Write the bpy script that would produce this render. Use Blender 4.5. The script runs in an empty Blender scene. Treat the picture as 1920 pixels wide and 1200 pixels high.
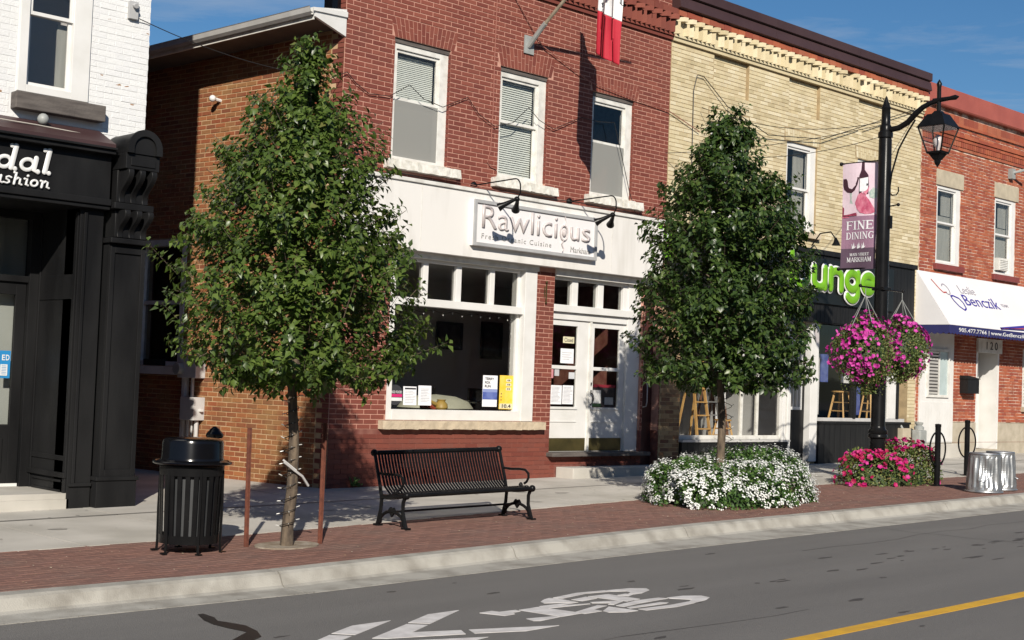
import bpy, bmesh, math, random
import numpy as np
from mathutils import Vector, Matrix, Euler
R = math.radians
rnd = random.Random(7)
nrs = np.random.RandomState(5)
S = bpy.context.scene
C = S.collection

# ---------------------------------------------------------------- camera, sky, sun, exposure
cam_d = bpy.data.cameras.new("camera")
cam = bpy.data.objects.new("camera", cam_d); C.objects.link(cam)
cam_d.sensor_width = 36.0; cam_d.lens = 48.75
cam_d.clip_start = 0.1; cam_d.clip_end = 2000
CU = Vector((0.72064307, 0.0579278, 0.690882))      # street direction seen in camera axes
CV = Vector((-0.69226762, 0.00559606, 0.72161917))  # into the buildings
CW = Vector((0.03793559, -0.99830509, 0.0441343))   # up
right = Vector((CU.x, CV.x, CW.x)); up = -Vector((CU.y, CV.y, CW.y)); back = -Vector((CU.z, CV.z, CW.z))
mw = Matrix(((right.x, up.x, back.x, -12.02), (right.y, up.y, back.y, -16.3135), (right.z, up.z, back.z, 1.6585), (0, 0, 0, 1)))
cam.matrix_world = mw
S.camera = cam

SUN_TRAVEL = Vector((0.80, 1.0, -0.69)).normalized()
to_sun = -SUN_TRAVEL
elev = math.asin(to_sun.z); azim = math.atan2(to_sun.x, to_sun.y)
W = bpy.data.worlds.new("World"); S.world = W; W.use_nodes = True
wn = W.node_tree; wn.nodes.clear()
def N(t, ty, **kw):
    n = t.nodes.new(ty)
    for k, v in kw.items():
        if k.startswith('i_'): n.inputs[k[2:].replace('_', ' ')].default_value = v
        else: setattr(n, k, v)
    return n
sky = N(wn, 'ShaderNodeTexSky', sky_type='NISHITA', sun_disc=False)
sky.sun_elevation = elev; sky.sun_rotation = azim
sky.air_density = 1.0; sky.dust_density = 0.25; sky.ozone_density = 4.0; sky.altitude = 200
hs = N(wn, 'ShaderNodeHueSaturation'); hs.inputs['Saturation'].default_value = 1.2; hs.inputs['Value'].default_value = 0.86
tc = N(wn, 'ShaderNodeTexCoord'); mp = N(wn, 'ShaderNodeMapping'); mp.inputs['Scale'].default_value = (1.1, 1.1, 8.5); mp.inputs['Location'].default_value = (.37, .1, .28)
nz = N(wn, 'ShaderNodeTexNoise'); nz.inputs['Scale'].default_value = 4.6; nz.inputs['Detail'].default_value = 7; nz.inputs['Roughness'].default_value = .58; nz.inputs['Distortion'].default_value = .35
cr = N(wn, 'ShaderNodeValToRGB'); cr.color_ramp.elements[0].position = .5; cr.color_ramp.elements[1].position = .8; cr.color_ramp.elements[1].color = (.55, .55, .55, 1)
mx = N(wn, 'ShaderNodeMixRGB'); mx.inputs['Color2'].default_value = (5.6, 5.9, 6.4, 1)
bg = N(wn, 'ShaderNodeBackground'); bg.inputs['Strength'].default_value = 0.07
wo = N(wn, 'ShaderNodeOutputWorld')
L = wn.links.new
L(tc.outputs['Generated'], mp.inputs['Vector']); L(mp.outputs['Vector'], nz.inputs['Vector']); L(nz.outputs['Fac'], cr.inputs['Fac'])
L(cr.outputs['Color'], mx.inputs['Fac']); L(sky.outputs['Color'], hs.inputs['Color']); L(hs.outputs['Color'], mx.inputs['Color1'])
L(mx.outputs['Color'], bg.inputs['Color']); L(bg.outputs['Background'], wo.inputs['Surface'])

sd = bpy.data.lights.new("sun", 'SUN'); sd.energy = 4.8; sd.angle = R(0.53); sd.color = (1.0, .93, .82)
sun = bpy.data.objects.new("sun", sd); C.objects.link(sun)
sun.rotation_euler = SUN_TRAVEL.to_track_quat('-Z', 'Y').to_euler(); sun.location = (-20, -30, 25)
vs = S.view_settings; vs.view_transform = 'Standard'; vs.look = 'None'; vs.exposure = 0.38; vs.gamma = 1.0; vs.use_curve_mapping = False

# ---------------------------------------------------------------- materials
MATS = {}
def mat(name, col, col2=None, scale=4.0, rough=.7, bump=0.0, bscale=60.0, metal=0.0, spec=.5, detail=5, stretch=(1, 1, 1), lo=.35, hi=.65, island=0.0, coat=0.0, world=True):
    """principled material: colour noise between col and col2, optional fine bump, optional value spread per loose piece"""
    if name in MATS: return MATS[name]
    m = bpy.data.materials.new(name); m.use_nodes = True; t = m.node_tree; ln = t.links.new
    b = t.nodes['Principled BSDF']
    b.inputs['Roughness'].default_value = rough; b.inputs['Metallic'].default_value = metal; b.inputs['Specular IOR Level'].default_value = spec
    b.inputs['Coat Weight'].default_value = coat
    geo = N(t, 'ShaderNodeNewGeometry')
    mpn = N(t, 'ShaderNodeMapping'); mpn.inputs['Scale'].default_value = stretch
    ln(geo.outputs['Position'], mpn.inputs['Vector'])
    c4 = (*col, 1)
    if col2 is None: col2 = tuple(c * .86 for c in col)
    nn = N(t, 'ShaderNodeTexNoise'); nn.inputs['Scale'].default_value = scale; nn.inputs['Detail'].default_value = detail
    ln(mpn.outputs['Vector'], nn.inputs['Vector'])
    rp = N(t, 'ShaderNodeValToRGB'); rp.color_ramp.elements[0].position = lo; rp.color_ramp.elements[1].position = hi
    rp.color_ramp.elements[0].color = c4; rp.color_ramp.elements[1].color = (*col2, 1)
    ln(nn.outputs['Fac'], rp.inputs['Fac'])
    out = rp.outputs['Color']
    if island:
        oi = N(t, 'ShaderNodeObjectInfo'); ad = N(t, 'ShaderNodeMath', operation='ADD'); fr = N(t, 'ShaderNodeMath', operation='FRACT')
        ln(geo.outputs['Random Per Island'], ad.inputs[0]); ln(oi.outputs['Random'], ad.inputs[1]); ln(ad.outputs[0], fr.inputs[0])
        mr = N(t, 'ShaderNodeMapRange'); mr.inputs['To Min'].default_value = 1 - island; mr.inputs['To Max'].default_value = 1 + island
        ln(fr.outputs[0], mr.inputs['Value'])
        mu = N(t, 'ShaderNodeVectorMath', operation='SCALE'); ln(out, mu.inputs[0]); ln(mr.outputs[0], mu.inputs['Scale']); out = mu.outputs[0]
        m['island'] = 1
    ln(out, b.inputs['Base Color'])
    if bump:
        n2 = N(t, 'ShaderNodeTexNoise'); n2.inputs['Scale'].default_value = bscale; n2.inputs['Detail'].default_value = 4
        ln(geo.outputs['Position'], n2.inputs['Vector'])
        bp = N(t, 'ShaderNodeBump'); bp.inputs['Strength'].default_value = bump; bp.inputs['Distance'].default_value = .01
        ln(n2.outputs['Fac'], bp.inputs['Height']); ln(bp.outputs['Normal'], b.inputs['Normal'])
    MATS[name] = m; return m

def brick_mat(name, cols, rough=.85, bump=.35, grime=(.05, .04, .035), grime_amt=.25, peel=None):
    """each brick takes one of several colours; soot patches and fine relief on top"""
    m = bpy.data.materials.new(name); m.use_nodes = True; t = m.node_tree; ln = t.links.new
    b = t.nodes['Principled BSDF']; b.inputs['Roughness'].default_value = rough; b.inputs['Specular IOR Level'].default_value = .3
    geo = N(t, 'ShaderNodeNewGeometry'); oi = N(t, 'ShaderNodeObjectInfo')
    ad = N(t, 'ShaderNodeMath', operation='ADD'); fr = N(t, 'ShaderNodeMath', operation='FRACT')
    ln(geo.outputs['Random Per Island'], ad.inputs[0]); ln(oi.outputs['Random'], ad.inputs[1]); ln(ad.outputs[0], fr.inputs[0])
    rp = N(t, 'ShaderNodeValToRGB'); e = rp.color_ramp.elements
    for i, c in enumerate(cols):
        p = i / (len(cols) - 1)
        el = e[0] if i == 0 else (e[-1] if i == len(cols) - 1 else e.new(p))
        el.position = p; el.color = (*c, 1)
    ln(fr.outputs[0], rp.inputs['Fac'])
    n1 = N(t, 'ShaderNodeTexNoise'); n1.inputs['Scale'].default_value = 1.3; n1.inputs['Detail'].default_value = 8; n1.inputs['Roughness'].default_value = .65
    ln(geo.outputs['Position'], n1.inputs['Vector'])
    r1 = N(t, 'ShaderNodeMapRange'); r1.inputs['From Min'].default_value = .48; r1.inputs['From Max'].default_value = .75; r1.inputs['To Max'].default_value = grime_amt
    ln(n1.outputs['Fac'], r1.inputs['Value'])
    m1 = N(t, 'ShaderNodeMixRGB'); m1.inputs['Color2'].default_value = (*grime, 1)
    ln(r1.outputs[0], m1.inputs['Fac']); ln(rp.outputs['Color'], m1.inputs['Color1'])
    n2 = N(t, 'ShaderNodeTexNoise'); n2.inputs['Scale'].default_value = 55; n2.inputs['Detail'].default_value = 5
    ln(geo.outputs['Position'], n2.inputs['Vector'])
    m2 = N(t, 'ShaderNodeMixRGB', blend_type='MULTIPLY'); m2.inputs['Fac'].default_value = .5
    r2 = N(t, 'ShaderNodeMapRange'); r2.inputs['To Min'].default_value = .72; r2.inputs['To Max'].default_value = 1.25
    ln(n2.outputs['Fac'], r2.inputs['Value']); ln(m1.outputs[0], m2.inputs['Color1']); ln(r2.outputs[0], m2.inputs['Color2'])
    out = m2.outputs[0]
    if peel:
        n3 = N(t, 'ShaderNodeTexNoise'); n3.inputs['Scale'].default_value = 5.5; n3.inputs['Detail'].default_value = 6
        mp3 = N(t, 'ShaderNodeMapping'); mp3.inputs['Scale'].default_value = (1, 1, 2.2)
        ln(geo.outputs['Position'], mp3.inputs['Vector']); ln(mp3.outputs[0], n3.inputs['Vector'])
        r3 = N(t, 'ShaderNodeMapRange'); r3.inputs['From Min'].default_value = peel[0]; r3.inputs['From Max'].default_value = peel[0] + .015
        ln(n3.outputs['Fac'], r3.inputs['Value'])
        m3 = N(t, 'ShaderNodeMixRGB'); m3.inputs['Color2'].default_value = (*peel[1], 1); ln(r3.outputs[0], m3.inputs['Fac']); ln(out, m3.inputs['Color1']); out = m3.outputs[0]
    ln(out, b.inputs['Base Color'])
    bp = N(t, 'ShaderNodeBump'); bp.inputs['Strength'].default_value = bump; bp.inputs['Distance'].default_value = .006
    ln(n2.outputs['Fac'], bp.inputs['Height']); ln(bp.outputs['Normal'], b.inputs['Normal'])
    MATS[name] = m; return m

def glass_mat(name, tint=(.93, .93, .92), refl=.9, clear=.9):
    m = bpy.data.materials.new(name); m.use_nodes = True; t = m.node_tree; t.nodes.clear(); ln = t.links.new
    o = N(t, 'ShaderNodeOutputMaterial'); tr = N(t, 'ShaderNodeBsdfTransparent'); gl = N(t, 'ShaderNodeBsdfGlossy'); lw_ = N(t, 'ShaderNodeLayerWeight'); pw = N(t, 'ShaderNodeMath', operation='POWER'); pw.inputs[1].default_value = 5; fr = N(t, 'ShaderNodeMath', operation='MULTIPLY_ADD'); fr.inputs[1].default_value = .9; fr.inputs[2].default_value = .04; ln(lw_.outputs['Facing'], pw.inputs[0]); ln(pw.outputs[0], fr.inputs[0]); mxs = N(t, 'ShaderNodeMixShader')
    tr.inputs['Color'].default_value = (*tint, 1); gl.inputs['Roughness'].default_value = .03; gl.inputs['Color'].default_value = (refl, refl, refl, 1)
    geo = N(t, 'ShaderNodeNewGeometry'); nn = N(t, 'ShaderNodeTexNoise'); nn.inputs['Scale'].default_value = 1.2; bp = N(t, 'ShaderNodeBump'); bp.inputs['Strength'].default_value = .05; bp.inputs['Distance'].default_value = .05
    ln(geo.outputs['Position'], nn.inputs['Vector']); ln(nn.outputs['Fac'], bp.inputs['Height']); ln(bp.outputs['Normal'], gl.inputs['Normal'])
    ln(fr.outputs[0], mxs.inputs[0]); ln(tr.outputs[0], mxs.inputs[1]); ln(gl.outputs[0], mxs.inputs[2]); ln(mxs.outputs[0], o.inputs['Surface'])
    MATS[name] = m; return m

def leaf_mat(name, ramp, rough=.38, transl=.3, tcol=(1.3, 1.6, .7)):
    m = bpy.data.materials.new(name); m.use_nodes = True; t = m.node_tree; ln = t.links.new
    b = t.nodes['Principled BSDF']; b.inputs['Roughness'].default_value = rough; b.inputs['Specular IOR Level'].default_value = .5
    geo = N(t, 'ShaderNodeNewGeometry'); rp = N(t, 'ShaderNodeValToRGB'); e = rp.color_ramp.elements
    for i, (p, c) in enumerate(ramp):
        el = e[0] if i == 0 else (e[-1] if i == len(ramp) - 1 else e.new(p))
        el.position = p; el.color = (*c, 1)
    ln(geo.outputs['Random Per Island'], rp.inputs['Fac']); ln(rp.outputs['Color'], b.inputs['Base Color'])
    tl = N(t, 'ShaderNodeBsdfTranslucent'); mm = N(t, 'ShaderNodeMixRGB', blend_type='MULTIPLY'); mm.inputs['Fac'].default_value = 1; mm.inputs['Color2'].default_value = (*tcol, 1)
    ln(rp.outputs['Color'], mm.inputs['Color1']); ln(mm.outputs[0], tl.inputs['Color'])
    ms = N(t, 'ShaderNodeMixShader'); ms.inputs[0].default_value = transl
    o = t.nodes['Material Output']; ln(b.outputs[0], ms.inputs[1]); ln(tl.outputs[0], ms.inputs[2]); ln(ms.outputs[0], o.inputs['Surface'])
    MATS[name] = m; return m

M_RED = brick_mat('red_brick', [(.170, .046, .032), (.195, .056, .039), (.148, .038, .028), (.18, .050, .035), (.215, .064, .044)], grime_amt=.22)
M_REDLOW = brick_mat('painted_red_brick', [(.165, .045, .031), (.185, .054, .037), (.145, .038, .027), (.175, .058, .042)], grime_amt=.25, rough=.7)
M_SIDE = brick_mat('old_orange_brick', [(.27, .082, .034), (.17, .058, .03), (.30, .115, .045), (.21, .06, .028), (.25, .12, .05), (.18, .068, .034)], grime=(.30, .19, .075), grime_amt=.6, bump=.9)
M_YEL = brick_mat('yellow_brick', [(.52, .44, .28), (.58, .50, .33), (.48, .40, .25), (.63, .56, .40), (.54, .46, .29), (.43, .36, .22)], grime=(.2, .15, .08), grime_amt=.35, bump=.5)
M_ORG = brick_mat('weathered_red_brick', [(.33, .085, .042), (.37, .11, .055), (.29, .07, .038), (.25, .06, .038), (.36, .12, .065)], grime_amt=.35, bump=.7)
M_WBR = brick_mat('white_painted_brick', [(.66, .66, .66), (.68, .68, .67), (.64, .64, .64)], grime=(.4, .38, .33), grime_amt=.12, rough=.6, bump=.8, peel=(.70, (.30, .17, .09)))
M_PAV = brick_mat('clay_paver', [(.175, .092, .072), (.195, .105, .083), (.155, .082, .066), (.185, .10, .082)], grime=(.14, .105, .09), grime_amt=.6, bump=.5)
M_MOR_PINK = mat('pink_mortar', (.50, .27, .205), (.40, .205, .155), scale=9, rough=.95)
M_MOR_DARK = mat('dull_red_mortar', (.13, .035, .026), (.20, .08, .06), scale=7, rough=.9)
M_MOR_BUFF = mat('buff_mortar', (.40, .30, .17), (.28, .21, .12), scale=6, rough=.95)
M_MOR_SIDE = mat('sandy_mortar', (.48, .34, .20), (.34, .20, .10), scale=3, rough=.95)
M_MOR_GREY = mat('pale_mortar', (.62, .50, .40), (.30, .13, .08), scale=4, detail=9, lo=.42, hi=.6, rough=.95)
M_MOR_WHITE = mat('white_mortar', (.66, .66, .66), (.60, .60, .59), scale=6, rough=.7)
M_PAVJ = mat('sand_joint', (.11, .085, .065), (.15, .12, .09), scale=12, rough=.98)
M_WHITE = mat('white_paint', (.66, .65, .63), (.58, .57, .54), scale=3, rough=.45, lo=.4, hi=.8)
M_FASCIA = mat('white_fascia_paint', (.67, .65, .62), (.50, .48, .44), scale=2.2, rough=.5, stretch=(1.6, 1, .28), lo=.5, hi=.85, detail=9)
M_WHITEOLD = mat('aged_white_trim', (.64, .63, .59), (.46, .44, .40), scale=6, rough=.55, lo=.45, hi=.8)
M_SILL = mat('white_rough_stone', (.66, .64, .59), (.50, .48, .42), scale=12, rough=.85, bump=.9, bscale=28)
M_STONE = mat('buff_stone', (.52, .43, .31), (.40, .33, .24), scale=7, rough=.9, bump=.8, bscale=22)
M_CONC = mat('concrete', (.48, .455, .41), (.36, .34, .30), scale=1.1, rough=.9, bump=.25, bscale=90, detail=9)
M_KERB = mat('kerb_concrete', (.345, .33, .295), (.20, .185, .16), scale=3.4, rough=.92, bump=.5, bscale=85, detail=12, lo=.42, hi=.72)
M_ASPH = mat('asphalt', (.122, .116, .110), (.150, .143, .135), scale=1.6, rough=.88, bump=.9, bscale=110, detail=11, lo=.3, hi=.75, stretch=(.16, 1, 1))
M_TAR = mat('tar', (.012, .011, .011), rough=.5)
M_MARK = mat('road_paint_white', (.60, .58, .57), (.47, .45, .44), scale=9, rough=.75, detail=9)
M_YMARK = mat('road_paint_yellow', (.60, .34, .02), (.50, .28, .03), scale=7, rough=.75, detail=9)
M_BLACK = mat('black_powder_coat', (.006, .006, .0065), (.009, .009, .0095), scale=5, spec=.13, rough=.27, bump=.08, bscale=120)
M_BLACKP = mat('black_shopfront_paint', (.008, .008, .0085), (.016, .016, .0165), scale=2.2, rough=.45, spec=.13, bump=.15, bscale=30, stretch=(1, 1, .3))
M_BLACKT = mat('black_timber', (.007, .007, .0075), (.013, .013, .013), scale=6, rough=.55, spec=.3, stretch=(3, 3, .3))
M_GLOSSB = mat('black_gloss', (.004, .004, .005), rough=.16, spec=.3)
M_GREYB = mat('grey_liner', (.035, .037, .04), rough=.55)
M_GALV = mat('galvanised_steel', (.44, .45, .46), (.30, .32, .34), scale=7, rough=.4, metal=.8, bump=.25, bscale=14)
M_GREY = mat('grey_box_paint', (.50, .49, .48), (.42, .41, .40), scale=5, rough=.5)
M_SIGNG = mat('sign_grey_frame', (.38, .38, .38), (.32, .32, .32), scale=5, rough=.45)
M_SIGNP = mat('sign_pale_panel', (.74, .72, .72), (.69, .67, .67), scale=2, rough=.5)
M_LETR = mat('letter_rose_grey', (.47, .42, .41), (.54, .49, .48), scale=3, rough=.4)
M_LETG = mat('letter_grey', (.35, .35, .33), rough=.5)
M_LIME = mat('lime_plastic', (.16, .38, .015), (.13, .33, .012), scale=3, rough=.4)
M_WPL = mat('white_plastic', (.70, .70, .69), rough=.4)
M_BROWN = mat('brown_metal', (.052, .026, .026), (.042, .02, .02), scale=2, rough=.5)
M_REDM = mat('red_metal_cap', (.33, .085, .06), (.28, .07, .05), scale=2, rough=.5)
M_LINTEL = mat('stone_lintel', (.44, .38, .28), (.36, .31, .23), scale=5, rough=.85)
M_REDSILL = mat('dark_red_sill', (.20, .045, .04), rough=.6)
M_RUST = mat('rusty_steel', (.16, .05, .028), (.10, .032, .02), scale=16, rough=.9, bump=.5, bscale=60)
M_BARK = mat('bark', (.14, .105, .072), (.05, .037, .028), scale=14, rough=.95, bump=1.0, bscale=30, stretch=(1.5, 1.5, .35))
M_SOIL = mat('soil', (.10, .075, .05), (.16, .14, .11), scale=14, rough=1)
M_BRASS = mat('tarnished_brass', (.16, .13, .05), (.10, .085, .035), scale=4, rough=.38, metal=.7)
M_ROOMG = mat('room_wall_grey', (.58, .56, .56), (.52, .50, .50), scale=1, rough=.95)
M_ROOML = mat('room_wall_light', (.42, .42, .42), (.36, .36, .36), scale=1, rough=.9)
M_DARK = mat('dark_interior', (.035, .032, .03), rough=.9)
M_BLIND = mat('blind_slat', (.70, .73, .69), (.64, .67, .63), scale=4, rough=.5)
M_SCREEN = mat('insect_screen', (.165, .165, .155), (.145, .145, .135), scale=2, rough=.9)
M_CURT = mat('curtain', (.34, .34, .31), (.28, .28, .26), scale=3, rough=.9, stretch=(4, 4, .4))
M_WOODG = mat('weathered_wood', (.115, .10, .09), (.07, .06, .055), scale=7, rough=.9, bump=.5, bscale=40, stretch=(.4, 1, 3))
M_PINE = mat('pine_wood', (.58, .36, .13), (.46, .26, .09), scale=6, rough=.6, stretch=(3, 3, .5))
M_SHING = mat('roof_felt', (.03, .03, .032), rough=.95)
M_SOFF = mat('soffit', (.11, .09, .075), (.08, .065, .055), scale=3, rough=.8)
M_WIRE = mat('cable_rubber', (.015, .013, .012), rough=.6)
M_WIREP = mat('painted_cable', (.30, .12, .09), rough=.6)
M_REDDOOR = mat('dark_red_paint', (.05, .014, .012), rough=.5)
M_PAPER = mat('paper', (.78, .78, .80), (.70, .70, .72), scale=20, rough=.8)
M_INK = mat('ink', (.03, .03, .035), rough=.7)
M_BLUE = mat('print_blue', (.035, .06, .28), (.12, .16, .40), scale=6, rough=.6)
M_YELP = mat('print_yellow', (.80, .48, .02), (.78, .55, .10), scale=8, rough=.6)
M_PINKP = mat('print_magenta', (.55, .02, .14), rough=.6)
M_CREAM = mat('cream_card', (.68, .62, .42), rough=.7)
M_SKYB = mat('print_sky_blue', (.02, .22, .50), rough=.5)
M_NAVY = mat('navy_canvas', (.014, .016, .10), (.012, .013, .08), scale=3, rough=.8)
M_CANVAS = mat('white_canvas', (.64, .63, .64), (.60, .59, .60), scale=1.2, rough=.85)
M_LOGOB = mat('logo_blue', (.04, .03, .28), rough=.6)
M_LOGOR = mat('logo_red', (.45, .06, .05), rough=.6)
M_FLAGR = mat('flag_red', (.40, .008, .025), (.35, .006, .02), scale=3, rough=.75)
M_FLAGW = mat('flag_white', (.78, .78, .78), rough=.75)
M_POLEW = mat('flagpole_wood', (.32, .27, .20), (.22, .18, .13), scale=8, rough=.7)
M_B_MAUVE = mat('banner_mauve', (.30, .17, .25), (.27, .15, .22), scale=2, rough=.75)
M_B_PLUM = mat('banner_plum', (.10, .06, .095), rough=.75)
M_B_PINK = mat('banner_pale_pink', (.72, .60, .66), (.66, .50, .58), scale=3, rough=.75)
M_B_ROSE = mat('banner_rose', (.42, .06, .13), (.62, .22, .30), scale=9, rough=.7)
M_B_WINE = mat('banner_wine', (.045, .012, .025), rough=.6)
M_B_SAGE = mat('banner_sage', (.30, .40, .36), (.5, .55, .5), scale=20, rough=.7)
M_LINEN = mat('pale_linen', (.42, .42, .33), (.36, .36, .28), scale=4, rough=.9)
M_GOLD = mat('ochre_ceramic', (.42, .28, .07), rough=.5)
M_BULB = mat('white_bulb', (.5, .5, .48), rough=.3)
M_METER = mat('meter_grey', (.30, .31, .30), (.24, .25, .24), scale=8, rough=.5)
M_GLASS = glass_mat('window_glass')
M_GLASSD = glass_mat('tinted_glass', tint=(.78, .78, .77))
M_LEAF = leaf_mat('pear_leaf', [(0, (.022, .044, .012)), (.35, (.036, .070, .016)), (.7, (.054, .096, .022)), (.94, (.085, .135, .033)), (.97, (.17, .11, .045)), (1, (.18, .24, .06))])
M_LEAFB = leaf_mat('bedding_leaf', [(0, (.035, .085, .02)), (.5, (.06, .13, .03)), (1, (.12, .20, .045))], rough=.5)
M_LEAFP = leaf_mat('petunia_leaf', [(0, (.055, .09, .02)), (.5, (.11, .155, .04)), (.8, (.18, .21, .06)), (1, (.24, .17, .08))], rough=.55)
M_PETW = leaf_mat('white_petal', [(0, (.66, .68, .66)), (1, (.76, .76, .74))], rough=.6, transl=.15, tcol=(1, 1, 1))
M_PETM = leaf_mat('magenta_petal', [(0, (.34, .01, .19)), (.6, (.46, .022, .28)), (1, (.60, .09, .40))], rough=.6, transl=.15, tcol=(1, .8, 1))
M_PETC = leaf_mat('crimson_petal', [(0, (.32, .003, .05)), (.6, (.42, .006, .12)), (1, (.50, .02, .24))], rough=.6, transl=.15, tcol=(1, .5, 1))
M_LAMPG = glass_mat('lantern_glass', tint=(.90, .86, .86), refl=1.0)

M_LEAF2 = leaf_mat('pear_leaf_dark', [(0, (.020, .040, .012)), (.35, (.034, .064, .015)), (.7, (.052, .092, .020)), (.95, (.085, .13, .03)), (1, (.13, .17, .05))])
M_LEAF1 = leaf_mat('pear_leaf_warm', [(0, (.036, .062, .013)), (.35, (.060, .098, .018)), (.7, (.088, .136, .026)), (.95, (.13, .18, .04)), (.985, (.13, .13, .04)), (1, (.20, .26, .07))])
def screen_mat():
    m = bpy.data.materials.new('fly_screen'); m.use_nodes = True; t = m.node_tree; b = t.nodes['Principled BSDF']; b.inputs['Base Color'].default_value = (.30, .30, .28, 1); b.inputs['Roughness'].default_value = .8
    tr = N(t, 'ShaderNodeBsdfTransparent'); ms = N(t, 'ShaderNodeMixShader'); ms.inputs[0].default_value = .62
    t.links.new(tr.outputs[0], ms.inputs[1]); t.links.new(b.outputs[0], ms.inputs[2]); t.links.new(ms.outputs[0], t.nodes['Material Output'].inputs['Surface']); return m
M_SCREEN = screen_mat()
# ---------------------------------------------------------------- geometry helpers
WLOC = {}
def setp(o, label=None, cat=None, group=None, kind=None):
    if label: o['label'] = label
    if cat: o['category'] = cat
    if group: o['group'] = group
    if kind: o['kind'] = kind
    return o
def root(name, loc, label=None, cat=None, group=None, kind=None):
    o = bpy.data.objects.new(name, None); C.objects.link(o); o.location = loc; o.empty_display_size = .2
    WLOC[o] = Matrix.Translation(Vector(loc)); return setp(o, label, cat, group, kind)
def parent(o, p):
    if p is None: return
    o.parent = p
    o.matrix_parent_inverse = WLOC.get(p, Matrix.Identity(4)).inverted()

class MB:
    def __init__(s): s.v = []; s.f = []; s.mi = []; s.cm = 0
    def q(s, pts, mi=None):
        n = len(s.v); s.v += [tuple(p) for p in pts]; s.f.append(tuple(range(n, n + len(pts)))); s.mi.append(s.cm if mi is None else mi); return s
    def _hex(s, c):
        n = len(s.v); s.v += [tuple(p) for p in c]
        for a in ((0, 3, 2, 1), (4, 5, 6, 7), (0, 1, 5, 4), (1, 2, 6, 5), (2, 3, 7, 6), (3, 0, 4, 7)):
            s.f.append(tuple(n + i for i in a)); s.mi.append(s.cm)
        return s
    def box(s, x0, x1, y0, y1, z0, z1):
        if x0 > x1: x0, x1 = x1, x0
        if y0 > y1: y0, y1 = y1, y0
        if z0 > z1: z0, z1 = z1, z0
        return s._hex([(x0, y0, z0), (x1, y0, z0), (x1, y1, z0), (x0, y1, z0), (x0, y0, z1), (x1, y0, z1), (x1, y1, z1), (x0, y1, z1)])
    def bar(s, p0, p1, w, h, upv=(0, 0, 1)):
        p0 = Vector(p0); p1 = Vector(p1); d = (p1 - p0).normalized(); u = Vector(upv)
        sx = d.cross(u)
        if sx.length < 1e-4: sx = d.cross(Vector((1, 0, 0)))
        sx.normalize(); uu = sx.cross(d).normalized(); a = sx * w / 2; b = uu * h / 2
        return s._hex([p0 - a - b, p0 + a - b, p1 + a - b, p1 - a - b, p0 - a + b, p0 + a + b, p1 + a + b, p1 - a + b])
    def tube(s, pts, r, n=8, cap=True):
        pts = [Vector(p) for p in pts]; rs = r if isinstance(r, (list, tuple)) else [r] * len(pts)
        rings = []; prev = None
        for i, p in enumerate(pts):
            if i == 0: d = pts[1] - p
            elif i == len(pts) - 1: d = p - pts[i - 1]
            else: d = (pts[i + 1] - pts[i - 1])
            d.normalize()
            if prev is None:
                a = d.orthogonal().normalized()
            else:
                a = (prev - d * prev.dot(d))
                a = a.normalized() if a.length > 1e-6 else d.orthogonal().normalized()
            prev = a; b = d.cross(a)
            base = len(s.v)
            for k in range(n):
                th = 2 * math.pi * k / n; s.v.append(tuple(p + (a * math.cos(th) + b * math.sin(th)) * rs[i]))
            rings.append(base)
        for i in range(len(rings) - 1):
            for k in range(n):
                k2 = (k + 1) % n; s.f.append((rings[i] + k, rings[i] + k2, rings[i + 1] + k2, rings[i + 1] + k)); s.mi.append(s.cm)
        if cap:
            s.f.append(tuple(rings[0] + k for k in reversed(range(n)))); s.mi.append(s.cm)
            s.f.append(tuple(rings[-1] + k for k in range(n))); s.mi.append(s.cm)
        return s
    def lathe(s, c, prof, n=24, a0=0, a1=2 * math.pi, cap=False):
        """prof = [(r, z)] round the vertical axis through c"""
        full = abs(a1 - a0 - 2 * math.pi) < 1e-6; m = n if full else n + 1; base = len(s.v)
        for r, z in prof:
            for k in range(m):
                th = a0 + (a1 - a0) * k / n; s.v.append((c[0] + r * math.cos(th), c[1] + r * math.sin(th), c[2] + z))
        for i in range(len(prof) - 1):
            for k in range(n):
                k2 = (k + 1) % m; s.f.append((base + i * m + k, base + i * m + k2, base + (i + 1) * m + k2, base + (i + 1) * m + k)); s.mi.append(s.cm)
        if cap:
            s.f.append(tuple(base + k for k in reversed(range(m)))); s.mi.append(s.cm)
            s.f.append(tuple(base + (len(prof) - 1) * m + k for k in range(m))); s.mi.append(s.cm)
        return s
    def ball(s, c, r, n=10, sz=1.0):
        return s.lathe(c, [(max(r * math.sin(math.pi * i / n), 1e-4), -r * sz * math.cos(math.pi * i / n)) for i in range(n + 1)], n + 2)
    def prism(s, poly, fn, d0, d1):
        """poly in 2-D, fn(a, b, d) -> xyz, thickness d0..d1"""
        n = len(s.v); k = len(poly)
        s.v += [tuple(fn(a, b, d0)) for a, b in poly] + [tuple(fn(a, b, d1)) for a, b in poly]
        s.f.append(tuple(n + i for i in range(k))); s.f.append(tuple(n + k + i for i in reversed(range(k)))); s.mi += [s.cm, s.cm]
        for i in range(k):
            j = (i + 1) % k; s.f.append((n + j, n + i, n + k + i, n + k + j)); s.mi.append(s.cm)
        return s
    def mesh(s, name, mats, smooth=False, fixn=True):
        me = bpy.data.meshes.new(name); me.from_pydata(s.v, [], s.f)
        if not isinstance(mats, (list, tuple)): mats = [mats]
        for m in mats: me.materials.append(m)
        if len(mats) > 1: me.polygons.foreach_set('material_index', s.mi)
        if fixn:
            bm = bmesh.new(); bm.from_mesh(me); bmesh.ops.recalc_face_normals(bm, faces=bm.faces); bm.to_mesh(me); bm.free()
        if smooth:
            me.polygons.foreach_set('use_smooth', [True] * len(me.polygons))
            try: me.set_sharp_from_angle(angle=R(38))
            except Exception: pass
        me.update(); return me
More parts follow.
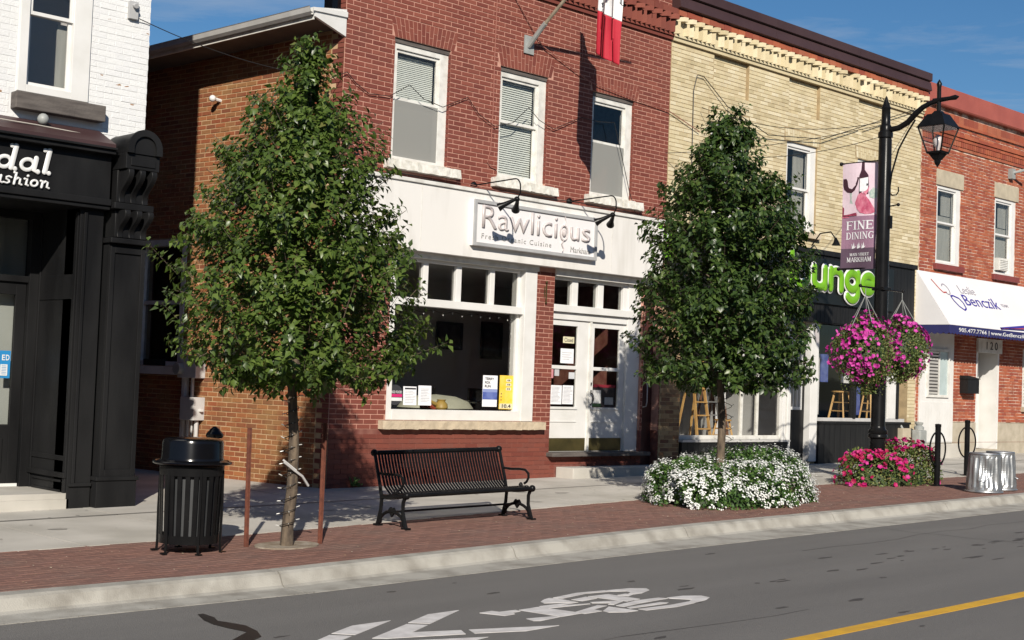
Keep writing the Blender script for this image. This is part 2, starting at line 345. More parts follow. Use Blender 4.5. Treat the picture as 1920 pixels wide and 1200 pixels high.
    def build(s, name, mats, par=None, smooth=False, label=None, cat=None, group=None, kind=None, bevel=0):
        me = s.mesh(name, mats, smooth)
        o = bpy.data.objects.new(name, me); C.objects.link(o); parent(o, par)
        if bevel:
            b = o.modifiers.new('bevel', 'BEVEL'); b.width = bevel; b.segments = 2; b.limit_method = 'ANGLE'
        return setp(o, label, cat, group, kind)

def box(name, m, par, x0, x1, y0, y1, z0, z1, bevel=0, **k): return MB().box(x0, x1, y0, y1, z0, z1).build(name, m, par, bevel=bevel, **k)
XZ = lambda y: (lambda a, b, d: (a, y + d, b))

def copy_tree(o, par=None):
    c = o.copy(); C.objects.link(c)
    if par is not None: c.parent = par
    WLOC[c] = WLOC.get(o, Matrix.Identity(4))
    for ch in list(o.children): copy_tree(ch, c)
    return c
def copy_to(o, loc, rz=0, label=None, group=None, scale=None):
    c = copy_tree(o); c.location = loc; c.rotation_euler = (0, 0, rz)
    if scale: c.scale = (scale,) * 3
    if label: c['label'] = label
    if group: c['group'] = group
    return c

def gz(x): return 0.01593 * x          # the pavement climbs gently to the right
def px_of(p):
    v = Vector(p) - Vector((-12.02, -16.3135, 1.6585)); zc = -v.dot(back)
    return (512 + 1386.67 * v.dot(right) / zc, 320 - 1386.67 * v.dot(up) / zc, zc) if zc > .1 else (-9999, -9999, -1)
def visible(p, m=12):
    a = px_of(p); return -m < a[0] < 1024 + m and -m < a[1] < 640 + m

# ---- lettering from the built-in outline font, fitted to a rectangle
DEPS = []
def text_mesh(txt, shear=0, off=0, ext=0.5, spacing=1.0, lines=1.0, res=3):
    cu = bpy.data.curves.new('lettering', 'FONT'); cu.body = txt; cu.shear = shear; cu.offset = off; cu.extrude = 0; cu.space_character = spacing; cu.space_line = lines
    cu.resolution_u = res
    ob = bpy.data.objects.new('lettering_tmp', cu); C.objects.link(ob); bpy.context.view_layer.update()
    dg = bpy.context.evaluated_depsgraph_get(); me = bpy.data.meshes.new_from_object(ob.evaluated_get(dg))
    C.objects.unlink(ob); bpy.data.objects.remove(ob); return me
def text(name, txt, a0, a1, b0, b1, fn, m, par, thick=.01, shear=0, off=0, spacing=1.0, lines=1.0, label=None):
    """fn(a, b, d) maps sign coordinates to world; the text fills a0..a1, b0..b1"""
    me = text_mesh(txt, shear, off, spacing=spacing, lines=lines)
    co = np.array([v.co[:] for v in me.vertices]); mn = co.min(0); mxx = co.max(0)
    bm = bmesh.new(); bm.from_mesh(me)
    bmesh.ops.remove_doubles(bm, verts=bm.verts, dist=1e-5)
    if thick > 0.0025:
        r = bmesh.ops.extrude_face_region(bm, geom=bm.faces[:]); vs_ = [g for g in r['geom'] if isinstance(g, bmesh.types.BMVert)]
        st = set(vs_)
    else: st = set()
    for v in bm.verts:
        a = a0 + (v.co.x - mn[0]) / (mxx[0] - mn[0]) * (a1 - a0); b = b0 + (v.co.y - mn[1]) / (mxx[1] - mn[1]) * (b1 - b0)
        v.co = Vector(fn(a, b, -thick if v in st else (0 if st else -thick)))
    bmesh.ops.recalc_face_normals(bm, faces=bm.faces)
    bm.to_mesh(me); bm.free(); me.name = name; me.materials.clear(); me.materials.append(m)
    o = bpy.data.objects.new(name, me); C.objects.link(o); parent(o, par)
    if label: o['label'] = label
    return o

# ---- brick walls: a mortar-coloured backing with every brick laid on it
BRK = {}
def brick_mesh(L, H, D, m, seed=0):
    k = (round(L, 3), H, D, m.name, seed)
    if k in BRK: return BRK[k]
    b = 0.003; j = random.Random(seed + 3)
    e = lambda: j.uniform(-.0012, .0012)
    a = [(-L / 2, D, -H / 2), (L / 2, D, -H / 2), (L / 2, D, H / 2), (-L / 2, D, H / 2)]
    fr = [(-L / 2 + b + e(), -D * 0 - .001 + e(), -H / 2 + b + e()), (L / 2 - b + e(), e(), -H / 2 + b + e()), (L / 2 - b + e(), e(), H / 2 - b + e()), (-L / 2 + b + e(), e(), H / 2 - b + e())]
    me = bpy.data.meshes.new('brick'); me.from_pydata(a + fr, [], [(4, 5, 6, 7), (0, 1, 5, 4), (1, 2, 6, 5), (2, 3, 7, 6), (3, 0, 4, 7)])
    me.materials.append(m); me.update(); BRK[k] = me; return me

def lay_bricks(par, x0, x1, z0, z1, y, holes, m, BL=.255, BH=.0733, J=.011, proud=.006, frame=None, limit=300, counter=None, jit=.0015, name='brick', recess=None, hdr=0, pick=None, xoff=0):
    """running bond on the plane y (or the given frame (origin, direction)); holes = [(x0,x1,z0,z1)]; the bricks nearest the camera are objects of their own"""
    if frame is None: org = Vector((0, y, 0)); dr = Vector((1, 0, 0))
    else: org, dr = frame
    nrm = Vector((dr.y, -dr.x, 0))      # outward (towards the street)
    ang = math.atan2(dr.y, dr.x)
    full = []; rest = MB()
    nc = int(math.floor((z1 - z0) / BH))
    for c in range(nc):
        za = z0 + c * BH; zc = za + BH / 2
        iv = [(x0, x1)]
        for h in holes:
            if h[2] < zc < h[3]:
                nv = []
                for a, b in iv:
                    if h[1] <= a or h[0] >= b: nv.append((a, b)); continue
                    if h[0] > a: nv.append((a, h[0]))
                    if h[1] < b: nv.append((h[1], b))
                iv = nv
        off = xoff + (0 if c % 2 == 0 else BL / 2)
        for a, b in iv:
            k = math.floor((a - off) / BL); x = off + k * BL
            while x < b - 1e-6:
                p = max(x, a); q = min(x + BL, b)
                if q - p > .035:
                    Lx = q - p - J; xc = (p + q) / 2; jy = proud + rnd.uniform(-jit, jit)
                    if recess:
                        for rc in recess:
                            if rc[0] < xc < rc[1] and rc[2] < zc < rc[3]: jy -= rc[4]
                    cpt = org + dr * xc + nrm * jy; cpt.z = zc
                    isfull = abs(Lx - (BL - J)) < 1e-4
                    full.append((cpt, Lx, isfull))
                x += BL
    camp = Vector((-12.02, -16.3135, 1.6585))
    cand = [i for i, b in enumerate(full) if b[2] and visible(b[0], -4) and (pick is None or pick(b[0]))]
    cand.sort(key=lambda i: (full[i][0] - camp).length)
    sel = set(cand[:limit])
    Hh = BH - J
    for i, (cpt, Lx, isf) in enumerate(full):
        if i in sel:
            me = brick_mesh(Lx, Hh, proud + .004, m, rnd.randrange(6)); o = bpy.data.objects.new(name, me); C.objects.link(o)
            o.location = cpt; o.rotation_euler = (0, 0, ang); parent(o, par)
        else:
            a = dr * (Lx / 2); u = Vector((0, 0, Hh / 2)); d = nrm * -(proud + .004); bv = .003
            n = len(rest.v)
            ah = dr * (Lx / 2 - bv); uh = Vector((0, 0, Hh / 2 - bv))
            rest.v += [tuple(t) for t in (cpt - a - u + d, cpt + a - u + d, cpt + a + u + d, cpt - a + u + d, cpt - ah - uh, cpt + ah - uh, cpt + ah + uh, cpt - ah + uh)]
            for f in ((4, 5, 6, 7), (0, 1, 5, 4), (1, 2, 6, 5), (2, 3, 7, 6), (3, 0, 4, 7)): rest.f.append(tuple(n + t for t in f)); rest.mi.append(0)
    if rest.v:
        me = bpy.data.meshes.new('brickwork'); me.from_pydata(rest.v, [], rest.f); me.materials.append(m); me.update()
        o = bpy.data.objects.new('brickwork', me); C.objects.link(o); parent(o, par); o['kind'] = 'stuff'
    return len(sel)

def wall(name, m, par, x0, x1, z0, z1, y, holes, thick=.3, frame=None, **k):
    """solid wall with real openings"""
    xs = sorted({x0, x1, *[min(max(v, x0), x1) for h in holes for v in h[:2]]}); zs = sorted({z0, z1, *[min(max(v, z0), z1) for h in holes for v in h[2:4]]})
    b = MB()
    if frame is None: fn = lambda x, d, z: (x, y + d, z)
    else:
        org, dr = frame; nn = Vector((dr.y, -dr.x, 0))
        fn = lambda x, d, z: tuple(org + dr * x - nn * d + Vector((0, 0, z)))
    solid = {}
    for i in range(len(xs) - 1):
        for j in range(len(zs) - 1):
            xc = (xs[i] + xs[i + 1]) / 2; zc = (zs[j] + zs[j + 1]) / 2
            solid[i, j] = not any(h[0] < xc < h[1] and h[2] < zc < h[3] for h in holes)
    for (i, j), s_ in solid.items():
        if not s_: continue
        a, c, e, f = xs[i], xs[i + 1], zs[j], zs[j + 1]
        b.q([fn(a, 0, e), fn(c, 0, e), fn(c, 0, f), fn(a, 0, f)]); b.q([fn(a, thick, e), fn(a, thick, f), fn(c, thick, f), fn(c, thick, e)])
        if not solid.get((i - 1, j)): b.q([fn(a, 0, e), fn(a, 0, f), fn(a, thick, f), fn(a, thick, e)])
        if not solid.get((i + 1, j)): b.q([fn(c, 0, e), fn(c, thick, e), fn(c, thick, f), fn(c, 0, f)])
        if not solid.get((i, j - 1)): b.q([fn(a, 0, e), fn(a, thick, e), fn(c, thick, e), fn(c, 0, e)])
        if not solid.get((i, j + 1)): b.q([fn(a, 0, f), fn(c, 0, f), fn(c, thick, f), fn(a, thick, f)])
    me = bpy.data.meshes.new(name); me.from_pydata(b.v, [], b.f); me.materials.append(m); me.update()
    o = bpy.data.objects.new(name, me); C.objects.link(o); parent(o, par)
    return setp(o, **k)

def soldiers(par, x0, x1, z0, z1, y, m, splay=.1, rows=2, pitch=.075, proud=.012, name='arch_brick'):
    """splayed flat arch of upright bricks"""
    n = max(3, int(round((x1 - x0) / pitch)))
    xm = (x0 + x1) / 2
    for i in range(n):
        t0 = i / n; t1 = (i + 1) / n; g = .0055
        def X(t, z): return x0 + (x1 - x0) * t + (t - .5) * 2 * splay * (z - z0) / (z1 - z0)
        cut = z0 + (z1 - z0) * (.38 if i % 2 else .62)
        for a, b_ in ((z0, cut), (cut, z1)):
            g2 = .005
            b = MB().prism([(X(t0, a) + g, a + g2), (X(t1, a) - g, a + g2), (X(t1, b_) - g, b_ - g2), (X(t0, b_) + g, b_ - g2)], XZ(y), -.003 - rnd.uniform(0, .0025), .004)
            b.build(name, m, par)

def room(par, x0, x1, z0, z1, y0, depth, mw_=M_ROOMG, mf=M_DARK, name='room'):
    b = MB(); y1 = y0 + depth
    b.q([(x0, y1, z0), (x1, y1, z0), (x1, y1, z1), (x0, y1, z1)], 0); b.q([(x0, y0, z0), (x0, y1, z0), (x0, y1, z1), (x0, y0, z1)], 0); b.q([(x1, y0, z0), (x1, y0, z1), (x1, y1, z1), (x1, y1, z0)], 0)
    b.q([(x0, y0, z0), (x1, y0, z0), (x1, y1, z0), (x0, y1, z0)], 1); b.q([(x0, y0, z1), (x0, y1, z1), (x1, y1, z1), (x1, y0, z1)], 0)
    return b.build(name, [mw_, mf], par)

def sash_window(par, x0, x1, z0, z1, y, rail, kind='plain', depth=.12, fw=.07, m=M_WHITEOLD, blind=None, right_jamb=0.0):
    """double-hung window set back in its opening: frame, two sashes, panes, blind or curtain"""
    yf = y + depth
    w = MB(); w.box(x0, x0 + fw, yf - .05, yf + .08, z0, z1); w.box(x1 - fw - right_jamb, x1, yf - .05, yf + .08, z0, z1)
    w.box(x0 + fw, x1 - fw - right_jamb, yf - .05, yf + .08, z1 - fw, z1); w.box(x0 + fw, x1 - fw - right_jamb, yf - .05, yf + .08, z0, z0 + fw * .8)
    o = w.build('window', m, par, bevel=.004)
    a, b = x0 + fw, x1 - fw - right_jamb; c, d = z0 + fw * .8, z1 - fw; sw = .045
    s = MB()
    for (e, f, yy) in ((rail - .02, d, yf - .02), (c, rail + .02, yf + .012)):
        s.box(a, a + sw, yy, yy + .03, e, f); s.box(b - sw, b, yy, yy + .03, e, f); s.box(a + sw, b - sw, yy, yy + .03, e, e + sw); s.box(a + sw, b - sw, yy, yy + .03, f - sw, f)
    s.build('sash', m, o, bevel=.003)
    for (e, f, yy) in ((rail + .03, d - sw, yf - .008), (c + sw, rail - .03, yf + .024)):
        MB().box(a + sw + .001, b - sw - .001, yy, yy + .005, e, f).build('pane', M_GLASS, o)
    return o, (a, b, c, d, yf)
# ================================================================ THE SETTING
def sheet(name, m, pts, dz, kind='structure', par=None):
    b = MB(); b.q([(x, y, gz(x) + dz) for x, y in pts]); me = bpy.data.meshes.new(name); me.from_pydata(b.v, [], b.f); me.materials.append(m); me.update()
    if me.polygons[0].normal.z < 0: me.flip_normals()
    o = bpy.data.objects.new(name, me); C.objects.link(o); parent(o, par)
    if kind: o['kind'] = kind
    return o
def lerp_poly(P, x):
    if x <= P[0][0]: return P[0][1]
    for (a, ya), (b, yb) in zip(P, P[1:]):
        if x <= b: return ya + (yb - ya) * (x - a) / (b - a)
    return P[-1][1]
KIN = [(-60, -5.9), (-7.3, -5.86), (-5.2, -6.0), (1.4, -5.70), (9.7, -5.76), (80, -5.8)]
KOUT = [(-60, -6.45), (-7.6, -6.46), (-4.9, -6.6), (-1.4, -6.51), (8, -6.5), (80, -6.5)]
BORD = [(-60, -3.76), (-6.5, -3.76), (-3.7, -3.84), (1.24, -3.45), (8.3, -3.12), (14.3, -3.52), (80, -3.55)]
sheet('ground', mat('earth', (.12, .11, .08), (.09, .10, .05), scale=.3, rough=1), [(-500, -500), (500, -500), (500, 500), (-500, 500)], -.30)
road = sheet('road', M_ASPH, [(-120, -40), (120, -40), (120, -6.3), (-120, -6.3)], -.13)
side = sheet('sidewalk', M_PAVJ, [(-60, -5.78), (-7.3, -5.80), (-5.2, -5.93), (1.4, -5.64), (9.7, -5.70), (60, -5.74), (60, 8), (-60, 8)], -.012)

# concrete slabs of the pavement, two rows; joint between the rows shows as a dark line
x = -13.2; k = 0
while x < 27:
    for (ya, yb) in (('b', -1.5), (-1.5, 'w')):
        w = 1.52; b = MB()
        g = .008
        def yy(v, xx): return lerp_poly(BORD, xx) if v == 'b' else (v if v != 'w' else .35)
        yA0, yA1 = yy(ya, x), yy(ya, x + w); yB0, yB1 = yy(yb, x), yy(yb, x + w)
        dz = rnd.uniform(-.001, .002)
        P4 = [(x + g, yA0 + (g if ya != 'b' else 0)), (x + w - g, yA1 + (g if ya != 'b' else 0)), (x + w - g, yB1 - g), (x + g, yB0 - g)]
        top = [(p[0], p[1], gz(p[0]) + .005 + dz) for p in P4]; bot = [(p[0], p[1], gz(p[0]) - .08) for p in P4]
        b._hex(bot + top); b.build('slab', M_CONC, side)
    x += 1.52; k += 1
# alley floor
sheet('alley_path', M_CONC, [(-3.6, .36), (.2, .36), (-1.9, 15), (-5.5, 15)], .001)

jt = MB()
for i in range(40):
    xa = -13 + i; jt.q([(xa, -1.54, gz(xa) + .0085), (xa + 1, -1.54, gz(xa + 1) + .0085), (xa + 1, -1.47, gz(xa + 1) + .0085), (xa, -1.47, gz(xa) + .0085)])
jt.build('expansion_joint', mat('joint_filler', (.13, .12, .11), (.19, .18, .16), scale=5), side)
# clay pavers of the furnishing strip
PB = {}
def paver_mesh(seed):
    if seed in PB: return PB[seed]
    j = random.Random(seed); a, c, h = .097, .0475, .05
    e = lambda: j.uniform(-.0015, .0015)
    v = [(-a, -c, -h), (a, -c, -h), (a, c, -h), (-a, c, -h), (-a, -c, -.004), (a, -c, -.004), (a, c, -.004), (-a, c, -.004), (-a + .004, -c + .004, e()), (a - .004, -c + .004, e()), (a - .004, c - .004, e()), (-a + .004, c - .004, e())]
    me = bpy.data.meshes.new('paver'); me.from_pydata(v, [], [(8, 9, 10, 11), (4, 5, 9, 8), (5, 6, 10, 9), (6, 7, 11, 10), (7, 4, 8, 11), (0, 1, 5, 4), (1, 2, 6, 5), (2, 3, 7, 6), (3, 0, 4, 7)]); me.materials.append(M_PAV); me.update()
    PB[seed] = me; return me
pv = []
tilt = math.atan(.01593)
for r in range(30):
    yc = -3.02 - r * .102
    for i in range(-60, 135):
        xc = i * .2025 + (.101 if r % 2 else 0)
        if lerp_poly(KIN, xc) - .06 < yc < lerp_poly(BORD, xc) + .06 and -12.5 < xc < 27:
            pv.append((xc, yc, rnd.uniform(-.0025, .0025)))
camv = Vector((-12.02, -16.3135, 1.6585))
inf = [p for p in pv if visible((p[0], p[1], gz(p[0])), -6)]
inf.sort(key=lambda p: (Vector((p[0], p[1], 0)) - camv).length)
near = set(inf[:300]); rest = MB()
for p in pv:
    if p in near:
        o = bpy.data.objects.new('paver', paver_mesh(rnd.randrange(5))); C.objects.link(o); o.location = (p[0], p[1], gz(p[0]) + p[2]); o.rotation_euler = (0, -tilt, rnd.uniform(-.008, .008)); parent(o, side)
    else:
        me = paver_mesh(rnd.randrange(5)); n = len(rest.v); ang = rnd.uniform(-.008, .008); ca, sa = math.cos(ang), math.sin(ang)
        for v in me.vertices:
            X = v.co.x * ca - v.co.y * sa; Y = v.co.x * sa + v.co.y * ca; rest.v.append((p[0] + X, p[1] + Y, gz(p[0] + X) + p[2] + v.co.z))
        for f in me.polygons: rest.f.append(tuple(n + t for t in f.vertices)); rest.mi.append(0)
me = bpy.data.meshes.new('paving'); me.from_pydata(rest.v, [], rest.f); me.materials.append(M_PAV); me.update()
o = bpy.data.objects.new('paving', me); C.objects.link(o); parent(o, side); o['kind'] = 'stuff'

# kerb in cast lengths, with its gutter pan
kerb = root('kerb', (0, -6, -.1), kind='structure')
x = -14.0
xs = [-14.0]
while xs[-1] < 30: xs.append(xs[-1] + (2.95 if len(xs) % 3 else 3.1))
for xa, xb in zip(xs, xs[1:]):
    sub = np.linspace(xa + .007, xb - .007, 7); b = MB(); prof = []
    for xx in sub:
        yi = lerp_poly(KIN, xx); yo = lerp_poly(KOUT, xx); g0 = gz(xx); wv = .004 * math.sin(xx * 3.1) + rnd.uniform(-.002, .002)
        prof.append([(xx, yi, g0 - .2), (xx, yi, g0 + .006), (xx, yi - .15 + wv, g0 + .004), (xx, yi - .185 + wv, g0 - .018), (xx, yi - .235 + wv, g0 - .105), (xx, yi - .275, g0 - .122), (xx, yo, g0 - .126), (xx, yo - .001, g0 - .22)])
    n = len(b.v)
    for pr in prof: b.v += pr
    for i in range(len(prof) - 1):
        for k in range(7): b.f.append((n + i * 8 + k, n + i * 8 + k + 1, n + (i + 1) * 8 + k + 1, n + (i + 1) * 8 + k)); b.mi.append(0)
    b.f.append(tuple(n + k for k in range(8))); b.f.append(tuple(n + (len(prof) - 1) * 8 + k for k in reversed(range(8)))); b.mi += [0, 0]
    b.build('kerb_stone', M_KERB, kerb)

# road markings: thin sheets of paint on the asphalt
ARROW = {'a': [(-5.15, -8.12), (-4.8, -7.94), (-4.47, -7.94), (-5.04, -8.25)], 'b': [(-5.74, -8.43), (-5.2, -8.16), (-5.09, -8.28), (-5.37, -8.43), (-5.02, -8.58), (-5.09, -8.71), (-5.66, -8.5)], 'R': [(-4.96, -8.6), (-4.28, -8.88), (-4.64, -8.89), (-5.02, -8.73)]}
ARROW2 = {'d': [(-5.87, -8.12), (-5.57, -7.97), (-5.2, -7.97), (-5.76, -8.26)], 'e': [(-6.45, -8.46), (-5.92, -8.16), (-5.81, -8.28), (-6.07, -8.42), (-5.73, -8.59), (-5.8, -8.68)], 'f': [(-5.7, -8.6), (-5.03, -8.89), (-5.2, -8.92), (-5.76, -8.7)]}
BIKE = {'A': [(-4.42, -8.13), (-4.28, -8.12), (-4.26, -8.19), (-4.09, -8.2), (-4.1, -8.27), (-4.19, -8.27), (-4.22, -8.33), (-4.34, -8.34)], 'B': [(-4.29, -8.53), (-4.05, -8.58), (-4.01, -8.63), (-4.26, -8.66), (-4.31, -8.63)], 'C': [(-4.07, -8.22), (-3.84, -8.21), (-3.74, -8.62), (-4.0, -8.63)], 'D': [(-3.64, -8.04), (-3.54, -7.98), (-3.45, -7.95), (-3.41, -8.01), (-3.4, -8.23), (-3.58, -8.15), (-3.67, -8.11)], 'E': [(-3.81, -8.19), (-3.55, -8.21), (-3.44, -8.22), (-3.39, -8.24), (-3.67, -8.26), (-3.36, -8.34), (-3.37, -8.36), (-3.83, -8.3)], 'F': [(-3.41, -7.96), (-3.06, -7.9), (-2.74, -7.95), (-2.75, -8.02), (-3.0, -7.97), (-3.36, -8.03)], 'G': [(-2.73, -7.96), (-2.47, -8.0), (-2.34, -8.09), (-2.39, -8.17), (-2.57, -8.24), (-2.67, -8.24), (-2.71, -8.2), (-2.63, -8.16), (-2.61, -8.09), (-2.75, -8.02)], 'H': [(-2.84, -8.19), (-2.73, -8.18), (-2.69, -8.24), (-2.79, -8.28)], 'I': [(-3.35, -8.12), (-3.14, -8.09), (-3.11, -8.2), (-3.32, -8.22)], 'J': [(-3.11, -8.09), (-2.87, -8.11), (-2.83, -8.44), (-3.01, -8.46)], 'K': [(-3.31, -8.3), (-3.02, -8.39), (-3.04, -8.43), (-3.23, -8.5), (-3.26, -8.46), (-3.19, -8.43), (-3.33, -8.34)], 'L': [(-3.75, -8.55), (-3.37, -8.44), (-3.32, -8.5), (-3.54, -8.55), (-3.54, -8.65), (-3.75, -8.65)], 'M': [(-3.53, -8.65), (-3.34, -8.54), (-3.28, -8.81), (-3.41, -8.8), (-3.54, -8.72)], 'N': [(-3.25, -8.54), (-2.91, -8.47), (-2.64, -8.49), (-2.6, -8.56), (-2.99, -8.58), (-3.24, -8.62)], 'O': [(-3.24, -8.65), (-2.81, -8.65), (-2.76, -8.7), (-2.81, -8.72), (-3.26, -8.7)], 'P': [(-2.58, -8.53), (-2.38, -8.55), (-2.24, -8.64), (-2.25, -8.74), (-2.37, -8.8), (-2.55, -8.84), (-2.55, -8.76), (-2.47, -8.72), (-2.59, -8.57)], 'Q': [(-3.22, -8.76), (-2.85, -8.79), (-2.56, -8.77), (-2.56, -8.84), (-2.86, -8.88), (-3.21, -8.84)]}
def marking(polys, name, label, loc):
    t = root(name, loc, label, 'road marking')
    for k_, P in polys.items():
        b = MB().prism(P, lambda a, c, d: (a, c, gz(a) - .13 + d), .0005, .004); b.build('paint_patch', M_MARK, t)
marking(ARROW, 'painted_chevron', 'white painted chevron on the asphalt next to the bicycle symbol', (-5.1, -8.4, gz(-5.1) - .13))
marking(ARROW2, 'painted_chevron', 'white painted chevron at the bottom edge, farther from the bicycle symbol', (-5.8, -8.4, gz(-5.8) - .13))
marking(BIKE, 'painted_bicycle', 'white painted bicycle symbol on the grey asphalt', (-3.3, -8.4, gz(-3.3) - .13))
b = MB()
for i in range(60):
    a = -20 + i; w0 = .004 * math.sin(a * 2.3); c = a + 1
    b.prism([(a, -10.27 + w0), (c, -10.27 + .004 * math.sin(c * 2.3)), (c, -10.41), (a, -10.41)], lambda p, q, d: (p, q, gz(p) - .13 + d), .0005, .0045)
b.build('centre_line', M_YMARK, None, label='yellow centre line painted along the road', cat='road marking')
T = [(-6.25, -6.91), (-6.2, -6.91), (-6.21, -7.02), (-6.21, -7.08), (-6.27, -7.23), (-6.24, -7.32), (-6.2, -7.5), (-6.25, -7.73), (-6.34, -7.92), (-6.48, -8.01), (-6.58, -7.91), (-6.33, -7.72), (-6.36, -7.5), (-6.37, -7.33), (-6.34, -7.15)]
MB().prism(T, lambda a, c, d: (a, c, gz(a) - .13 + d), .0005, .004).build('tar_patch', M_TAR, road)
M_STAIN = mat('oil_stain', (.055, .05, .047), rough=.7)
for i in range(70):        # drips and scuffs along the wheel track, small potholes
    if i < 42: cx_, cy_ = rnd.uniform(-3.2, 9.5), 0; cy_ = -8.35 + .02 * cx_ + rnd.gauss(0, .22)
    else: cx_, cy_ = rnd.uniform(-7, 8), rnd.uniform(-10.8, -6.8)
    r = rnd.uniform(.02, .075); el = rnd.uniform(1.2, 3.2); P = []
    for k in range(9):
        th = 2 * math.pi * k / 9; q = r * rnd.uniform(.55, 1.2); P.append((cx_ + q * el * math.cos(th), cy_ + q * .6 * math.sin(th)))
    MB().prism(P, lambda a, c, d: (a, c, gz(a) - .13 + d), .0003, .0022).build('stain', M_STAIN, road)

# gum, drips and grit: uncountable
b = MB()
def blot(xx, yy_, r, z):
    P = [(xx + r * rnd.uniform(.6, 1.2) * math.cos(a), yy_ + r * .8 * rnd.uniform(.6, 1.2) * math.sin(a)) for a in np.linspace(0, 2 * math.pi, 8)[:-1]]; b.q([(p[0], p[1], gz(p[0]) + z) for p in P])
for i in range(150): xx = rnd.uniform(-8, 18); blot(xx, rnd.uniform(-3.3, -.1), rnd.uniform(.008, .03), .0096)
for i in range(14): xx = rnd.uniform(-8, 12); blot(xx, rnd.uniform(-3.0, -.3), rnd.uniform(.05, .14), .0092)
o = b.build('pavement_stains', mat('pavement_stain', (.25, .235, .21), (.32, .30, .27), scale=9, rough=.95), side); o['kind'] = 'stuff'
b = MB()
for i in range(1500):
    xx = rnd.uniform(-8, 16); yy_ = lerp_poly(KOUT, xx) - abs(rnd.gauss(0, .12)) + .05; blot(xx, yy_, rnd.uniform(.003, .010), -.1245 if yy_ > lerp_poly(KOUT, xx) else -.1285)
o = b.build('gutter_grit', mat('grit', (.30, .27, .22), (.07, .06, .05), scale=40, rough=1), road); o['kind'] = 'stuff'
for P0 in (((-6.9, -9.3), (-2.0, -9.62), 9), ((1.2, -7.4), (9.0, -7.15), 12), ((4.0, -6.7), (4.3, -10.2), 9)):
    n = P0[2]; pts = [(P0[0][0] + (P0[1][0] - P0[0][0]) * i / n + rnd.uniform(-.06, .06), P0[0][1] + (P0[1][1] - P0[0][1]) * i / n + rnd.uniform(-.05, .05)) for i in range(n + 1)]; b = MB()
    for (p, q) in zip(pts, pts[1:]):
        w_ = rnd.uniform(.004, .009); d = Vector((q[0] - p[0], q[1] - p[1])).normalized(); nx, ny = -d.y * w_, d.x * w_
        b.q([(p[0] - nx, p[1] - ny, gz(p[0]) - .1288), (q[0] - nx, q[1] - ny, gz(q[0]) - .1288), (q[0] + nx, q[1] + ny, gz(q[0]) - .1288), (p[0] + nx, p[1] + ny, gz(p[0]) - .1288)])
    b.build('crack', M_STAIN, road)
# small litter of pale petals and leaves on the pavers: uncountable
b = MB()
for i in range(420):
    xx = rnd.uniform(-8, 14); yy_ = rnd.uniform(-5.85, -3.9)
    if rnd.random() < .5: xx = rnd.gauss(3.6, 1.4); yy_ = rnd.gauss(-5.1, .35)
    if not (-5.9 < yy_ < -3.6): continue
    r = rnd.uniform(.006, .02); th = rnd.uniform(0, 6.3); z = gz(xx) + .006
    b.q([(xx - r * math.cos(th), yy_ - r * math.sin(th), z), (xx + r * .5 * math.sin(th), yy_ - r * .5 * math.cos(th), z + .004), (xx + r * math.cos(th), yy_ + r * math.sin(th), z + .001), (xx - r * .5 * math.sin(th), yy_ + r * .5 * math.cos(th), z + .003)])
o = b.build('litter', mat('fallen_petals', (.62, .56, .46), (.38, .28, .16), scale=30, rough=.9), None); o['kind'] = 'stuff'; o['label'] = 'fallen petals and leaf scraps scattered on the brick paving'

# ================================================================ RED BRICK RESTAURANT BUILDING
RB = root('brick_building', (0, 0, 0), 'red brick two-storey building with three sash windows above the white shop fascia', 'building')
WINS = [(.93, 2.06, 4.93, 6.79), (3.13, 4.24, 4.92, 6.76), (5.32, 6.42, 4.92, 6.73)]
SHOPW = (1.05, 4.13, 1.01, 3.58); DOORW = (4.56, 6.84, .43, 3.58); MAR = (6.9, 7.34, .14, 3.58)
FH = [*WINS, SHOPW, DOORW, MAR]
fw_ = wall('front_wall', M_MOR_PINK, RB, 0, 7.38, .87, 9.4, 0, FH, thick=.32)
fl_ = wall('plinth_wall', M_MOR_DARK, RB, 0, 7.38, -.3, .87, .001, [DOORW, MAR], thick=.32)
ATOP = lambda z: .87 + .0733 * math.ceil((z + .29 - .87) / .0733)
ARCH = [(w[0] - .07, w[1] + .12, w[3], ATOP(w[3])) for w in WINS]
BH_ = [*FH, *[(w[0] - .12, w[1] + .2, w[2] - .16, w[2]) for w in WINS], *[(a[0] + .02, a[1] - .02, a[2], a[3]) for a in ARCH], (.05, 7.1, 3.5, 4.62)]
n1 = lay_bricks(fw_, 0.004, 7.38, .87, 8.3, 0, BH_, M_RED, BL=.255, BH=.0733, J=.0105, limit=300, pick=lambda p: p.z > 4.6 or p.x > 4)
lay_bricks(fl_, 0.004, 7.38, -.08, .85, 0, [DOORW, MAR, (4.70, 7.38, -.1, .26)], M_REDLOW, BL=.255, BH=.0733, J=.007, proud=.006, limit=0)
for w, a in zip(WINS, ARCH): soldiers(RB, w[0] - .0, w[1] + .06, w[3], ATOP(w[3]) - .002, 0, M_RED, splay=.09, pitch=.0755)
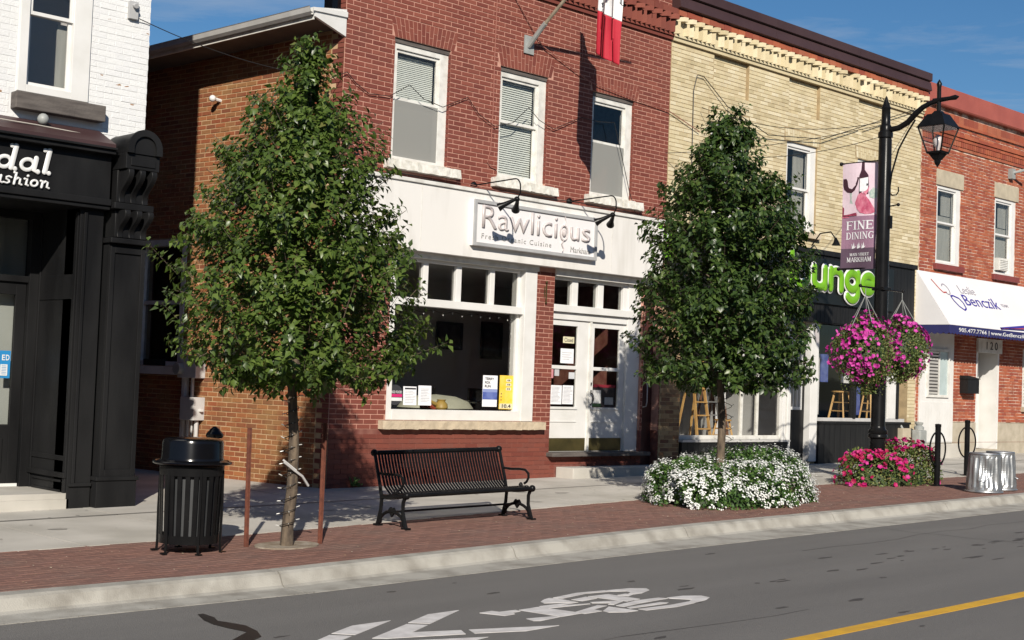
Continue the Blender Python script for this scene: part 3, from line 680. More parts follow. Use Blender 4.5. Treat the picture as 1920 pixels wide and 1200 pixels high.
for i, w in enumerate(WINS):
    x0, x1, z0, z1 = w
    head = box('lintel', M_WOODG, RB, x0, x1, .03, .14, z1 - .07, z1)
    o, (a, b_, c, d, yf) = sash_window(RB, x0, x1, z0, z1 - .07, -.02, 5.88, depth=.12, fw=.085, right_jamb=.09)
    if i != 1: MB().box(a, b_, yf - .036, yf - .03, c, 5.86).build('insect_screen', M_SCREEN, o)
    J_ = MB()
    for k in range(int((z1 - z0) / .0733)):
        za = .87 + .0733 * math.ceil((z0 - .87) / .0733) + k * .0733
        if za + .063 < z1: J_.box(x1 - .012, x1 + .001, -.0045 + rnd.uniform(0, .002), .10, za + .005, za + .0675); J_.box(x0 - .001, x0 + .008, -.0045, .10, za + .005, za + .0675)
    J_.build('jamb_bricks', M_RED, RB)['kind'] = 'stuff'
    if i == 0:
        n = 34
        for k in range(n): z = c + .04 + k * (5.86 - c - .06) / n; MB().q([(a + .03, yf + .10, z), (b_ - .03, yf + .10, z), (b_ - .03, yf + .112, z + .022), (a + .03, yf + .112, z + .022)]).build('slat', M_BLIND, o)
        n = 22
        for k in range(n): z = 5.93 + k * (d - 5.93 - .06) / n; MB().q([(a + .03, yf + .08, z), (b_ - .03, yf + .08, z), (b_ - .03, yf + .092, z + .026), (a + .03, yf + .092, z + .026)]).build('slat', M_BLIND, o)
    if i == 1:
        n = 42
        for k in range(n): z = c + .05 + k * (d - c - .08) / n; MB().q([(a + .03, yf + .07, z), (b_ - .03, yf + .07, z), (b_ - .03, yf + .083, z + .027), (a + .03, yf + .083, z + .027)]).build('slat', M_BLIND, o)
    s = MB(); n = 14
    xs_ = np.linspace(x0 - .12, x1 + .2, n)
    for k in range(n - 1):
        j = lambda: rnd.uniform(-.008, .008)
        s._hex([(xs_[k], -.14 + j(), z0 - .145 + j()), (xs_[k + 1], -.14 + j(), z0 - .145 + j()), (xs_[k + 1], .05, z0 - .145), (xs_[k], .05, z0 - .145), (xs_[k], -.12 + j(), z0 - .003 + j()), (xs_[k + 1], -.12 + j(), z0 - .003 + j()), (xs_[k + 1], .12, z0), (xs_[k], .12, z0)])
    s.build('window_sill', M_SILL, RB)
room(RB, .2, 7.2, 4.6, 7.0, .5, 3.0, M_ROOMG, M_DARK)
# moulded fascia across the shop front
box('fascia_board', M_FASCIA, RB, .03, 7.1, -.20, -.002, 3.58, 4.60)
box('fascia_cap', M_WHITEOLD, RB, .02, 7.12, -.235, -.002, 4.603, 4.66, bevel=.008)
for xv in (1.42, 5.72, ): box('panel_joint', M_WHITEOLD, RB, xv, xv + .012, -.2035, -.2, 3.6, 4.58)
box('frieze', M_WHITEOLD, RB, .9, 4.14, -.05, .1, 3.49, 3.577); box('frieze', M_WHITEOLD, RB, 4.56, 7.08, -.04, .1, 3.46, 3.577)
# shop window: white joinery with a row of small transom lights
SW_ = MB(); yf = .10
SW_.box(1.05, 1.17, yf - .08, yf + .12, 1.01, 3.49); SW_.box(3.86, 4.13, -.02, yf + .0, 1.01, 3.49); SW_.box(3.80, 3.90, yf + .001, yf + .14, 1.01, 3.49)
SW_.box(1.17, 3.86, yf - .1, yf + .1, 1.01, 1.17); SW_.box(1.17, 3.86, yf - .09, yf + .1, 2.76, 2.88); SW_.box(1.17, 3.80, yf - .05, yf + .08, 3.44, 3.49)
for a, c in ((1.74, 1.84), (2.42, 2.53), (3.15, 3.25)): SW_.box(a, c, yf - .03, yf + .07, 2.88, 3.44)
sw = SW_.build('shop_window', M_WHITE, RB, bevel=.006)
MB().box(1.17, 3.80, yf + .05, yf + .058, 1.17, 2.76).build('pane', M_GLASS, sw)
for a, c in ((1.17, 1.74), (1.84, 2.42), (2.53, 3.15), (3.25, 3.80)): MB().box(a, c, yf + .03, yf + .036, 2.88, 3.44).build('pane', M_GLASSD, sw)
s = MB(); xs_ = np.linspace(.91, 4.34, 26)
for k in range(25):
    j = lambda: rnd.uniform(-.006, .006)
    s._hex([(xs_[k], -.13 + j(), .875 + j()), (xs_[k + 1], -.13 + j(), .875 + j()), (xs_[k + 1], .1, .875), (xs_[k], .1, .875), (xs_[k], -.135 + j(), 1.0), (xs_[k + 1], -.135 + j(), 1.0), (xs_[k + 1], .1, 1.008), (xs_[k], .1, 1.008)])
s.build('stone_sill', M_STONE, RB)
b = MB().tube([(4.34, -.03, 3.02), (4.34, -.03, 3.30)], .012, 6); b.ball((4.34, -.03, 3.33), .022, 6); b.ball((4.34, -.03, 2.99), .02, 6); b.tube([(4.30, -.03, 3.08), (4.30, -.03, 3.26)], .008, 6)
b.build('brass_ornament', M_BRASS, RB, smooth=True)
# entrance: double doors under three transom lights
DF = MB(); yd = .10
DF.box(4.56, 4.60, yd - .06, yd + .1, .5, 3.46); DF.box(6.50, 6.84, yd - .05, yd + .1, .5, 3.46); DF.box(4.60, 6.50, yd - .04, yd + .1, 2.74, 2.86); DF.box(4.57, 6.60, yd - .10, yd + .1, 2.865, 2.985)
DF.box(4.60, 6.50, yd - .03, yd + .1, 3.41, 3.46)
for a, c in ((5.07, 5.21), (5.72, 5.86), (6.38, 6.50)): DF.box(a, c, yd - .03, yd + .09, 2.986, 3.41)
df = DF.build('door_frame', M_WHITE, RB, bevel=.006)
for a, c in ((4.60, 5.07), (5.21, 5.72), (5.86, 6.38)): MB().box(a, c, yd + .03, yd + .036, 2.986, 3.41).build('pane', M_GLASSD, df)
for di, (a, b_, g0, g1) in enumerate(((4.602, 5.56, 4.63, 5.27), (5.60, 6.498, 5.70, 6.36))):
    D_ = MB(); y0, y1 = yd - .005 + .01 * di, yd + .04 + .01 * di
    D_.box(a, g0, y0, y1, .5, 2.735); D_.box(g1, b_, y0, y1, .5, 2.735); D_.box(g0, g1, y0, y1, 2.64, 2.735); D_.box(g0, g1, y0, y1, .5, 1.26); D_.box(g0, g1, y0, y1, 1.90, 1.96)
    d = D_.build('door', M_WHITE, RB, bevel=.003)
    box('moulding', M_WHITE, d, g0 - .03, g1 + .03, y0 - .02, y0 - .001, 1.22, 1.26); box('moulding', M_WHITE, d, g0 - .02, g1 + .02, y0 - .012, y0 - .001, 1.00, 1.015)
    for e, f in ((1.26, 1.90), (1.96, 2.64)): MB().box(g0, g1, y0 + .02, y0 + .026, e, f).build('pane', M_GLASS, d)
    box('kick_plate', M_BRASS, d, a + .01, b_ - .03, y0 - .006, y0 - .001, .51, .73)
box('astragal', M_WHITEOLD, RB, 5.555, 5.607, yd - .03, yd + .03, .5, 2.735)
b = MB().tube([(5.635, yd - .01, 1.52), (5.64, yd - .07, 1.47), (5.64, yd - .08, 1.40), (5.635, yd - .06, 1.34), (5.635, yd - .01, 1.30)], .009, 6); b.box(5.625, 5.65, yd - .02, yd + .0, 1.48, 1.56); b.box(5.627, 5.65, yd - .02, yd, 1.64, 1.69)
b.build('door_handle', M_BLACK, RB, smooth=True)
box('threshold', M_WOODG, RB, 4.50, 6.99, -.16, .42, .43, .495, bevel=.006)
box('step', M_CONC, RB, 4.73, 7.3, -.42, -.02, -.1, .255, bevel=.008)
# dark red side door in the shaded recess
b = MB().box(6.9, 7.34, .16, .22, .14, 3.58); mdr = b.build('side_door', M_REDDOOR, RB)
b = MB().tube([(7.10, .15, 1.28), (7.10, .08, 1.30), (7.10, .06, 1.38), (7.10, .06, 1.66), (7.10, .08, 1.72), (7.10, .15, 1.74)], .012, 6); b.build('door_handle', M_GREY, mdr, smooth=True)
shoproom = room(RB, .4, 7.3, .5, 3.5, .36, 3.3, M_ROOMG, M_DARK)
# flank wall in the alley
SD = Vector((-.13249552, .9911836, 0)); SO = Vector((0, 0, 0)); SN = Vector((SD.y, -SD.x, 0))
def SWp(t, d, z): p = SO + SD * t - SN * (-d); return (p.x, p.y, z)   # d > 0 stands out into the alley?
OUT = Vector((-SD.y, SD.x, 0))     # away from the building, into the alley
def SP(t, d, z): p = SO + SD * t + OUT * d; return (p.x, p.y, z)
# frame for lay_bricks: its outward normal is (dr.y, -dr.x); run the wall backwards so that it faces the alley
FR = (SO + SD * 14, -SD); fx = lambda t: 14 - t
SWIN = (3.40, 4.66, 1.70, 3.75)
swh = [(fx(SWIN[1]), fx(SWIN[0]), SWIN[2], SWIN[3])]
sw_ = wall('flank_wall', M_MOR_SIDE, RB, 0, 14, -.3, 6.78, 0, swh, thick=.3, frame=FR)
lay_bricks(sw_, 0, fx(.27), -.1, 6.75, 0, swh, M_SIDE, BL=.235, BH=.0745, J=.012, proud=.006, jit=.003, frame=FR, limit=0)
# corner quoins of red brick, toothed into the flank
fq = MB()
for c in range(int(9.3 / .0733)):
    z = .0 + c * .0733; t1 = .25 if c % 2 else .14
    for ta, tb in (((0.0, t1 - .008),)):
        pass
    P0, P1 = SP(.002, .011, z), SP(t1 - .008, .011, z); Q0, Q1 = SP(.002, -.004, z), SP(t1 - .008, -.004, z); h = .0625
    fq._hex([P0, P1, Q1, Q0, (*P0[:2], z + h), (*P1[:2], z + h), (*Q1[:2], z + h), (*Q0[:2], z + h)])
fq.build('corner_bricks', M_RED, RB)
wall('corner_return', M_MOR_PINK, RB, 0, .32, 6.78, 9.4, 0, [], thick=.02, frame=(SO + SD * .32, -SD))
# alley window
b = MB()
def sbx(b, t0, t1, d0, d1, z0, z1):
    b._hex([SP(t0, d0, z0), SP(t1, d0, z0), SP(t1, d1, z0), SP(t0, d1, z0), SP(t0, d0, z1), SP(t1, d0, z1), SP(t1, d1, z1), SP(t0, d1, z1)])
t0, t1, z0, z1 = SWIN
sbx(b, t0, t0 + .1, -.14, 0.02, z0, z1); sbx(b, t1 - .12, t1, -.14, .02, z0, z1); sbx(b, t0 + .1, t1 - .12, -.14, 0.02, z1 - .1, z1); sbx(b, t0 + .1, t1 - .12, -.14, 0, z0, z0 + .07); sbx(b, t0 + .1, t1 - .12, -.12, -.05, 2.7, 2.76)
aw = b.build('window', M_WHITEOLD, RB)
b = MB(); sbx(b, t0 + .1, t1 - .12, -.1, -.094, z0 + .07, z1 - .1); b.build('pane', M_GLASSD, aw)
b = MB(); sbx(b, t0 - .1, t1 + .1, -.05, .12, z0 - .14, z0 - .01); b.build('window_sill', M_WHITEOLD, RB)
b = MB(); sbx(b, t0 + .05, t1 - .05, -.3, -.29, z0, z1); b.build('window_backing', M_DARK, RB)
# roof edge over the flank: soffit, fascia, gutter, roofing
def er(t): return 6.86 - .035 * t
OVH = .60
b = MB(); b.q([SP(.02, -.05, er(0) - .12), SP(14, -.05, er(14) - .12), SP(14, OVH, er(14) - .12), SP(.02, OVH, er(0) - .12)]); b.build('soffit', M_SOFF, RB)
b = MB(); b._hex([SP(.02, OVH, er(0) - .14), SP(14, OVH, er(14) - .14), SP(14, OVH + .02, er(14) - .14), SP(.02, OVH + .02, er(0) - .14), SP(.02, OVH, er(0) + .04), SP(14, OVH, er(14) + .04), SP(14, OVH + .02, er(14) + .04), SP(.02, OVH + .02, er(0) + .04)]); b.build('fascia_board', M_WHITEOLD, RB)
b = MB(); gp = []
for t in (.0, 4.6):
    gp.append([SP(t, OVH + .02 + dd, er(t) + zz) for dd, zz in ((0, -.07), (.05, -.09), (.09, -.05), (.10, .02), (.11, .03), (.10, .035), (.085, .0), (.07, -.04), (.02, -.05))])
n = len(b.v); b.v += gp[0] + gp[1]
for k in range(8): b.f.append((n + k, n + k + 1, n + 9 + k + 1, n + 9 + k)); b.mi.append(0)
b.build('gutter', mat('gutter_alu', (.55, .54, .52), rough=.35, metal=.3), RB)
b = MB(); b._hex([SP(-.02, -.0, er(0) - .26), SP(.03, -.0, er(0) - .26), SP(.03, OVH + .02, er(0) - .10), SP(-.02, OVH + .02, er(0) - .10), SP(-.02, 0, er(0) + .14), SP(.03, 0, er(0) + .14), SP(.03, OVH + .02, er(0) + .03), SP(-.02, OVH + .02, er(0) + .03)])
b.build('eave_end_board', M_WHITE, RB)
b = MB(); b._hex([SP(-.045, 0, er(0) + .02), SP(-.021, 0, er(0) + .02), SP(-.021, OVH + .06, er(0) - .03), SP(-.045, OVH + .06, er(0) - .03), SP(-.045, 0, er(0) + .1), SP(-.021, 0, er(0) + .1), SP(-.021, OVH + .06, er(0) + .02), SP(-.045, OVH + .06, er(0) + .02)]); b.build('eave_trim', M_WHITE, RB)
b = MB(); P = [SP(.3, OVH + .06, er(0) + .045), SP(14, OVH + .06, er(14) + .045), (7.3 - 1.8, 14, 7.0), (7.38, .3, 7.45)]; b.q(P); b.q([(p[0], p[1], p[2] - .03) for p in reversed(P)]); b.build('roof', M_SHING, RB)
b = MB().box(-.18, -.02, .1, .3, 6.98, 7.6); b.tube([(-.1, .2, 7.6), (-.1, .2, 8.2)], .05, 8); b.build('vent_pipe', M_GLOSSB, RB)
b = MB().box(.1, 7.3, 13.6, 14, -.3, 7.0); b.box(7.05, 7.35, .35, 13.6, -.3, 6.9); b.build('rear_wall', M_MOR_DARK, RB)
# top of the parapet with its corbelled brick cornice
def cornice(par, x0, x1, m, m2, y=0, skip=None):
    box('string_course', m, par, x0, x1, y - .045, y, 8.02, 8.085); box('string_course', m, par, x0, x1, y - .075, y, 8.09, 8.13)
    n = int((x1 - x0) / .13)
    for i in range(n):
        xa = x0 + i * (x1 - x0) / n
        if skip and rnd.random() < skip: continue
        h = rnd.uniform(-.012, .012); xb = xa + .05
        MB().prism([(xb - .058, .0), (xb + .058, .0), (xb, -.10)], lambda a, b_, d: (a, y - .05 + b_, d), 8.14, 8.36 + h).build('dentil_brick', m, par)
    n2 = int((x1 - x0) / .235)
    for i in range(n2):
        xa = x0 + (i + .5) * (x1 - x0) / n2
        if skip and rnd.random() < skip * .8: continue
        MB().prism([(xa - .09, 0), (xa + .10, 0), (xa + .085, -.15), (xa - .0, -.13)], lambda a, b_, d: (a, y - .055 + b_, d), 8.37, 8.455 + rnd.uniform(-.01, .01)).build('dogtooth_brick', m, par)
    box('cornice_backing', m, par, x0, x1, y - .05, y, 8.135, 8.46)
    n3 = int((x1 - x0) / .22)
    for i in range(n3):
        xa = x0 + i * (x1 - x0) / n3; MB().box(xa + .005, xa + (x1 - x0) / n3 - .005, y - .15 - rnd.uniform(0, .01), y, 8.468, 8.575).build('coping_brick', m2, par)
cornice(RB, 2.6, 7.38, M_RED, M_RED)
MB().box(0, 7.38, -.12, .32, 9.4, 9.5).build('coping', M_BROWN, RB)
lay_bricks(fw_, 0, 7.38, 8.54, 9.39, 0, [], M_RED, limit=0)
lay_bricks(fw_, 0, 2.6, 8.3, 8.54, 0, [], M_RED, limit=0)

# ================================================================ YELLOW BRICK LOUNGE BUILDING
LB = root('brick_building', (11.8, 0, gz(11.8)), 'yellow brick building with brown metal parapet over the black lounge front', 'building')
LW = [(8.62, 9.72, 4.93, 6.72), (11.08, 12.16, 4.93, 6.72), (13.68, 14.80, 4.93, 6.72)]
GL = (7.95, 11.30, .70, 3.1); GD = (11.30, 12.40, .25, 3.1); GR = (12.40, 15.95, 1.08, 3.2)
REC = [(8.65, 9.76, 7.30, 8.02), (11.1, 12.2, 7.30, 8.02), (13.66, 14.85, 7.30, 8.02)]
RXH = [*LW, GL, GD, GR]
lw_ = wall('front_wall', M_MOR_BUFF, LB, 7.385, 16.28, -.2, 8.9, 0, RXH + REC, thick=.32)
for r in REC:
    w2 = wall('recessed_panel', M_MOR_BUFF, LB, r[0], r[1], r[2], r[3], .07, [], thick=.1)
    lay_bricks(w2, r[0] + .01, r[1] - .01, r[2], r[3], .07, [], M_YEL, BL=.235, BH=.0765, J=.008, limit=0)
LH = [*RXH, *REC, *[(w[0] - .1, w[1] + .1, w[2] - .15, w[2]) for w in LW], *[(w[0] - .1, w[1] + .1, w[3], w[3] + .26) for w in LW], (7.385, 15.98, 3.1, 4.6), (7.98, 15.98, -.3, 1.1)]
lay_bricks(lw_, 7.40, 16.28, .26, 8.02, 0, LH, M_YEL, BL=.235, BH=.0765, J=.008, limit=290, xoff=.05, pick=lambda p: p.z > 4.7 and p.x > 7.5)
for w in LW:
    soldiers(LB, w[0] - .05, w[1] + .05, w[3] + .01, w[3] + .25, 0, M_YEL, splay=.03, pitch=.078)
    o, (a, b_, c, d, yf) = sash_window(LB, *w, -.03, 5.8, depth=.12, fw=.09, m=M_WHITE, right_jamb=.1)
    MB().box(w[0] - .08, w[1] + .08, -.1, .1, w[2] - .12, w[2] - .001).build('window_sill', M_STONE, LB)
    MB().box(a + .55 * (b_ - a), b_, yf + .12, yf + .14, c, d).build('curtain', M_CURT, o)
room(LB, 7.6, 16.1, 4.7, 7.0, .5, 2.5, M_ROOMG, M_DARK)
cornice(LB, 7.40, 16.28, M_YEL, M_ORG, skip=.07)
# brown metal parapet: sloping soffit strip and an upper box section in sheets
for i in range(3):
    xa, xb = 7.36 + i * 2.99, 7.36 + (i + 1) * 2.99 - .006
    MB().prism([(-.14, 8.59), (-.22, 8.61), (-.18, 8.80), (0, 8.80), (0, 8.59)], lambda a, b_, d: (d, a, b_), xa, xb).build('parapet_panel', M_BROWN, LB)
    MB().prism([(-.18, 8.822), (-.22, 8.835), (-.22, 9.0), (.3, 9.04), (.3, 8.822)], lambda a, b_, d: (d, a, b_), xa, xb).build('parapet_cap', M_BROWN, LB)
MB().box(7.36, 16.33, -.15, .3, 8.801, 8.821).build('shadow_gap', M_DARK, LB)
MB().box(7.4, 16.3, .32, 12, 8.6, 8.75).build('roof', M_SHING, LB)
MB().box(7.4, 16.3, 12, 12.3, -.2, 8.6).box(16.0, 16.3, .33, 12, -.2, 8.6).build('rear_wall', M_MOR_BUFF, LB)
# black shopfront: fascia, bulkheads, windows, door
fb = MB().box(7.40, 15.98, -.10, -.002, 3.10, 4.58).box(7.40, 15.99, -.16, -.10, 4.50, 4.60).build('fascia_board', M_BLACKT, LB)
n = 58
for i in range(n):
    xa = 7.42 + i * (15.95 - 7.42) / n
    MB().box(xa + .004, xa + (15.95 - 7.42) / n - .004, -.115, -.1, 3.12, 4.49).build('board', M_BLACKT, LB)
MB().box(9.0, 14.98, -.17, -.116, 3.50, 4.42).build('sign_panel', mat('sign_black', (.008, .009, .009), rough=.35), LB)
bl = MB(); bl.box(7.95, 11.28, .05, .12, .70, .78); bl.box(7.95, 11.28, .05, .12, 3.02, 3.1); bl.box(7.95, 8.0, .05, .12, .78, 3.02); bl.box(9.9, 9.95, .05, .12, .78, 3.02); bl.box(10.42, 10.46, .05, .12, .78, 3.02)
wl = bl.build('shop_window', M_WHITEOLD, LB)
for a, c in ((8.0, 9.9), (9.95, 10.42), (10.46, 11.2)): MB().box(a, c, .08, .086, .78, 3.02).build('pane', M_GLASS, wl)
box('window_post', M_WHITE, LB, 11.2, 11.30, .0, .14, .66, 3.02, bevel=.004)
box('window_ledge', M_GREY, LB, 7.93, 11.32, -.12, .05, .66, .70)
for i in range(20):
    xa = 7.95 + i * .1665; MB().box(xa + .003, xa + .1635, -.085, -.07, .14, .655).build('board', M_BLACKT, LB)
MB().box(7.95, 11.30, -.07, .3, .0, .66).build('bulkhead', M_BLACKT, LB)
ds = MB().box(11.32, 11.42, -.04, .12, .25, 3.1).box(12.10, 12.36, -.04, .12, .25, 3.1).build('door_post', M_WHITE, LB, bevel=.006)
dd = MB(); y0, y1 = .10, .15; g0, g1 = 11.55, 11.98
dd.box(11.43, g0, y0, y1, .26, 3.0); dd.box(g1, 12.09, y0, y1, .26, 3.0); dd.box(g0, g1, y0, y1, .26, 1.30); dd.box(g0, g1, y0, y1, 2.72, 3.0)
door2 = dd.build('door', M_BLACKT, LB, bevel=.003)
wf = MB(); wf.box(g0, g0 + .04, y0 - .015, y1, 1.30, 2.72); wf.box(g1 - .06, g1, y0 - .015, y1, 1.30, 2.72); wf.box(g0 + .04, g1 - .06, y0 - .015, y1, 1.30, 1.36); wf.box(g0 + .04, g1 - .06, y0 - .015, y1, 2.66, 2.72)
for f in (.34, .64): wf.box(g0 + f * .43 - .012, g0 + f * .43 + .012, y0 - .01, y1, 1.36, 2.66)
wf.build('glazing_bars', M_WHITE, door2); MB().box(g0 + .01, g1 - .01, y0 + .02, y0 + .026, 1.32, 2.7).build('pane', M_GLASS, door2)
MB().box(11.56, 11.96, y0 - .01, y0 - .001, .4, 1.12).build('door_panel', M_BLACKT, door2)
br = MB(); br.box(12.40, 12.47, .03, .12, 1.08, 3.2); br.box(12.47, 15.9, .03, .12, 3.12, 3.2); br.box(12.47, 15.9, .03, .12, 1.08, 1.15); wr = br.build('shop_window', M_GREY, LB)
MB().box(13.78, 13.88, .0, .12, 1.15, 3.12).build('mullion', M_BLACKT, wr); MB().box(15.52, 15.62, .01, .12, 1.15, 3.12).build('mullion', M_BLACKT, wr)
MB().box(15.22, 15.50, .02, .10, 1.15, 3.12).build('mullion', M_WHITE, wr)
for a, c in ((12.47, 13.78), (13.88, 15.22)): MB().box(a, c, .07, .076, 1.15, 3.12).build('pane', M_GLASS, wr)
MB().box(12.36, 15.97, -.06, .3, .1, 1.03).build('bulkhead', M_BLACKT, LB); box('window_ledge', M_BLACKT, LB, 12.38, 15.97, -.1, .05, 1.03, 1.08)
for i in range(18):
    xa = 12.38 + i * .199; MB().box(xa + .003, xa + .196, -.075, -.06, .18, 1.025).build('board', M_BLACKT, LB)
room(LB, 7.7, 12.38, .6, 3.2, .32, 3.2, M_ROOML, M_ROOMG); room(LB, 12.42, 16.0, .9, 3.3, .32, 2.6, M_ROOML, M_ROOML)
pq = MB().box(7.36, 7.94, -.02, .0, -.1, 3.1).build('pier', M_MOR_BUFF, LB); lay_bricks(pq, 7.37, 7.93, .1, 3.1, -.02, [], brick_mat('mottled_brick', [(.20, .10, .05), (.34, .25, .14), (.12, .05, .035), (.26, .17, .09)], grime_amt=.5), BL=.235, BH=.0765, limit=0)

# ================================================================ WEATHERED RED OFFICE
OB = root('brick_building', (19, 0, gz(19)), 'weathered orange-red brick office with red metal cap and white canopy', 'building')
OW = [(17.03, 18.13, 4.75, 6.57), (19.82, 20.90, 4.73, 6.61), (22.6, 23.7, 4.72, 6.62)]
OG = [(16.42, 17.92, .62, 3.15), (19.07, 20.22, .45, 3.05), (21.45, 22.9, 1.5, 2.95)]
ow_ = wall('front_wall', M_MOR_GREY, OB, 16.285, 26, 1.10, 8.45, 0, OW + OG, thick=.32)
ol_ = wall('stone_base', mat('grey_buff_stone', (.42, .37, .29), (.33, .29, .22), scale=4, rough=.9, bump=.5, bscale=25), OB, 16.285, 26, -.1, 1.09, -.02, [(OG[0][0], OG[0][1], .62, 1.2), (OG[1][0], OG[1][1], .45, 1.2)], thick=.34)
for zz in (.62,): MB().box(16.3, 26, -.022, -.0195, zz, zz + .008).build('stone_joint', M_MOR_DARK, OB)
OH = [*OW, *OG, *[(w[0] - .05, w[1] + .1, w[3], w[3] + .38) for w in OW], *[(w[0] - .1, w[1] + .12, w[2] - .14, w[2]) for w in OW]]
lay_bricks(ow_, 16.30, 26, 1.11, 7.5, 0, OH, M_ORG, BL=.24, BH=.0775, J=.010, limit=290, jit=.004, pick=lambda p: p.z > 4.6)
for w in OW:
    MB().box(w[0] - .05, w[1] + .1, -.03, .1, w[3] + .005, w[3] + .37).build('lintel', M_LINTEL, OB, bevel=.006)
    MB().box(w[0] - .1, w[1] + .12, -.09, .1, w[2] - .14, w[2] - .005).build('window_sill', M_REDSILL, OB, bevel=.006)
    o, (a, b_, c, d, yf) = sash_window(OB, *w, -.04, 5.72, depth=.1, fw=.07, m=M_WHITE, right_jamb=.12)
    MB().box(a, b_, yf + .10, yf + .12, c, 5.9).build('curtain', M_CURT, o); MB().box(a + .5 * (b_ - a), b_, yf + .10, yf + .12, 5.92, d).build('curtain', M_CURT, o)
room(OB, 16.5, 25.8, 4.6, 7.2, .5, 2.2, M_ROOML, M_ROOMG)
ac = MB().box(20.0, 20.45, -.06, .14, 4.84, 5.14); 
for k in range(6): ac.box(20.03, 20.42, -.075, -.06, 4.87 + k * .042, 4.89 + k * .042)
ac.build('vent_grille', M_WHITEOLD, OB)
for (za, zb, pr) in ((7.5, 7.57, .03), (7.72, 7.80, .03), (7.80, 7.88, .06), (8.05, 8.12, .05), (8.12, 8.30, .03)):
    w2 = MB()
    for i in range(42):
        xa = 16.3 + i * .231; w2.box(xa + .004, xa + .227, -pr - rnd.uniform(0, .005), .0, za + .004, zb - .004)
    w2.build('corbel_course', M_ORG, OB)
w2 = MB()
for i in range(90): xa = 16.3 + i * .107; w2.box(xa + .02, xa + .085, -.05, 0, 7.585, 7.70)
w2.build('corbel_course', M_ORG, OB)
lay_bricks(ow_, 16.30, 26, 7.88, 8.06, 0, [], M_ORG, BL=.24, BH=.0775, limit=0)
for i in range(4):
    xa = 16.285 + i * 2.4; MB().prism([(-.12, 8.40), (-.14, 8.43), (-.10, 8.86), (.3, 8.9), (.3, 8.40)], lambda a, b_, d: (d, a, b_), xa, xa + 2.395).build('parapet_cap', M_REDM, OB)
MB().box(16.3, 26, .32, 12, 8.4, 8.6).build('roof', M_SHING, OB); MB().box(16.3, 26, 12, 12.3, -.2, 8.4).box(25.7, 26, .33, 12, -.2, 8.4).build('rear_wall', M_MOR_GREY, OB)
# left white boarded bay with shuttered window
wb = MB(); wb.box(16.42, 17.92, -.04, .05, .62, 3.15)
bay = wb.build('white_bay', M_WHITE, OB)
for i in range(12): xa = 16.43 + i * .124; MB().box(xa + .003, xa + .121, -.052, -.04, .64, 1.55).build('board', M_WHITE, bay)
fr = MB(); a, c, e, f = 16.75, 17.62, 1.72, 2.72
fr.box(a - .06, a, -.08, -.03, e - .06, f + .06); fr.box(c, c + .06, -.08, -.03, e - .06, f + .06); fr.box(a, c, -.08, -.03, e - .06, e); fr.box(a, c, -.08, -.03, f, f + .06); fr.box(a + .45, a + .49, -.07, -.04, e, f)
fr.build('window_frame', M_WHITEOLD, bay); MB().box(a, a + .45, -.046, -.041, e, f).build('dark_opening', M_DARK, bay)
for k in range(13): z = e + .02 + k * .077; MB().q([(a + .01, -.05, z), (a + .44, -.05, z), (a + .44, -.078, z + .045), (a + .01, -.078, z + .045)]).build('shutter_slat', M_WHITE, bay)
MB().box(a + .49, c, -.05, -.045, e, f).build('pane', mat('frosted_pane', (.42, .5, .5), rough=.2), bay)
MB().box(16.45, 17.95, -.25, -.02, -.1, .60).build('step', M_CONC, OB, bevel=.01)
# recessed entrance with number board
e1 = MB(); e1.box(19.07, 19.14, .0, .5, .45, 3.05); e1.box(20.15, 20.22, -.0, .5, .45, 3.05); e1.box(19.14, 20.15, .5, .55, .45, 3.05); en = e1.build('entrance_recess', M_WHITE, OB)
MB().box(19.25, 20.05, .44, .49, .46, 2.66).build('door', M_WHITEOLD, OB, bevel=.004)
b = MB().tube([(19.42, .43, 1.35), (19.42, .37, 1.3), (19.44, .36, 1.2), (19.42, .38, 1.08), (19.42, .43, 1.05)], .012, 6); b.box(19.40, 19.45, .42, .44, 1.62, 1.66); b.box(19.40, 19.44, .42, .44, 1.9, 2.05)
b.build('door_handle', M_METER, OB, smooth=True)
hb = MB().box(19.05, 20.25, -.06, .0, 2.78, 3.12).build('header_board', M_WHITEOLD, OB)
text('house_number', '120', 19.45, 20.0, 2.86, 3.05, XZ(-.062), M_INK, OB, thick=.006, spacing=1.5)
MB().box(18.75, 20.4, -.35, -.03, -.1, .42).build('step', M_CONC, OB, bevel=.01)
wq = MB(); wq.box(21.45, 22.9, .02, .1, 1.5, 2.95); wq.build('window', M_WHITEOLD, OB)
for k in range(16): z = 1.58 + k * .082; MB().q([(21.55, .015, z), (22.8, .015, z), (22.8, -.015, z + .05), (21.55, -.015, z + .05)]).build('shutter_slat', M_WHITE, OB)
MB().box(21.4, 22.95, -.08, .1, 1.38, 1.5).build('window_sill', M_LINTEL, OB)

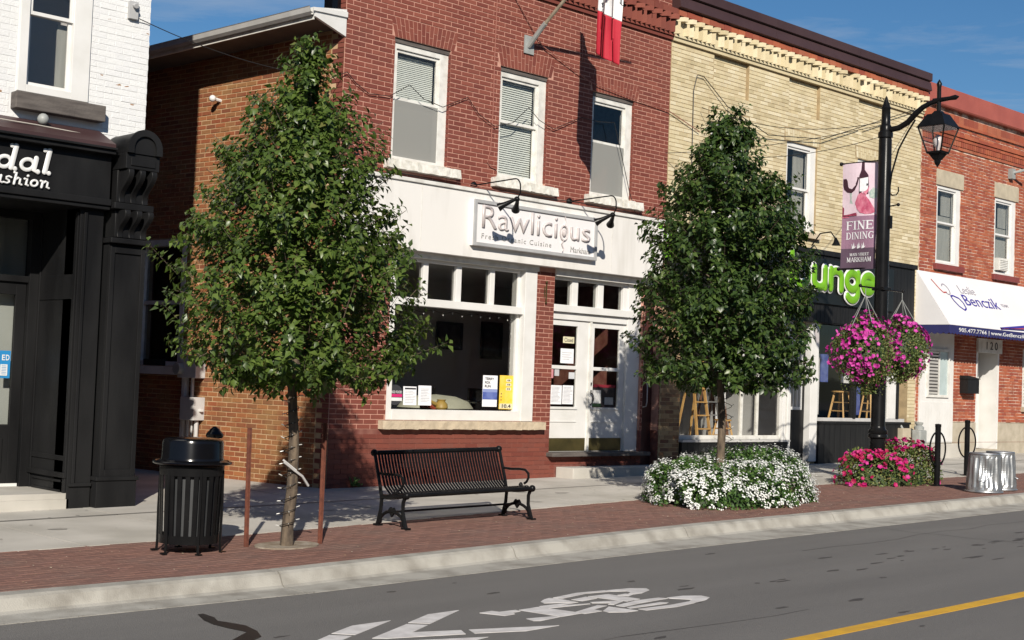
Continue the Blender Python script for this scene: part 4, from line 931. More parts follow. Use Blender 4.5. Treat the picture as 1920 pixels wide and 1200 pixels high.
# ================================================================ THE OTHER SIDE OF THE STREET (blocks added out of view: dark reflections, less sky fill)
sheet('far_sidewalk', M_CONC, [(-60, -17.2), (60, -17.2), (60, -24), (-60, -24)], .0)
def opposite(x0, x1, h, mb, mm, label, nw):
    t = root('added_street_block', ((x0 + x1) / 2, -23.5, gz(x0)), label, 'building'); yb = -23.3
    hs_ = []; w = (x1 - x0) / nw
    for i in range(nw): a = x0 + (i + .5) * w; hs_.append((a - .55, a + .55, 4.4, 6.1)); hs_.append((a - w * .42, a + w * .42, .9, 2.9))
    wl = wall('front_wall', mm, t, x0, x1, -.6, h, yb, hs_, thick=-.3)
    for z in np.arange(0.2, h, .62): MB().box(x0, x1, yb, yb + .012, z, z + .02).build('course_line', M_MOR_DARK, t)
    for q in hs_:
        MB().box(q[0], q[1], yb - .14, yb - .13, q[2], q[3]).build('pane', M_GLASSD, t)
        f = MB(); f.box(q[0], q[0] + .07, yb - .16, yb - .05, q[2], q[3]); f.box(q[1] - .07, q[1], yb - .16, yb - .05, q[2], q[3]); f.box(q[0] + .07, q[1] - .07, yb - .16, yb - .05, q[2], q[2] + .07); f.box(q[0] + .07, q[1] - .07, yb - .16, yb - .05, q[3] - .07, q[3]); f.build('window_frame', M_WHITE, t)
    MB().box(x0, x1, yb - .6, yb - .55, -.6, h - .1).box(x0, x1, -34, -33.7, -.6, h).box(x0, x0 + .3, -33.7, yb - .3, -.6, h).box(x1 - .3, x1, -33.7, yb - .3, -.6, h).box(x0, x1, -33.9, yb - .01, h - .09, h + .02).build('shell', mm, t)
    MB().box(x0, x1, yb, yb + .25, h - .05, h + .22).box(x0, x1, yb, yb + .15, 3.2, 3.8).build('cornice', mb, t)
opposite(-42, -28.2, 6.6, M_BROWN, M_MOR_DARK, 'added unseen dark red two-storey shop row across the street, farthest left', 4)
opposite(-28, -12.2, 7.1, M_BLACKT, M_LINTEL, 'added unseen buff two-storey block across the street behind the viewer', 5)
opposite(-12, 3.8, 6.8, M_WHITE, M_MOR_DARK, 'added unseen red block with white trim across the street', 5)
opposite(4, 24, 7.1, M_BROWN, M_MOR_BUFF, 'added unseen yellowish block across the street facing the lounge', 6)
opposite(24.2, 44, 6.6, M_BLACKT, M_MOR_DARK, 'added unseen dark red block across the street, farthest right', 6)
# ================================================================ WHITE PAINTED BUILDING WITH BLACK SHOPFRONT
WB = root('brick_building', (-5.5, -.4, gz(-5.5)), 'white painted brick building with black bridal shopfront and carved corner corbel', 'building')
ww = (-5.06, -4.16, 4.88, 7.0)
yw = -.40
wf_ = wall('front_wall', M_MOR_WHITE, WB, -12, -3.36, 4.3, 9, yw, [ww], thick=.3)
lay_bricks(wf_, -8, -3.352, 4.3, 8.2, yw, [(ww[0] - .02, ww[1] + .02, ww[2], ww[3]), (-5.14, -3.96, 4.62, 4.88)], M_WBR, BL=.225, BH=.0745, J=.006, proud=.0035, limit=300, jit=.002)
MB().box(-12, -3.36, .75, 14, 4.2, 9).box(-3.50, -3.36, -.1, .75, 4.2, 9).build('rear_block', M_MOR_DARK, WB)
o, (a, b_, c, d, yf) = sash_window(WB, *ww, yw - .07, 5.84, depth=.09, fw=.11, m=M_WHITE, right_jamb=.12)
MB().box(a + .42, b_, yf + .10, yf + .12, c, 5.8).build('curtain', M_CURT, o)
room(WB, -6.4, -3.6, 4.5, 7.4, yw + .29, .8, M_ROOMG, M_DARK)
b = MB().box(-5.12, -3.98, yw - .16, yw + .0, 4.65, 4.85); b.build('sill_plank', M_WOODG, WB, bevel=.01)
# sloped flashing and cornice over the sign panel
MB().prism([(-.40, 4.56), (-.40, 4.3), (-.86, 4.3), (-.86, 4.345)], lambda a, b_, d: (d, a, b_), -12, -3.98).build('flashing', M_BROWN, WB)
MB().box(-12, -3.97, -.90, -.4, 4.27, 4.298).box(-12, -3.97, -.86, -.4, 4.22, 4.268).build('cornice', M_BLACKP, WB, bevel=.006)
MB().box(-12, -3.97, -.74, -.4, 3.68, 4.22).build('sign_board', M_BLACKP, WB)
MB().box(-12, -3.97, -.80, -.4, 3.60, 3.678).box(-12, -3.97, -.77, -.4, 3.55, 3.598).build('cornice', M_BLACKP, WB, bevel=.008)
def arc(cx, cy, r, a0, a1, n=14, sy=1): return [(cx + r * math.cos(R(a)), cy + r * sy * math.sin(R(a))) for a in np.linspace(a0, a1, n)]
# fat slanted roman letters: strokes with their own weights
FAT = {'d': (1.0, [(arc(.38, .42, .27, 60, 420, 20, 1.2), .10), ([(.55, 1.42), (.72, 1.46), (.72, .12), (.90, .06)], .125), ([(.72, .1), (.72, 1.44)], .135)]),
       'a': (.95, [(arc(.38, .42, .27, 60, 420, 20, 1.2), .10), ([(.70, .86), (.70, .12), (.90, .06)], .13)]),
       'l': (.52, [([(.04, 1.42), (.24, 1.46), (.24, .12), (.44, .06)], .12), ([(.24, .1), (.24, 1.44)], .135)]),
       'i': (.5, [([(.02, .82), (.24, .84), (.24, .12), (.42, .06)], .125), ([(.24, 1.2), (.26, 1.22)], .14)]),
       'r': (.7, [([(.04, .82), (.22, .84), (.22, .08)], .12), (arc(.5, .58, .24, 150, 60, 6), .12)]),
       'B': (1.15, [([(.25, .05), (.25, 1.4)], .14), (arc(.5, 1.08, .32, 90, -90, 10), .12), (arc(.52, .42, .38, 90, -90, 10), .13), ([(.1, 1.4), (.5, 1.4)], .07), ([(.1, .04), (.52, .04)], .07)]),
       'F': (1.0, [([(.28, .05), (.28, 1.4)], .14), ([(.1, 1.4), (.92, 1.4), (.92, 1.15)], .08), ([(.28, .74), (.7, .74)], .09), ([(.08, .04), (.48, .04)], .07)]),
       's': (.75, [([(.62, .78), (.40, .88), (.20, .76), (.24, .56), (.50, .40), (.56, .20), (.36, .04), (.10, .12)], .105)]),
       'h': (1.0, [([(.04, 1.42), (.22, 1.46), (.22, .06)], .13), ([(.22, .55), (.45, .84), (.66, .74), (.68, .12), (.86, .06)], .12)]),
       'o': (.9, [(arc(.42, .44, .28, 90, 450, 20, 1.28), .12)]),
       'n': (1.0, [([(.04, .82), (.22, .84), (.22, .06)], .13), ([(.22, .55), (.45, .84), (.66, .74), (.68, .12), (.86, .06)], .12)])}
def fat(txt, xr, zb, h, y, m, par, wide=1.0):
    tot = sum(FAT[c][0] for c in txt) * h * wide; x = xr - tot
    for c in txt:
        b = MB()
        for path, w in FAT[c][1]:
            pts = [(x + (p[0] * wide + .20 * p[1]) * h, 0, zb + p[1] * h) for p in path]; closed = (Vector(pts[0]) - Vector(pts[-1])).length < 1e-3
            w = w * 1.2; b.tube(pts, w * h, 10, cap=not closed)
            if not closed: b.ball(pts[0], w * h, 6); b.ball(pts[-1], w * h, 6)
        b.v = [(v[0], y + v[1] / (.12 * h) * .012, v[2]) for v in b.v]; b.build('letter', m, par, smooth=True); x += FAT[c][0] * h * wide
fat('Bridal', -4.745, 3.885, .195, -.757, M_WPL, WB, 1.42)
fat('Fashion', -4.74, 3.715, .098, -.757, M_WPL, WB, 1.42)
# corner corbel
cb = MB(); xc, zc, r = -3.675, 4.32, .215
P = [(xc + r * math.cos(t), zc + r * math.sin(t)) for t in np.linspace(0, math.pi, 15)] + [(xc - r, 4.25), (xc + r, 4.25)][::1]
P = [(xc + r, 4.25)] + P[:-2] + [(xc - r, 4.25)]
cb.prism(P, XZ(-1.0), 0, .62); P2 = [(xc + .15 * math.cos(t), zc + .15 * math.sin(t)) for t in np.linspace(0, math.pi, 13)]
cb.prism([(xc + r + .015, 4.25)] + [(xc + (r + .015) * math.cos(t), zc + (r + .015) * math.sin(t)) for t in np.linspace(0, math.pi, 15)] + [(xc - r - .015, 4.25), (xc - .15, 4.25)] + [(xc + .15 * math.cos(t), zc + .15 * math.sin(t)) for t in np.linspace(math.pi, 0, 13)] + [(xc + .15, 4.25)], XZ(-1.0), -.035, .0)
cb.build('corbel_hood', M_BLACKP, WB, smooth=True)
cb = MB().box(-3.90, -3.45, -.98, -.40, 4.06, 4.249).box(-3.84, -3.51, -.995, -.981, 4.10, 4.2); cb.build('corbel_block', M_BLACKP, WB, bevel=.006)
for (zt, zb, dep) in ((4.055, 3.66, .20), (3.56, 3.23, .16)):
    cb = MB().box(-3.90, -3.47, -.78, -.40, zb, zt)
    for xr in (-3.87, -3.715, -3.56):
        P = []
        for t in np.linspace(0, 1, 14):
            z = zt - (zt - zb) * t; P.append((-.78 - dep * (.5 + .5 * math.cos(t * math.pi)) * (1 - .15 * t) - .03 * math.sin(t * 2 * math.pi) - .02, z))
        P += [(-.77, zb), (-.77, zt)]
        cb.prism(P, lambda a, b_, d: (d, a, b_), xr, xr + .075)
    cb.build('corbel_scroll', M_BLACKP, WB, smooth=True, bevel=.008)
box('moulding', M_BLACKP, WB, -3.96, -3.43, -.86, -.4, 3.57, 3.65, bevel=.01); box('moulding', M_BLACKP, WB, -3.97, -3.43, -.84, -.4, 3.155, 3.22, bevel=.01)
pil = MB().box(-3.94, -3.45, -.74, -.1, .28, 3.15); pil = pil.build('pilaster', M_BLACKP, WB)
b = MB()
for (xa, xb, za, zb) in ((-3.93, -3.87, .30, 3.12), (-3.52, -3.46, .30, 3.12), (-3.87, -3.52, 3.04, 3.12), (-3.87, -3.52, .30, .40)): b.box(xa, xb, -.765, -.741, za, zb)
b.build('raised_border', M_BLACKP, pil, bevel=.005)
MB().box(-3.99, -3.42, -.80, -.4, .27, .315).box(-3.97, -3.44, -.78, -.1, -.12, .27).build('pilaster_base', M_BLACKP, WB, bevel=.006)
MB().box(-4.29, -3.99, -.66, -.3, -.12, 3.55).box(-4.28, -3.99, -.69, -.66, .20, .24).box(-4.25, -4.21, -.69, -.66, .24, 3.5).build('side_strip', M_BLACKP, WB, bevel=.004)
MB().box(-3.46, -3.36, -.3, 14, -.12, 4.25).build('flank_wall', M_MOR_DARK, WB)
# splayed return panel of the recess
rp_ = MB().box(-4.29, -4.25, -.62, .44, .05, 3.55).build('return_wall', M_BLACKP, WB)
b = MB()
def rbx(y0, y1, z0, z1, d=.018): b.box(-4.29 - d, -4.2905, y0, y1, z0, z1)
rbx(-.63, -.56, .05, 3.5); rbx(.32, .43, .05, 3.5); rbx(-.56, .32, 2.45, 2.75, .012); rbx(-.56, .32, .50, .56, .014); rbx(-.64, .43, .30, .36, .04); rbx(-.50, .26, .12, .15); rbx(-.50, .26, .24, .27)
b.build('panel_moulding', M_BLACKP, rp_, bevel=.004)
MB().box(-12, -4.26, -.66, .5, -.1, .05).prism([(-4.27, -.645), (-4.9, -.645), (-7.5, -.62), (-12, -.6), (-12, .44), (-4.27, .44)], lambda a, b_, d: (a, b_, d), .051, .12).build('entrance_floor', M_CONC, WB)
# door and shop window at the back of the recess
MB().box(-4.42, -4.295, .36, .5, .12, 3.55).box(-12, -4.42, .38, .5, 2.66, 2.74).box(-12, -4.42, .38, .5, 3.45, 3.55).build('door_frame', M_BLACKP, WB, bevel=.004)
dr_ = MB().box(-4.56, -4.43, .42, .47, .13, 2.66).box(-5.35, -5.22, .42, .47, .13, 2.66).box(-5.22, -4.56, .42, .47, 2.5, 2.66).box(-5.22, -4.56, .42, .47, .13, .88).box(-5.12, -4.64, .405, .419, .30, .72).build('door', M_BLACKP, WB, bevel=.004)
MB().box(-5.22, -4.56, .44, .446, .88, 2.5).build('pane', M_GLASS, dr_); MB().box(-5.35, -4.43, .40, .47, .122, .16).build('door_sill', M_WHITE, dr_)
MB().box(-12, -4.43, .44, .446, 2.74, 3.45).build('pane', M_GLASSD, WB); MB().box(-12, -5.36, .42, .47, .12, 2.66).build('panel_wall', M_BLACKP, WB)
MB().box(-5.4, -4.3, .62, .64, .88, 3.5).build('inner_blind', mat('grey_blind', (.40, .42, .40), (.33, .35, .33), scale=1), WB)
MB().box(-12, -3.95, -.4, .5, 3.551, 3.57).build('recess_ceiling', M_BLACKP, WB)
pn = root('window_notice', (-4.63, .43, 1.5), 'blue and white notice on the glass of the black shop door', 'notice')
MB().box(-4.72, -4.58, .434, .438, 1.46, 1.80).build('notice_card', M_SKYB, pn); text('letter', 'E', -4.69, -4.65, 1.68, 1.75, XZ(.433), M_WPL, pn, thick=.002, off=.02); text('letter', 'D', -4.64, -4.595, 1.68, 1.75, XZ(.433), M_WPL, pn, thick=.002, off=.02)
MB().box(-4.705, -4.615, .430, .433, 1.49, 1.63).build('notice_panel', M_WPL, pn)
for k in range(6): MB().box(-4.69, -4.63, .4285, .4297, 1.508 + k * .02, 1.514 + k * .02).build('printed_line', M_SKYB, pn)

# ================================================================ THINGS FIXED TO THE FRONTS
def sunk(fn0): return fn0
# restaurant sign
sg = root('restaurant_sign', (3.82, -.2, 3.75), 'grey framed restaurant sign with rounded raised lettering on the white fascia', 'sign')
b = MB(); x0, x1, z0, z1, ys = 2.42, 5.25, 3.76, 4.485, -.205
b.box(x0, x1, ys - .07, ys, z0, z1); b.build('sign_panel', M_SIGNP, sg)
b = MB()
for (a, c, e, f) in ((x0, x0 + .055, z0, z1), (x1 - .055, x1, z0, z1), (x0 + .055, x1 - .055, z0, z0 + .055), (x0 + .055, x1 - .055, z1 - .055, z1)): b.box(a, c, ys - .10, ys - .069, e, f)
b.build('sign_frame', M_SIGNG, sg, bevel=.004)
fy = XZ(ys - .072)
text('lettering', 'Rawlici', 2.60, 4.28, 4.05, 4.41, fy, M_LETR, sg, thick=.022, off=-.008)
text('letter', 'u', 4.60, 4.81, 4.05, 4.27, fy, M_LETR, sg, thick=.022, off=-.004); text('letter', 's', 4.88, 5.08, 4.05, 4.27, fy, M_LETR, sg, thick=.022, off=-.004)
P = [(4.44 + .085 * math.sin(t) * (1 - .0 * t), 4.15 - .12 * math.cos(t)) for t in np.linspace(0, 2 * math.pi, 22)]
b = MB().tube([(p[0], ys - .09, p[1]) for p in P], .014, 5); b.tube([(4.44, ys - .09, 4.27), (4.47, ys - .09, 4.36), (4.45, ys - .09, 4.44), (4.40, ys - .09, 4.49)], .010, 5)
b.tube([(4.45, ys - .09, 4.44), (4.50, ys - .09, 4.47), (4.53, ys - .09, 4.46)], .010, 5); b.tube([(4.44, ys - .09, 4.04), (4.39, ys - .09, 3.97), (4.44, ys - .09, 3.89), (4.42, ys - .09, 3.84)], .011, 5)
b.ball((4.44, ys - .085, 4.15), .045, 6, 1.4); b.build('sprout_emblem', M_LETR, sg, smooth=True)
text('lettering', 'Fresh Organic Cuisine', 2.60, 4.16, 3.86, 3.965, fy, M_LETG, sg, thick=.006, off=-.006, spacing=1.25)
text('lettering', 'Markham', 4.62, 5.10, 3.85, 3.945, fy, M_LETG, sg, thick=.006, off=-.006)
# floodlights on swan-neck arms
def floodlight(x, z, label):
    t = root('sign_floodlight', (x, -.0, z), label, 'lamp', 'floodlights on arms above the restaurant sign')
    b = MB().lathe((0, 0, 0), [(.0001, 0), (.055, 0), (.06, .03), (.035, .06), (.0001, .06)], 12); 
    v = [(x + p[0], -p[2] - .01, z + p[1]) for p in b.v]; b.v = v; b.build('wall_mount', M_BLACK, t, smooth=True)
    L_ = 1.08; pts = [(x, -.05, z), (x, -L_ * .6, z + .02), (x, -L_ + .12, z + .03)]
    for a in np.linspace(0, math.pi / 2, 6): pts.append((x, -L_ + .1 - .12 * math.sin(a), z + .03 - .14 * (1 - math.cos(a))))
    pts += [(x, -L_ - .02, z - .20), (x, -L_ + .03, z - .27)]
    MB().tube(pts, .011, 7).build('arm', M_BLACK, t, smooth=True)
    MB().ball((x, -L_ + .05, z - .29), .045, 8).build('junction', M_BLACK, t, smooth=True)
    for s, dy in ((-1, .05), (1, -.02)):
        c = Vector((x + .02 * s, -L_ + .05, z - .29)); d = Vector((.42 * s, .55, -.35)).normalized(); p1 = c + d * .08; p2 = c + d * .19; p3 = c + d * .30
        MB().tube([c, p1, p2, p3], [.024, .03, .04, .068], 12).build('lamp_head', M_BLACK, t, smooth=True)
floodlight(2.62, 4.74, 'black twin floodlight arm over the left half of the restaurant sign')
floodlight(4.81, 4.74, 'black twin floodlight arm over the right end of the restaurant sign')

def cable(name, pts, r, m, label, smooth=True, group=None):
    return MB().tube(pts, r, 5).build(name, m, None, smooth=smooth, label=label, cat='cable', group=group)
def catenary(p, q, sag, n=14):
    p, q = Vector(p), Vector(q); return [p.lerp(q, t) - Vector((0, 0, sag * 4 * t * (1 - t))) for t in np.linspace(0, 1, n)]
sw_pts = [(-.85, -.1, 5.83), (-.45, -.06, 5.84), (-.11, -.05, 6.01), (.03, -.05, 6.08), (.2, -.04, 5.95), (.45, -.04, 5.83), (.84, -.04, 5.86), (1.22, -.04, 6.10), (1.5, -.05, 5.93), (1.9, -.04, 5.87), (2.41, -.04, 6.11), (2.65, -.05, 5.88), (3.0, -.05, 5.74), (3.4, -.05, 5.86), (3.76, -.04, 6.17), (4.0, -.05, 6.0), (4.35, -.05, 5.9), (5.02, -.04, 6.21), (5.45, -.05, 6.2), (5.86, -.04, 6.25), (6.05, -.05, 5.75), (6.3, -.05, 5.1), (6.5, -.06, 4.68)]
cable('wall_cable', sw_pts, .0065, M_WIRE, 'black cable looped in swags across the three upper red brick windows')
for k in range(4):
    x = .3; pts = []
    while x <= 7.3: pts.append((x, -.06 - .02 * (k % 3) - .02, 4.72 + .035 * math.sin(x * (1.1 + .23 * k) + k) - .018 * k + (.05 if k > 4 else 0))); x += .45
    cable('wire_run', pts, .006 + .002 * (k % 2), M_WIRE if k % 3 else M_WIREP, ['uppermost thin wire running along the top edge of the white restaurant fascia', 'second black wire below the uppermost one along the restaurant fascia', 'third thin wire along the top of the restaurant fascia', 'lowest sagging wire across the top of the white restaurant fascia'][k])
cable('wall_cable', [(2.98, -.02, 8.1), (2.97, -.02, 6.9), (2.98, -.02, 6.0), (2.96, -.02, 5.35), (2.90, -.02, 5.15), (2.98, -.02, 5.08), (3.1, -.02, 5.06)], .008, M_WIREP, 'pale red wire running straight down beside the middle upper window')
cable('wall_cable', [(3.1, -.03, 8.2), (4.0, -.05, 7.25), (5.2, -.05, 6.85), (6.4, -.05, 6.75), (7.3, -.05, 6.7), (8.2, -.06, 6.45)], .009, M_WIREP, 'reddish wire slanting down behind the flagpole towards the yellow brick')
cable('wall_cable', [(5.0, -.02, 8.0), (5.01, -.02, 7.2)], .006, M_WIREP, 'short red wire hanging down right of the flagpole shadow')
LP = (8.85, -3.6)
for i, (p, q, s) in enumerate((((8.2, -.1, 6.9), (8.83, -3.55, 6.35), .25), ((7.2, -.1, 5.9), (8.83, -3.55, 6.3), .1), ((9.2, -.1, 6.1), (8.83, -3.55, 6.1), .12))):
    cable('overhead_wire', catenary(p, q, s), .006, M_WIRE, ['thin wire from the yellow brick wall above the tree to the lamp post top', 'thin wire from the corner of the red brick wall to the lamp post', 'lowest thin wire from the yellow brick wall to the lamp post'][i])
cable('overhead_wire', catenary((8.83, -3.5, 6.4), (15.9, -.1, 8.1), .25), .006, M_WIRE, 'thin wire from the lamp post up to the right end of the yellow cornice')
cable('wall_cable', [(8.05, -.03, 4.7), (8.04, -.03, 6.2), (8.03, -.03, 7.2), (8.1, -.05, 7.5), (8.3, -.05, 7.5), (9.0, -.08, 7.05), (10.3, -.1, 6.7), (12.2, -.1, 6.9), (15.8, -.08, 8.1)], .009, M_WIRE, 'brown cable arching over the left part of the yellow brick wall')
cable('overhead_wire', catenary((-3.55, -.45, 6.05), (-.25, .0, 5.95), .12), .006, M_WIRE, 'wire spanning the alley from the white brick corner to the red building')
cable('wall_cable', [(-8, -.92, 4.46), (-6, -.80, 4.44), (-4.9, -.62, 4.47), (-4.1, -.6, 4.45)], .008, mat('pale_cable', (.5, .46, .4)), 'pale cable lying along the brown flashing over the black shop sign')
for i, (x, z) in enumerate(((-3.62, 6.15),)):
    b = MB().box(x - .06, x + .06, -.46, -.41, z - .12, z + .1); b.tube([(x, -.46, z + .05), (x, -.52, z + .03)], .03, 8); b.build('insulator_bracket', mat('grey_insulator', (.4, .4, .4)), None, label='small grey cable bracket high on the white brick corner', cat='bracket')
b = MB().ball((-4.78, -.56, 4.56), .07, 8); b.tube([(-4.78, -.5, 4.5), (-4.78, -.42, 4.5)], .03, 6); b.build('round_vent', M_METER, None, smooth=True, label='round grey cap between the wooden sill and the brown flashing', cat='vent')

# flag on its pole
fp = root('flagpole', (3.72, 0, 7.27), 'wooden flagpole angled out from the red brick wall', 'flagpole')
MB().tube([(3.72, -.06, 7.22), (3.72, -.32, 7.45), (3.72, -3.2, 9.6)], [.035, .03, .022], 8).build('pole', M_POLEW, fp, smooth=True)
b = MB().box(3.62, 3.84, -.03, -.012, 7.06, 7.36); b.tube([(3.72, -.02, 7.18), (3.72, -.32, 7.45), (3.72, -.40, 7.51)], .042, 8); b.build('bracket', M_METER, fp)
fl = root('flag', (3.72, -1.85, 7.9), 'red and white maple leaf flag hanging limp from the flagpole', 'flag')
def cloth_pt(u, v):      # u along the width of the drape, v down
    y = -1.54 - .48 * u - .02 * math.sin(v * 5); z = 8.75 - v * 1.9
    x = 3.72 + .05 * math.sin(u * 7 + v * 1.2) + .02 * math.sin(u * 15 - v * 2)
    return (x, y, z - .06 * u)
nu, nv = 16, 26
for nm, m_, va, vb in (('red_band', M_FLAGR, .64, 1.0), ('white_band', M_FLAGW, .36, .64), ('red_band', M_FLAGR, 0, .36)):
    b = MB()
    for i in range(nu):
        for j in range(nv):
            u0, u1 = i / nu, (i + 1) / nu; v0, v1 = va + (vb - va) * j / nv, va + (vb - va) * (j + 1) / nv
            sk = .10; b.q([cloth_pt(u0, v0 + sk * u0), cloth_pt(u1, v0 + sk * u1), cloth_pt(u1, v1 + sk * u1), cloth_pt(u0, v1 + sk * u0)])
    me = b.mesh(nm, m_, True); bm = bmesh.new(); bm.from_mesh(me); bmesh.ops.remove_doubles(bm, verts=bm.verts, dist=1e-4); bm.to_mesh(me); bm.free()
    o = bpy.data.objects.new(nm, me); C.objects.link(o); parent(o, fl); sm = o.modifiers.new('thickness', 'SOLIDIFY'); sm.thickness = .003
LEAF = [(0, .5), (.1, .3), (.2, .36), (.16, .08), (.33, .22), (.36, .14), (.5, .16), (.44, .02), (.5, -.03), (.25, -.2), (.28, -.3), (.02, -.26), (.02, -.48), (-.02, -.48), (-.02, -.26), (-.28, -.3), (-.25, -.2), (-.5, -.03), (-.44, .02), (-.5, .16), (-.36, .14), (-.33, .22), (-.16, .08), (-.2, .36), (-.1, .3)]
b = MB().prism([(p * .26, q * .36) for p, q in LEAF], lambda a, c, d: (3.645 + d + .02 * math.sin(a * 20), -1.83 + c * .55, 7.75 + a * .9), -.002, .002); b.build('maple_leaf', M_FLAGR, fl)

# lounge sign letters
ls = root('lounge_sign', (12.5, -.17, 3.5), 'large lime green lounge letters with white outline on the black fascia', 'sign')
GLY = {'l': (.26, [[(.1, 1.42), (.1, .1)]]), 'o': (1.0, [arc(.42, .5, .36, 90, 450, 26, 1.12)]),
       'u': (.95, [[(.1, .92), (.1, .42)] + arc(.41, .38, .31, 180, 360, 12) + [(.72, .45), (.72, .92)], [(.72, .4), (.72, .08)]]),
       'n': (.95, [[(.1, .08), (.1, .92)], [(.1, .5)] + arc(.41, .58, .31, 180, 0, 12) + [(.72, .5), (.72, .08)]]),
       'g': (.98, [arc(.42, .52, .33, 90, 450, 26, 1.1), [(.75, .9), (.75, .02)] + arc(.43, -.02, .32, 0, -150, 12)]),
       'e': (.9, [[(.12, .5), (.74, .5)] + arc(.42, .5, .34, 5, 310, 24, 1.12)])}
def puffy(name, txt, x0, x1, zb, zh, y, m, par, w, dep):
    tot = sum(GLY[c][0] for c in txt); sx = (x1 - x0) / tot; x = 0
    for c in txt:
        b = MB()
        for path in GLY[c][1]:
            pts = [(x0 + (x + p[0] + .03) * sx, 0, zb + p[1] * zh) for p in path]; closed = (Vector(pts[0]) - Vector(pts[-1])).length < 1e-3
            b.tube(pts, w, 10, cap=not closed)
            if not closed: b.ball(pts[0], w, 8); b.ball(pts[-1], w, 8)
        b.v = [(v[0], y + v[1] / w * dep, v[2]) for v in b.v]; b.build(name, m, par, smooth=True); x += GLY[c][0]
puffy('letter_outline', 'lounge', 10.97, 14.17, 3.79, .46, -.20, M_WPL, ls, .118, .028)
puffy('letter', 'lounge', 10.95, 14.15, 3.79, .46, -.235, M_LIME, ls, .080, .03)
gs = root('lime_sign', (7.45, -.5, 3.9), 'lime green square sign board with a white letter beside the white fascia', 'sign')
MB().box(7.02, 7.62, -.14, -.10, 4.0, 4.56).build('sign_panel', M_LIME, gs); text('lettering', 'O', 7.10, 7.30, 4.30, 4.50, XZ(-.145), M_WPL, gs, thick=.006)
MB().box(6.95, 7.05, -.23, -.0, 4.50, 4.58).build('bracket', M_LIME, gs)
b = MB()
for x in (11.9, 9.3):
    b = MB().tube([(x, -.1, 4.66), (x, -.3, 4.9), (x, -.55, 4.92), (x, -.66, 4.78)], .014, 6); b.tube([(x, -.66, 4.80), (x, -.68, 4.72), (x, -.68, 4.64)], [.02, .05, .09], 10)
    b.build('swan_neck_lamp', M_BLACK, None, smooth=True, label='black swan-neck lamp above the lounge lettering, nearer the lamp post' if x > 10 else 'black swan-neck lamp above the lounge fascia behind the tree crown', cat='lamp')

# canopy of the office
cn = root('canopy', (19, 0, 3.3), 'white canvas canopy with navy scalloped valance over the office front', 'canopy')
ax0, ax1 = 16.2, 24.5; yo, zt, zf, zv = -.85, 4.53, 3.29, 3.09
b = MB(); n = 26
b._hex([(ax0, 0, zt - .01), (ax1, 0, zt - .01), (ax1, yo, zf - .005), (ax0, yo, zf - .005), (ax0, 0, zt), (ax1, 0, zt), (ax1, yo, zf + .005), (ax0, yo, zf + .005)]); b.build('canopy_top', M_CANVAS, cn)
MB().prism([(0, zt - .012), (yo + .004, zf - .006), (0, zf - .006)], lambda a, b_, d: (d, a, b_), ax0 - .004, ax0 + .004).build('canopy_side', M_CANVAS, cn)
P = [(ax0, zf - .008), (ax1, zf - .008)]; ns = int((ax1 - ax0) / .14)
for i in range(ns):
    xa = ax1 - i * (ax1 - ax0) / ns; w_ = (ax1 - ax0) / ns
    for t in np.linspace(0, 1, 5)[:-1]: P.append((xa - w_ * t, zv + .02 - .035 * math.sin(math.pi * t)))
P.append((ax0, zv + .02)); MB().prism(P, XZ(yo), -.004, .004).build('valance', M_NAVY, cn)
P = [(0, zf - .008), (yo - .005, zf - .008)]; 
for i in range(6):
    for t in np.linspace(0, 1, 5)[:-1]: P.append((yo + (i + t) * (-yo / 6), zv + .02 - .035 * math.sin(math.pi * t)))
P.append((0, zv + .02)); MB().prism(P, lambda a, b_, d: (d, a, b_), ax0 - .006, ax0 + .002).build('valance', M_NAVY, cn)
text('lettering', '905.477.7766 | www.GetBenczik.com', 16.62, 20.25, 3.115, 3.235, XZ(yo - .005), M_WPL, cn, thick=.003, off=.012)
nrm_ = Vector((0, zf - zt, yo)).normalized(); nrm_ = Vector((0, -(zt - zf), -yo)).normalized()
def CAN(a, b_, d): # b_ measured along the slope from the front edge, d < 0 lifts off
    t = b_ / math.hypot(yo, zt - zf); p = Vector((a, yo * (1 - t), zf + (zt - zf) * t)); return p + Vector((0, nrm_.y, nrm_.z)) * (.007 - d)
text('lettering', 'Benczik', 17.62, 19.28, .62, .93, CAN, M_LOGOB, cn, thick=.003, off=.0)
text('lettering', 'Leslie', 17.70, 18.42, .97, 1.2, CAN, mat('logo_grey', (.30, .28, .34)), cn, thick=.003, off=-.014)
text('lettering', 'TEAM', 19.40, 19.75, .72, .8, CAN, mat('logo_grey', (.30, .28, .34)), cn, thick=.003, off=-.01)
def ribbon(name, pts, w, m, par, fn):
    b = MB()
    for p, q in zip(pts, pts[1:]):
        d = Vector((q[0] - p[0], q[1] - p[1])); l = d.length or 1; n_ = Vector((-d.y, d.x)) / l * w / 2
        b.q([fn(p[0] - n_.x, p[1] - n_.y, -.002), fn(q[0] - n_.x, q[1] - n_.y, -.002), fn(q[0] + n_.x, q[1] + n_.y, -.002), fn(p[0] + n_.x, p[1] + n_.y, -.002)])
    return b.build(name, m, par)
ribbon('emblem', [(16.62, 1.28), (16.76, 1.0), (16.84, .92), (17.0, .94)], .035, M_LOGOR, cn, CAN)
ribbon('emblem', [(17.05 + .13 * math.cos(t), 1.03 + .15 * math.sin(t)) for t in np.linspace(-2.5, 2.6, 14)], .03, mat('logo_grey', (.30, .28, .34)), cn, CAN)
ribbon('emblem', [(17.08, .84), (17.1, .72), (17.2, .56), (17.36, .46), (17.48, .52), (17.50, .68), (17.42, .80), (17.2, .86), (17.08, .84)], .045, M_LOGOB, cn, CAN)
